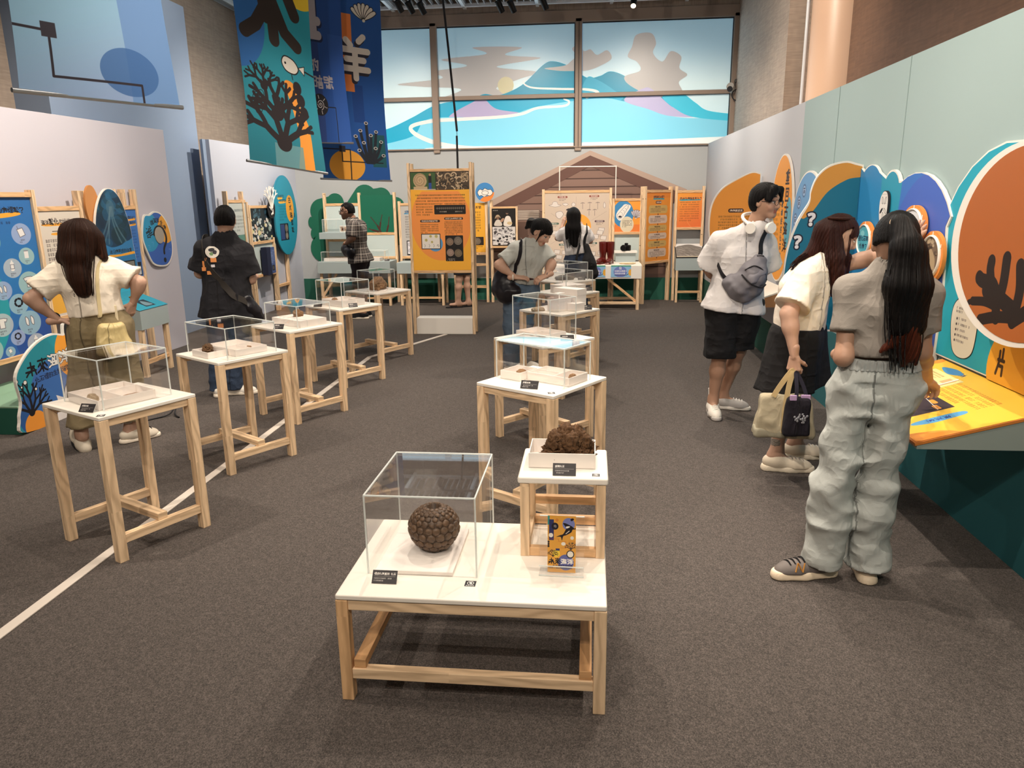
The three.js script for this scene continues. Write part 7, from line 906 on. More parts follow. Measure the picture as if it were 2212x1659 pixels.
{ // man in black tee, seen from behind
  const P = figure('person in black printed tee and jeans with crossbody strap, seen from behind', { head: [-2.93, 1.492, -6.01], hf: [-0.2, -0.05, -0.95], neck: [-2.947, 1.375, -6.0], chest: [-2.955, 1.16, -6.0], waist: [-2.97, 0.95, -5.99], pelvis: [-2.975, 0.81, -5.99], sa: [-3.095, 1.285, -5.93], sb: [-2.83, 1.265, -6.055], ea: [-3.17, 1.05, -5.95], eb: [-2.795, 0.985, -6.08], wa: [-3.12, 1.02, -6.17], wb: [-2.87, 1.0, -6.28], ka: [-3.06, 0.43, -5.95], kb: [-2.93, 0.43, -6.0], aa: [-3.11, 0.09, -5.92], ab: [-2.99, 0.09, -5.97], ta: [-0.4, 0, -0.9], tb: [0.8, 0, -0.2] },
    { skin: 'fair', build: 1.08, hands: [{ w: [-3.12, 1.02, -6.17], dir: [0.5, 0.2, -0.8], up: [-0.5, 0.8, 0], side: 1, curl: 30 }, { w: [-2.87, 1.0, -6.28], dir: [-0.8, 0.2, -0.4], up: [0.3, 0.9, 0], side: -1, curl: 30 }] });
  top(P, 'tee_shirt', fabric(0x0f0e15), { inflate: 0.03, sleeve: 0.86, cuff: 0.085, hem: [-2.98, 0.675, -5.985], flare: 0.02, folds: 0.009, seed: 13, neckR: 0.07 });
  bottoms(P, 'jeans', denim, { r: [0.1, 0.08, 0.07], hem: 0.05, folds: 0.008, fy: 12 });
  hair(P, 'short_hair', hairBlack, { nape: -0.062, fringe: 0.06, ear: 0.0, rough: 0.0022 });
  shoe(P, P.J.ab, [0.8, 0, -0.2], { m: shoeWhite, sock, len: 0.24 }); shoe(P, P.J.aa, [-0.4, 0, -0.9], { m: shoeWhite, len: 0.24 });
  const bdg = decal(P.topF, [-3.0, 1.235, -5.87], [0.35, 0, 0.94], 0.055, 0.055, 0.007); obj('back_print', bdg, print(128, 128, (g) => { bg(g, 128, 128, '#d9d2c6'); g.fillStyle = '#1a1820'; curve(g, [[30, 40], [60, 24], [84, 40], [70, 60], [40, 60]], '#1a1820'); curve(g, [[70, 50], [104, 60], [96, 90], [70, 84]], '#2a2430'); curve(g, [[36, 76], [64, 70], [70, 100], [44, 100]], '#6a8a5a'); spiral(g, 64, 60, 20, '#1a1820', 4); }), P.t);
  const bits = []; for (const [x, y, w, h] of [[-3.03, 1.17, 0.02, 0.026], [-2.995, 1.165, 0.045, 0.035], [-3.06, 1.13, 0.03, 0.05], [-3.05, 1.09, 0.05, 0.03], [-3.03, 1.065, 0.04, 0.03], [-3.0, 1.12, 0.03, 0.022]]) { const s = snap(P.topF, [x, y, -5.87], 0.003); bits.push([bx(w, h, 0.003, 0, 0, 0, 0.001).rotateY(0.4).translate(...s)]); } bits.forEach((b, i) => { const m = obj('lettering', b, mat(i === 5 ? 0xcfcad0 : 0xd98a4a), P.t); });
  bagThing('crossbody_bag', 'small black crossbody bag with wide strap on the man in black tee', 'bag', [['strap', strap([[-3.08, 1.34, -5.98], [-3.085, 1.28, -5.88], [-3.045, 1.14, -5.86], [-2.955, 0.98, -5.87], [-2.86, 0.85, -5.93], [-2.8, 0.76, -6.0]], 0.05, 0.006, [-2.96, 0, -6.0], P.topF, 0.004), mat(0x2b2622, { roughness: 0.8 })], ['pouch', blob([[[-2.81, 0.83, -5.98], [-2.77, 0.72, -6.07], 0.045, 0.045], [[-2.79, 0.76, -5.97], [-2.76, 0.66, -6.07], 0.04, 0.05]], 0.04, 0.008, (d, x, y, z) => d + fold(x, y, z, 0.004, 16, 16, 2)), leather], ['buckle', bx(0.055, 0.02, 0.012, ...snap(P.topF, [-2.945, 1.01, -5.86], 0.01), 0.004), M.black]]);
}
{ // man in plaid shirt, profile
  const plaid = tex(canvas(128, 128, (g, w, h) => { bg(g, w, h, '#2b2626'); g.globalAlpha = 0.5; for (const p of [0, 64]) { g.fillStyle = '#cfc6ba'; g.fillRect(p + 6, 0, 14, h); g.fillRect(0, p + 6, w, 14); g.fillStyle = '#8f8378'; g.fillRect(p + 34, 0, 8, h); g.fillRect(0, p + 34, w, 8); g.fillStyle = '#e6dccf'; g.fillRect(p + 50, 0, 3, h); g.fillRect(0, p + 50, w, 3); } g.globalAlpha = 1; })); plaid.repeat.set(6.5, 6.5);
  const P = figure('person in dark plaid short-sleeved shirt and glasses, in profile by the grey shelves', { head: [-3.22, 1.492, -10.2], hf: [-1, -0.1, 0.12], neck: [-3.155, 1.375, -10.2], chest: [-3.105, 1.19, -10.2], waist: [-3.11, 0.98, -10.2], pelvis: [-3.075, 0.83, -10.2], sa: [-3.085, 1.31, -10.05], sb: [-3.085, 1.31, -10.35], ea: [-3.105, 1.13, -10.01], eb: [-3.12, 1.13, -10.4], wa: [-3.265, 1.02, -10.1], wb: [-3.265, 1.0, -10.27], ka: [-3.1, 0.45, -10.12], kb: [-3.1, 0.45, -10.28], aa: [-3.06, 0.1, -10.12], ab: [-3.06, 0.1, -10.28], ta: [-1, 0, 0.1], tb: [-1, 0, -0.1] },
    { skin: 'tan', build: 1.02, hands: [{ w: [-3.265, 1.02, -10.1], dir: [-0.5, -0.6, -0.5], up: [-0.5, 0.6, 0.5], side: 1, curl: 40 }, { w: [-3.265, 1.0, -10.27], dir: [-0.5, -0.5, 0.5], up: [-0.5, 0.6, -0.5], side: -1, curl: 40 }] });
  top(P, 'plaid_shirt', new THREE.MeshPhysicalMaterial({ map: plaid, roughness: 0.9 }), { inflate: 0.032, sleeve: 0.95, cuff: 0.078, hem: [-3.06, 0.785, -10.2], flare: 0.025, folds: 0.007, neckR: 0.075 });
  bottoms(P, 'shorts', fabric(0x241b20), { short: true, r: [0.105, 0.085, 0.08], hem: 0.44, folds: 0.006 });
  hair(P, 'short_hair', hairBlack, { nape: -0.05, fringe: 0.065, ear: 0.012, grow: 0.97 });
  for (const [a, d] of [[P.J.aa, [-1, 0, 0.1]], [P.J.ab, [-1, 0, -0.1]]]) shoe(P, a, d, { m: black });
  glasses(P, 0x2a1f1c);
  bagThing('waist_bag', 'black waist bag held in front of the plaid shirt', 'bag', [['pouch', blob([[[-3.24, 0.98, -10.06], [-3.13, 0.95, -9.99], 0.055, 0.055], [[-3.22, 0.92, -10.07], [-3.14, 0.9, -10.0], 0.05, 0.05]], 0.05, 0.009, (d, x, y, z) => d + fold(x, y, z, 0.005, 14, 14, 2)), leather]]);
}
function glasses(P, c) { const H = P.H, s = 0.97, ring = (sx) => { const g = new THREE.TorusGeometry(0.021, 0.0016, 6, 24).scale(1.12, 0.85, 1), m = new THREE.Matrix4().makeBasis(V(...H.r), V(...H.u), V(...H.f)).setPosition(V(...H.at(sx * 0.033 * s, -0.012, 0.108 * s))); return g.applyMatrix4(m); }; const gs = [ring(-1), ring(1), beamTube(H.at(-0.011, -0.008, 0.11), H.at(0.011, -0.008, 0.11), 0.0016)]; for (const k of [-1, 1]) gs.push(beamTube(H.at(k * 0.057, -0.008, 0.105), H.at(k * 0.08, -0.012, 0.0), 0.0016)); obj('glasses', gs, mat(c, { roughness: 0.4, metalness: 0.3 }), P.t); }
{ // woman bending over the case
  const P = figure('person in grey-green tee and blue jeans bending over the far display case', { head: [-0.355, 1.335, -6.80], hf: [0.62, -0.62, 0.42], hu: [0.45, 0.75, 0.3], neck: [-0.435, 1.262, -6.86], chest: [-0.485, 1.10, -6.90], waist: [-0.54, 0.93, -6.95], pelvis: [-0.57, 0.80, -6.98], sa: [-0.615, 1.205, -6.82], sb: [-0.345, 1.175, -6.97], ea: [-0.755, 1.035, -6.76], eb: [-0.275, 1.03, -6.93], wa: [-0.605, 0.92, -6.79], wb: [-0.325, 0.925, -6.87], ka: [-0.65, 0.45, -6.93], kb: [-0.545, 0.45, -7.0], aa: [-0.665, 0.09, -6.97], ab: [-0.56, 0.09, -7.06], ta: [0.8, 0, 0.4], tb: [0.8, 0, 0.3] },
    { skin: 'fair', fem: 1, build: 0.96, hands: [{ w: [-0.605, 0.92, -6.79], dir: [1, -0.02, -0.3], up: [0.1, 0.9, 0.4], side: -1, curl: 22 }, { w: [-0.325, 0.925, -6.87], dir: [-0.8, -0.3, 0.2], up: [-0.2, 0.8, 0.5], side: 1, curl: 30 }] });
  top(P, 'tee_shirt', fabric(0xb9bbb6), { inflate: 0.022, sleeve: 0.72, cuff: 0.07, hem: [-0.555, 0.885, -6.965], folds: 0.008, neckR: 0.075, seed: 7 });
  bottoms(P, 'jeans', fabric(0x56687c), { r: [0.102, 0.09, 0.08], hem: 0.06, folds: 0.009, fy: 14, rise: -0.02 });
  const bl = union([[add(P.J.waist, P.S, -0.05), add(P.J.waist, P.S, 0.05), 0.104, 0.104]], 0.02); obj('belt', new THREE.TorusGeometry(0.108, 0.016, 8, 40).rotateX(Math.PI / 2).scale(1.38, 0.9, 1).rotateY(0.5).translate(-0.545, 0.897, -6.955), mat(0x3a1d16, { roughness: 0.5 }), P.t);
  const H = P.H; hair(P, 'tied_hair', hairBlack, { nape: -0.075, fringe: 0.02, side: 0.1, locks: [[H.at(0, 0.0, -0.09), H.at(0, -0.03, -0.14), 0.045, 0.04], [H.at(0, -0.03, -0.14), H.at(0, -0.1, -0.16), 0.032, 0.014], [H.at(0.074, 0.02, 0.04), H.at(0.078, -0.08, 0.05), 0.014, 0.006], [H.at(-0.074, 0.02, 0.04), H.at(-0.078, -0.06, 0.05), 0.014, 0.006]] });
  for (const [a, d] of [[P.J.aa, [0.8, 0, 0.4]], [P.J.ab, [0.8, 0, 0.3]]]) shoe(P, a, d, { m: shoeWhite, len: 0.23 });
  obj('watch', new THREE.TorusGeometry(0.028, 0.008, 8, 20).rotateY(Math.PI / 2).translate(-0.625, 0.925, -6.787), mat(0xe6ddd0), P.t); obj('bracelet', new THREE.TorusGeometry(0.027, 0.005, 8, 20).rotateY(Math.PI / 2 - 0.3).translate(-0.31, 0.935, -6.88), mat(0x6a6668, { metalness: 0.6, roughness: 0.4 }), P.t);
  bagThing('shoulder_bag', 'rounded black leather shoulder bag under the arm of the bending woman', 'bag', [['pouch', blob([[[-0.75, 0.93, -6.90], [-0.66, 0.92, -6.84], 0.05, 0.05], [[-0.76, 0.8, -6.88], [-0.62, 0.78, -6.80], 0.075, 0.07], [[-0.74, 0.88, -6.88], [-0.7, 0.76, -6.84], 0.07, 0.09]], 0.06, 0.009, (d, x, y, z) => d + fold(x, y, z, 0.006, 12, 12, 4)), leather], ['shoulder_strap', strap([[-0.56, 1.25, -6.88], [-0.55, 1.24, -6.76], [-0.56, 1.12, -6.76], [-0.61, 1.0, -6.76], [-0.67, 0.92, -6.80]], 0.034, 0.006, [-0.5, 0, -6.95], P.topF, 0.004), leather]]);
}
{ // long-haired woman photographing the tool panel
  const P = figure('person in white top and navy jeans with very long dark hair facing the tool panel', { head: [-0.117, 1.388, -10.31], hf: [0.05, 0, -1], neck: [-0.11, 1.285, -10.3], chest: [-0.095, 1.09, -10.3], waist: [-0.068, 0.92, -10.3], pelvis: [-0.062, 0.78, -10.3], sa: [-0.245, 1.205, -10.3], sb: [0.055, 1.21, -10.3], ea: [-0.335, 1.085, -10.38], eb: [0.11, 1.04, -10.38], wa: [-0.268, 1.255, -10.46], wb: [0.0, 1.19, -10.52], ka: [-0.14, 0.43, -10.32], kb: [0.02, 0.43, -10.32], aa: [-0.14, 0.09, -10.28], ab: [0.02, 0.09, -10.28], ta: [0, 0, -1], tb: [0, 0, -1] },
    { skin: 'fair', fem: 1, build: 0.92, hands: [{ w: [-0.268, 1.255, -10.46], dir: [0.3, 0.95, -0.1], up: [-0.7, 0.1, 0.6], side: -1, curl: 25 }, { w: [0.0, 1.19, -10.52], dir: [-0.2, 0.95, -0.2], up: [0.7, 0.1, 0.5], side: 1, curl: 25 }] });
  top(P, 'blouse', whiteTee, { inflate: 0.024, sleeve: 0.8, cuff: 0.085, hem: [-0.065, 0.875, -10.3], folds: 0.01, seed: 21 }); bottoms(P, 'jeans', fabric(0x1f2c44), { r: [0.105, 0.085, 0.07], hem: 0.06, rise: 0.0 });
  hair(P, 'long_hair', hairBlack, { nape: -0.1, locks: [[[-0.117, 1.39, -10.25], [-0.115, 1.22, -10.215], 0.095, 0.085], [[-0.15, 1.23, -10.21], [-0.13, 1.03, -10.2], 0.062, 0.035], [[-0.08, 1.23, -10.21], [-0.09, 1.0, -10.2], 0.06, 0.035], [[-0.2, 1.25, -10.22], [-0.21, 1.08, -10.2], 0.03, 0.012]] });
  for (const a of [P.J.aa, P.J.ab]) shoe(P, a, [0, 0, -1], { m: shoeWhite, len: 0.23 });
  strands(P, hairBlack, 9, 40, [[-0.117, 1.4, -10.25, 1], [-0.115, 1.25, -10.21, 1], [-0.112, 1.1, -10.195, 1], [-0.11, 1.0, -10.19, 0.8]], 0.1);
  obj('cord_bracelet', new THREE.TorusGeometry(0.028, 0.004, 6, 20).rotateX(Math.PI / 2).rotateZ(0.4).translate(-0.285, 1.22, -10.43), black, P.t);
  bagThing('tote_bag', 'long black shoulder bag hanging from the long-haired woman', 'bag', [['pouch', blob([[[0.06, 0.98, -10.22], [0.12, 0.75, -10.2], 0.04, 0.07], [[0.08, 0.78, -10.2], [0.16, 0.62, -10.22], 0.075, 0.07], [[0.05, 0.7, -10.2], [0.14, 0.6, -10.2], 0.05, 0.05]], 0.06, 0.009), black], ['shoulder_strap', strap([[0.06, 1.27, -10.32], [0.07, 1.2, -10.2], [0.065, 1.05, -10.17], [0.07, 0.92, -10.18]], 0.05, 0.006, [-0.07, 0, -10.3], P.topF, 0.004), black], ['hanging_strap', strap([[-0.03, 1.0, -10.16], [-0.06, 0.88, -10.14], [-0.07, 0.8, -10.14], [0.0, 0.72, -10.15]], 0.03, 0.005, [-0.07, 0, -10.3]), black]]);
}
{ // visitor behind the kiosk: legs in view
  const P = figure('person in dark shorts and black strap sandals mostly hidden behind the ammonite kiosk', { head: [-1.82, 1.46, -11.28], hf: [-0.8, 0, -0.3], neck: [-1.81, 1.34, -11.3], chest: [-1.81, 1.15, -11.3], waist: [-1.81, 0.97, -11.3], pelvis: [-1.81, 0.82, -11.3], sa: [-1.86, 1.26, -11.16], sb: [-1.76, 1.26, -11.44], ea: [-1.88, 1.03, -11.14], eb: [-1.76, 1.03, -11.48], wa: [-1.96, 0.85, -11.2], wb: [-1.88, 0.85, -11.46], ka: [-1.86, 0.44, -11.22], kb: [-1.765, 0.44, -11.33], aa: [-1.885, 0.08, -11.24], ab: [-1.745, 0.08, -11.34], ta: [-1, 0, 0.35], tb: [-0.9, 0, 0.5] },
    { skin: 'fair', fem: 1, build: 0.95, hands: [{ w: [-1.96, 0.85, -11.2], dir: [-0.3, -1, 0], up: [0, 0, 1], side: 1, curl: 15 }, { w: [-1.88, 0.85, -11.46], dir: [-0.3, -1, 0], up: [0, 0, -1], side: 1, curl: 15 }] });
  top(P, 'tee_shirt', black, { cell: 0.012, hem: [-1.81, 0.85, -11.3] }); bottoms(P, 'shorts', fabric(0x15151b), { short: true, r: [0.105, 0.09, 0.085], hem: 0.5, cell: 0.011 }); hair(P, 'dark_hair', hairBlack, {});
  for (const [a, d] of [[P.J.aa, [-1, 0, 0.35]], [P.J.ab, [-0.9, 0, 0.5]]]) { const n = nrm(d), s = [-n[2], 0, n[0]], at = (u, y, v) => [a[0] + n[0] * u + s[0] * v, y, a[2] + n[2] * u + s[2] * v]; obj('sandal_sole', blob([[at(-0.05, 0.01, 0), at(0.16, 0.01, 0), 0.036, 0.042]], 0.02, 0.006, (e, x, y) => Math.max(e, y - 0.016, -y)), black, P.t); obj('sandal_strap', [tube([at(0.11, 0.012, -0.045), at(0.1, 0.045, 0), at(0.11, 0.012, 0.045)], 0.007), tube([at(0.04, 0.012, -0.04), at(0.04, 0.075, 0), at(0.04, 0.012, 0.04)], 0.007), tube([at(-0.045, 0.06, 0), at(0.01, 0.075, -0.036), at(0.045, 0.07, 0), at(0.01, 0.075, 0.036)], 0.006, 24, 6, true)], black, P.t); }
}
{ // man with sling bag
  const P = figure('person in white tee, black shorts and glasses with hands behind the back', { head: [1.262, 1.592, -5.42], hf: [0.72, -0.1, 0.66], neck: [1.212, 1.43, -5.455], chest: [1.15, 1.19, -5.5], waist: [1.12, 0.98, -5.51], pelvis: [1.112, 0.84, -5.51], sa: [0.985, 1.335, -5.49], sb: [1.305, 1.325, -5.545], ea: [0.925, 1.11, -5.58], eb: [1.35, 1.10, -5.63], wa: [1.03, 0.98, -5.7], wb: [1.21, 0.98, -5.72], ka: [1.025, 0.48, -5.5], kb: [1.175, 0.5, -5.58], aa: [1.008, 0.115, -5.57], ab: [1.11, 0.115, -5.73], ta: [0, 0, 1], tb: [1, 0, 0.25] },
    { skin: 'mid', build: 1.05, headScale: 1.0, hands: [{ w: [1.03, 0.98, -5.7], dir: [0.9, -0.4, -0.1], up: [0, 0.3, -1], side: 1, curl: 25 }, { w: [1.21, 0.98, -5.72], dir: [-0.9, -0.4, -0.1], up: [0, 0.3, -1], side: -1, curl: 25 }] });
  top(P, 'tee_shirt', whiteTee, { inflate: 0.032, sleeve: 0.92, cuff: 0.092, hem: [1.105, 0.805, -5.51], flare: 0.02, folds: 0.007, seed: 9, neckR: 0.073 });
  bottoms(P, 'shorts', fabric(0x0c0b0f), { short: true, r: [0.115, 0.105, 0.1], hems: [0.455, 0.51], inflate: 0.02, folds: 0.009 });
  hair(P, 'bowl_hair', hairBlack, { nape: -0.085, fringe: 0.055, ear: -0.035, side: 0.5, part: 1, grow: 1.05, sideburn: -0.0, locks: [[P.H.at(-0.05, 0.07, 0.07), P.H.at(-0.074, 0.0, 0.07), 0.026, 0.012], [P.H.at(0.03, 0.08, 0.075), P.H.at(0.072, 0.0, 0.07), 0.026, 0.01]] }); glasses(P, 0x3a3a40);
  shoe(P, P.J.aa, [0, 0, 1], { m: shoeWhite, laces: M.white, sock, len: 0.26, ms: mat(0xb9b3ae) }); shoe(P, P.J.ab, [1, 0, 0.25], { m: mat(0xb9b4b0), laces: M.white, sock, len: 0.26, ms: shoeWhite });
  bagThing('sling_bag', 'grey nylon sling bag worn across the front of the white tee', 'bag', [['pouch', blob([[[1.235, 1.17, -5.375], [1.19, 1.08, -5.345], 0.05, 0.085], [[1.19, 1.08, -5.345], [1.11, 0.98, -5.36], 0.09, 0.085], [[1.12, 1.0, -5.35], [1.04, 1.03, -5.37], 0.06, 0.05], [[1.2, 0.98, -5.35], [1.16, 0.94, -5.36], 0.06, 0.05]], 0.05, 0.008, (d, x, y, z) => d + fold(x, y, z, 0.009, 13, 13, 6)), mat(0x77747a, { roughness: 0.6 })], ['front_pocket', blob([[[1.235, 1.11, -5.29], [1.17, 1.06, -5.275], 0.035, 0.045]], 0.03, 0.007, (d, x, y, z) => d + fold(x, y, z, 0.005, 16, 16, 3)), mat(0x807d84, { roughness: 0.6 })], ['zip', [tube([[1.12, 1.12, -5.275], [1.18, 1.15, -5.255], [1.25, 1.11, -5.27], [1.275, 1.05, -5.29]], 0.005), tube([[1.1, 1.09, -5.27], [1.16, 1.03, -5.24], [1.24, 1.0, -5.26], [1.27, 1.02, -5.28]], 0.005)], M.black], ['strap', strap([[1.245, 1.44, -5.47], [1.265, 1.38, -5.39], [1.255, 1.28, -5.37], [1.235, 1.18, -5.37]], 0.042, 0.006, [1.14, 0, -5.5], P.topF, 0.004), M.black], ['side_strap', strap([[1.05, 1.02, -5.36], [0.99, 1.08, -5.38], [0.96, 1.16, -5.45]], 0.026, 0.005, [1.12, 0, -5.5]), M.black], ['strap_buckle', bx(0.05, 0.03, 0.014, 1.235, 1.2, -5.345, 0.004), M.black]]);
  const hp = thing('headphones', 'white headphones resting around the neck of the man in white tee', 'headphones'), cap = (p, t) => [new THREE.CylinderGeometry(0.036, 0.036, 0.03, 28).rotateX(Math.PI / 2).rotateY(t).translate(...p), new THREE.TorusGeometry(0.03, 0.01, 10, 28).rotateY(t).translate(...p)]; for (const [p, a] of [[[1.155, 1.40, -5.33], -0.5], [[1.29, 1.40, -5.34], 0.4]]) obj('ear_cup', cap(p, a), M.white, hp); obj('headband', tube([[1.15, 1.42, -5.34], [1.12, 1.46, -5.42], [1.15, 1.49, -5.53], [1.24, 1.495, -5.56], [1.31, 1.47, -5.5], [1.305, 1.42, -5.35]], 0.012), M.white, hp);
}
{ // woman in white tee with tote
  const P = figure('person in white tee and black flared shorts reaching to the wall dials', { head: [1.465, 1.402, -4.45], hf: [0.9, -0.42, 0.12], hu: [0.35, 0.9, 0.05], neck: [1.38, 1.275, -4.45], chest: [1.30, 1.10, -4.45], waist: [1.285, 0.94, -4.46], pelvis: [1.28, 0.81, -4.48], sa: [1.235, 1.185, -4.28], sb: [1.385, 1.205, -4.61], ea: [1.145, 0.98, -4.2], eb: [1.63, 1.245, -4.54], wa: [1.18, 0.75, -4.15], wb: [1.80, 1.34, -4.33], ka: [1.20, 0.46, -4.38], kb: [1.36, 0.46, -4.58], aa: [1.185, 0.12, -4.37], ab: [1.36, 0.12, -4.6], ta: [1, 0, 0.1], tb: [1, 0, 0] },
    { skin: 'fair', fem: 1, build: 1.14, headScale: 0.98, hands: [{ w: [1.18, 0.75, -4.15], dir: [0, -1, 0.05], up: [-0.5, 0, 0.8], side: -1, curl: 74 }, { w: [1.80, 1.34, -4.33], dir: [0.2, 0.85, 0.45], up: [-0.95, 0.1, 0.3], side: -1, curl: 6, spread: 10 }] });
  top(P, 'tee_shirt', fabric(0xefe3d3), { inflate: 0.03, sleeves: [0.78, 0.62], cuff: 0.078, hem: [1.28, 0.855, -4.47], folds: 0.009, seed: 17, neckR: 0.07 });
  bottoms(P, 'flared_shorts', fabric(0x0c0a0d), { short: true, r: [0.125, 0.15, 0.15], hem: 0.5, inflate: 0.015, folds: 0.008, fx: 9, fy: 2, split: 0.1, rise: -0.04 });
  const H = P.H; hair(P, 'half_tied_hair', hairRed, { nape: -0.1, fringe: 0.012, side: 0.05, ear: 0.0, locks: [[H.at(0.035, -0.02, -0.06), [1.42, 1.26, -4.36], 0.07, 0.05], [[1.42, 1.26, -4.36], [1.425, 1.13, -4.33], 0.05, 0.03], [[1.44, 1.2, -4.33], [1.46, 1.08, -4.32], 0.03, 0.012], [H.at(0.0, -0.02, -0.09), [1.33, 1.3, -4.44], 0.06, 0.045], [[1.33, 1.3, -4.44], [1.22, 1.25, -4.42], 0.04, 0.012], [[1.53, 1.26, -4.52], [1.53, 1.12, -4.52], 0.035, 0.015]] });
  strands(P, hairRed, 7, 40, [[1.44, 1.4, -4.38, 1], [1.425, 1.28, -4.345, 0.9], [1.425, 1.18, -4.33, 0.7], [1.43, 1.1, -4.325, 0.5]], 0.06); strands(P, hairRed, 8, 22, [[1.40, 1.38, -4.44, 1], [1.33, 1.31, -4.43, 0.8], [1.25, 1.27, -4.42, 0.6], [1.2, 1.24, -4.41, 0.4]], 0.05);
  obj('hair_braid', tube([H.at(0.02, 0.1, 0.02), H.at(0.075, 0.07, -0.05), H.at(0.04, 0.045, -0.11)], 0.009), hairM(0x4a2417), P.t);
  shoe(P, P.J.aa, [1, 0, 0.1], { m: mat(0xe6d8c2), ms: mat(0xf0e3cd), laces: mat(0x8f867c), sock: fabric(0x9a9086), len: 0.27, w: 1.08, sole: 0.036 }); shoe(P, P.J.ab, [1, 0, 0], { m: mat(0xe6d8c2), ms: mat(0xf0e3cd), laces: M.white, sock, len: 0.27, w: 1.08, sole: 0.036 });
  const canvasM = fabric(0xb3a88e);
  bagThing('tote_bag', 'beige canvas tote bag held low by the woman in white tee', 'bag', [['pouch', bagBody([1.145, 0.415, -4.135], -0.12, 0.3, 0.24, 0.12, { taper: 0.22, folds: 0.008, seed: 8, pinch: 0.7 }), canvasM], ['handle', strap([[1.07, 0.53, -4.105], [1.11, 0.6, -4.11], [1.17, 0.68, -4.12], [1.15, 0.6, -4.1], [1.13, 0.45, -4.075], [1.13, 0.33, -4.07]], 0.028, 0.005, [1.15, 0, -4.4]), mat(0xc9b080, { roughness: 0.8 })], ['base_band', bagBody([1.145, 0.322, -4.135], -0.12, 0.325, 0.06, 0.132, { taper: 0.02, folds: 0.004, pinch: 0 }), fabric(0x9a9480)]]);
  bagThing('lunch_bag', 'small black drawstring bag with silver print and lilac tag beside the tote', 'bag', [['pouch', bagBody([1.19, 0.435, -4.045], -0.15, 0.135, 0.22, 0.08, { taper: 0.16, folds: 0.005, pinch: 0.4, cell: 0.006 }), fabric(0x15101c)], ['lilac_tag', [bx(0.036, 0.03, 0.012, 1.157, 0.545, -4.025, 0.003), bx(0.05, 0.03, 0.012, 1.225, 0.545, -4.035, 0.003)], mat(0xc3a3d0)], ['handle', strap([[1.175, 0.53, -4.03], [1.18, 0.6, -4.06], [1.185, 0.67, -4.11], [1.22, 0.6, -4.08], [1.235, 0.54, -4.05]], 0.02, 0.004, [1.2, 0, -4.4]), fabric(0x1d1a2a)], ['silver_print', Array.from({ length: 26 }, (_, i) => new THREE.SphereGeometry(0.005 + 0.003 * hash(i, 2, 3), 8, 6).scale(1, 1, 0.35).translate(1.16 + 0.075 * hash(i, 5, 1), 0.42 + 0.03 * hash(i, 9, 4) + 0.012 * Math.sin(i), -4.004 + 0.006 * hash(i, 1, 1) + 0.0)), mat(0xc6c8d2, { metalness: 0.7, roughness: 0.3 })]]);
}
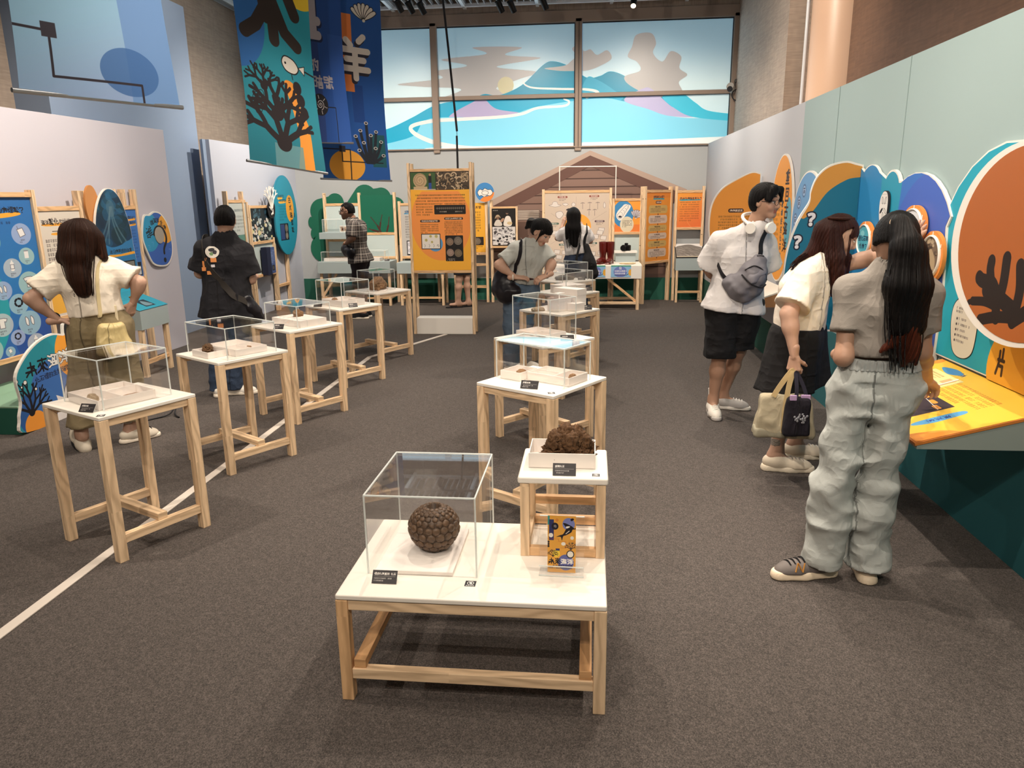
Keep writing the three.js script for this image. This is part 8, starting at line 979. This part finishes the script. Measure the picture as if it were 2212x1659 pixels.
{ // woman in grey crop tee, seen from behind
  const P = figure('person in grey crop tee and pale wide trousers with long ponytail, back turned', { head: [1.225, 1.443, -3.08], hf: [0.28, -0.3, -0.9], hu: [0.1, 0.95, -0.28], neck: [1.222, 1.365, -3.06], chest: [1.20, 1.16, -3.05], waist: [1.203, 1.0, -3.05], pelvis: [1.197, 0.84, -3.05], sa: [1.065, 1.283, -3.07], sb: [1.34, 1.278, -3.03], ea: [1.043, 0.99, -3.0], eb: [1.365, 1.0, -3.06], wa: [1.12, 0.955, -3.23], wb: [1.51, 0.825, -3.3], ka: [1.075, 0.43, -3.05], kb: [1.242, 0.43, -3.05], aa: [1.045, 0.09, -3.06], ab: [1.245, 0.09, -3.06], ta: [-1, 0, 0.15], tb: [0.2, 0, -1] },
    { skin: 'mid', fem: 1, build: 0.87, hands: [{ w: [1.12, 0.955, -3.23], dir: [0.7, -0.1, -0.6], up: [-0.5, 0.6, -0.3], side: -1, curl: 25 }, { w: [1.51, 0.825, -3.3], dir: [0.5, -0.42, -0.6], up: [0.3, 0.85, -0.1], side: -1, curl: 34 }] });
  top(P, 'crop_tee', fabric(0x8f8880), { inflate: 0.017, sleeve: 0.62, cuff: 0.062, hem: [1.203, 0.995, -3.05], folds: 0.006, seed: 31, neckR: 0.066 });
  bottoms(P, 'wide_trousers', fabric(0xb4b8b4), { r: [0.108, 0.1, 0.1], hems: [0.055, 0.06], inflate: 0.016, folds: 0.017, fx: 7, fy: 10, seed: 12, rise: -0.02, split: 0.006, cell: 0.0085 });
  const band = (x, y, z) => P.botF(x, y, z) - 0.004; obj('elastic_waistband', nets((x, y, z) => Math.max(P.botF(x, y, z) - 0.003 - 0.0035 * Math.sin(Math.atan2(x - 1.2, z + 3.05) * 42), Math.abs(y - 0.958) - 0.022), [1.0, 0.92, -3.22], [1.42, 1.0, -2.88], 0.006), fabric(0xa9adab), P.t);
  const H = P.H, tie = H.at(0, 0.035, -0.11); hair(P, 'ponytail_hair', hairBlack, { nape: -0.03, fringe: 0.07, ear: 0.005, locks: [[tie, add(tie, [0.01, -0.07, 0.05]), 0.034, 0.05], [[1.205, 1.4, -2.935], [1.2, 1.28, -2.925], 0.052, 0.056], [[1.235, 1.4, -2.935], [1.245, 1.28, -2.925], 0.052, 0.058], [[1.2, 1.28, -2.925], [1.215, 1.13, -2.925], 0.056, 0.046], [[1.25, 1.28, -2.925], [1.262, 1.13, -2.925], 0.058, 0.046]] });
  strands(P, hairBlack, 5, 22, [[1.222, 1.44, -2.95, 0.5], [1.222, 1.34, -2.925, 1], [1.228, 1.2, -2.922, 1], [1.24, 1.06, -2.92, 0.9], [1.245, 0.99, -2.92, 0.7]], 0.07);
  obj('hair_ends', blob([[[1.24, 1.12, -2.925], [1.255, 1.02, -2.925], 0.05, 0.03], [[1.2, 1.07, -2.922], [1.15, 1.03, -2.92], 0.024, 0.008], [[1.27, 1.06, -2.925], [1.29, 0.98, -2.925], 0.024, 0.008], [[1.235, 1.05, -2.925], [1.24, 0.97, -2.922], 0.024, 0.006]], 0.03, 0.005, (d, x, y, z) => d + 0.002 * Math.sin(x * 900 + y * 60)), hairM(0x5f2a18), P.t).userData.label = 'reddish hair ends';
  obj('hair_tie', new THREE.TorusGeometry(0.03, 0.006, 10, 28).applyQuaternion(new THREE.Quaternion().setFromUnitVectors(V(0, 0, 1), V(...nrm(sub(tie, H.c))))).translate(...add(tie, nrm(sub(tie, H.c)), 0.004)), mat(0xd9b894, { roughness: 0.8 }), P.t);
  shoe(P, P.J.aa, [-1, 0, 0.2], { m: shoeGrey, len: 0.26, ms: mat(0xf0dcc0), sole: 0.04, w: 1.02, laces: black }); shoe(P, P.J.ab, [0.2, 0, -1], { m: mat(0xd8c8b2), len: 0.25, ms: mat(0xf0dcc0), sole: 0.04, w: 1.02 });
  obj('shoe_mark', [[[0, 0], [0.008, 0.04]], [[0.008, 0.04], [0.03, 0.0]], [[0.03, 0], [0.036, 0.04]]].map(([a, b]) => beamTube([0.93 + a[0] - 0.0, 0.045 + a[1], -2.992], [0.93 + b[0], 0.045 + b[1], -2.998], 0.003)), mat(0xd89a4a), P.t);
}
// ---------------------------------------------------------------- lamps
{
  const body = new THREE.CylinderGeometry(0.05, 0.045, 0.16, 20), neck = new THREE.BoxGeometry(0.012, 0.09, 0.03), lensG = new THREE.CircleGeometry(0.04, 20);
  const lensM = new THREE.MeshStandardMaterial({ color: 0x332a22, emissive: new THREE.Color(1, 0.85, 0.68), emissiveIntensity: 3 });
  SPOTS.forEach(([x, z, tx, ty, tz, cd, ang], i) => {  // housings out of view; some carry added fill lamps
    const P = V(x, 4.2, z), D = V(tx, ty, tz).sub(P).normalize(), t = thing('track_spotlight', 'black cylindrical track spotlight out of view under the ceiling grid, some added as fill', 'spotlight', [x, 4.2, z], 0, 'ceiling track spotlights');
    const q = new THREE.Quaternion().setFromUnitVectors(V(0, -1, 0), D);
    obj('housing', body.clone().translate(0, 0.06, 0).applyQuaternion(q), M.blackMetal, t); obj('yoke', neck.clone().translate(0, 0.17, 0), M.blackMetal, t);
    obj('lens', lensG.clone().rotateX(Math.PI / 2).translate(0, -0.0205, 0).applyQuaternion(q), lensM, t);
    const s = new THREE.SpotLight(WARM, cd, 0, R(ang), 0.85, 2); s.position.copy(P).addScaledVector(D, 0.03); s.target.position.set(tx, ty, tz); s.castShadow = true; s.shadow.radius = 1.6; scene.add(s, s.target);
  });
  for (const [x, z, l] of [[-2.586, -11.16, 'first of three close black spotlights at the window top, beside the blue banners'], [-2.445, -11.24, 'middle of three close black spotlights at the window top left'], [-2.295, -11.31, 'third of three close black spotlights, nearest the hanging rod'], [-1.186, -11.37, 'black spotlight left of a pair above the window middle'], [-1.018, -11.4, 'black spotlight right of a pair above the window middle'], [-0.56, -11.29, 'single black spotlight near the middle window mullion'], [0.684, -11.42, 'lit spotlight with a bright lens above the right window']]) {
    const t = thing('track_spotlight', l, 'spotlight', [x, 4.25, z]), q = new THREE.Quaternion().setFromUnitVectors(V(0, -1, 0), nrm3(V(x > 0 ? -0.1 : 0.35, -0.75, x > 0 ? 0.75 : -0.5)));
    obj('housing', new THREE.CylinderGeometry(0.045, 0.04, 0.16, 20).applyQuaternion(q), M.blackMetal, t); obj('yoke', new THREE.BoxGeometry(0.02, 0.16, 0.03).translate(0, 0.1, 0), M.blackMetal, t);
    if (x > 0) { obj('lens', new THREE.CircleGeometry(0.036, 20).rotateX(Math.PI / 2).translate(0, -0.0825, 0).applyQuaternion(q), new THREE.MeshStandardMaterial({ color: 0x332a22, emissive: new THREE.Color(1, 0.85, 0.6), emissiveIntensity: 6 }), t); const s = new THREE.SpotLight(WARM, 20, 0, R(40), 0.8, 2); s.position.set(x - 0.01, 4.18, z + 0.09); s.target.position.set(0.4, 0.6, -7); s.shadow.radius = 1.6; s.castShadow = true; scene.add(s, s.target); }
  }
  tag(obj('lighting_track', bx(4.2, 0.03, 0.04, -0.9, 4.385, -11.3, 0.003), M.blackMetal), 'black lighting track running above the windows', 'track');
  const xs = [...new Set(SPOTS.map((s) => s[0]))];
  for (const x of xs) { const zs = SPOTS.filter((s) => s[0] === x).map((s) => s[1]), a = Math.min(...zs) - 0.4, b = Math.max(...zs) + 0.4; tag(obj('lighting_track', bx(0.04, 0.03, b - a, x, 4.4, (a + b) / 2, 0.003), M.blackMetal), 'black lighting track under the ceiling grid carrying spotlights', 'track', 'ceiling lighting tracks'); }
}
scene.traverse((o) => { if (o.isMesh) { o.castShadow = o.receiveShadow = true; } });
function nrm3(v) { return v.normalize(); }
renderer.render(scene, camera);
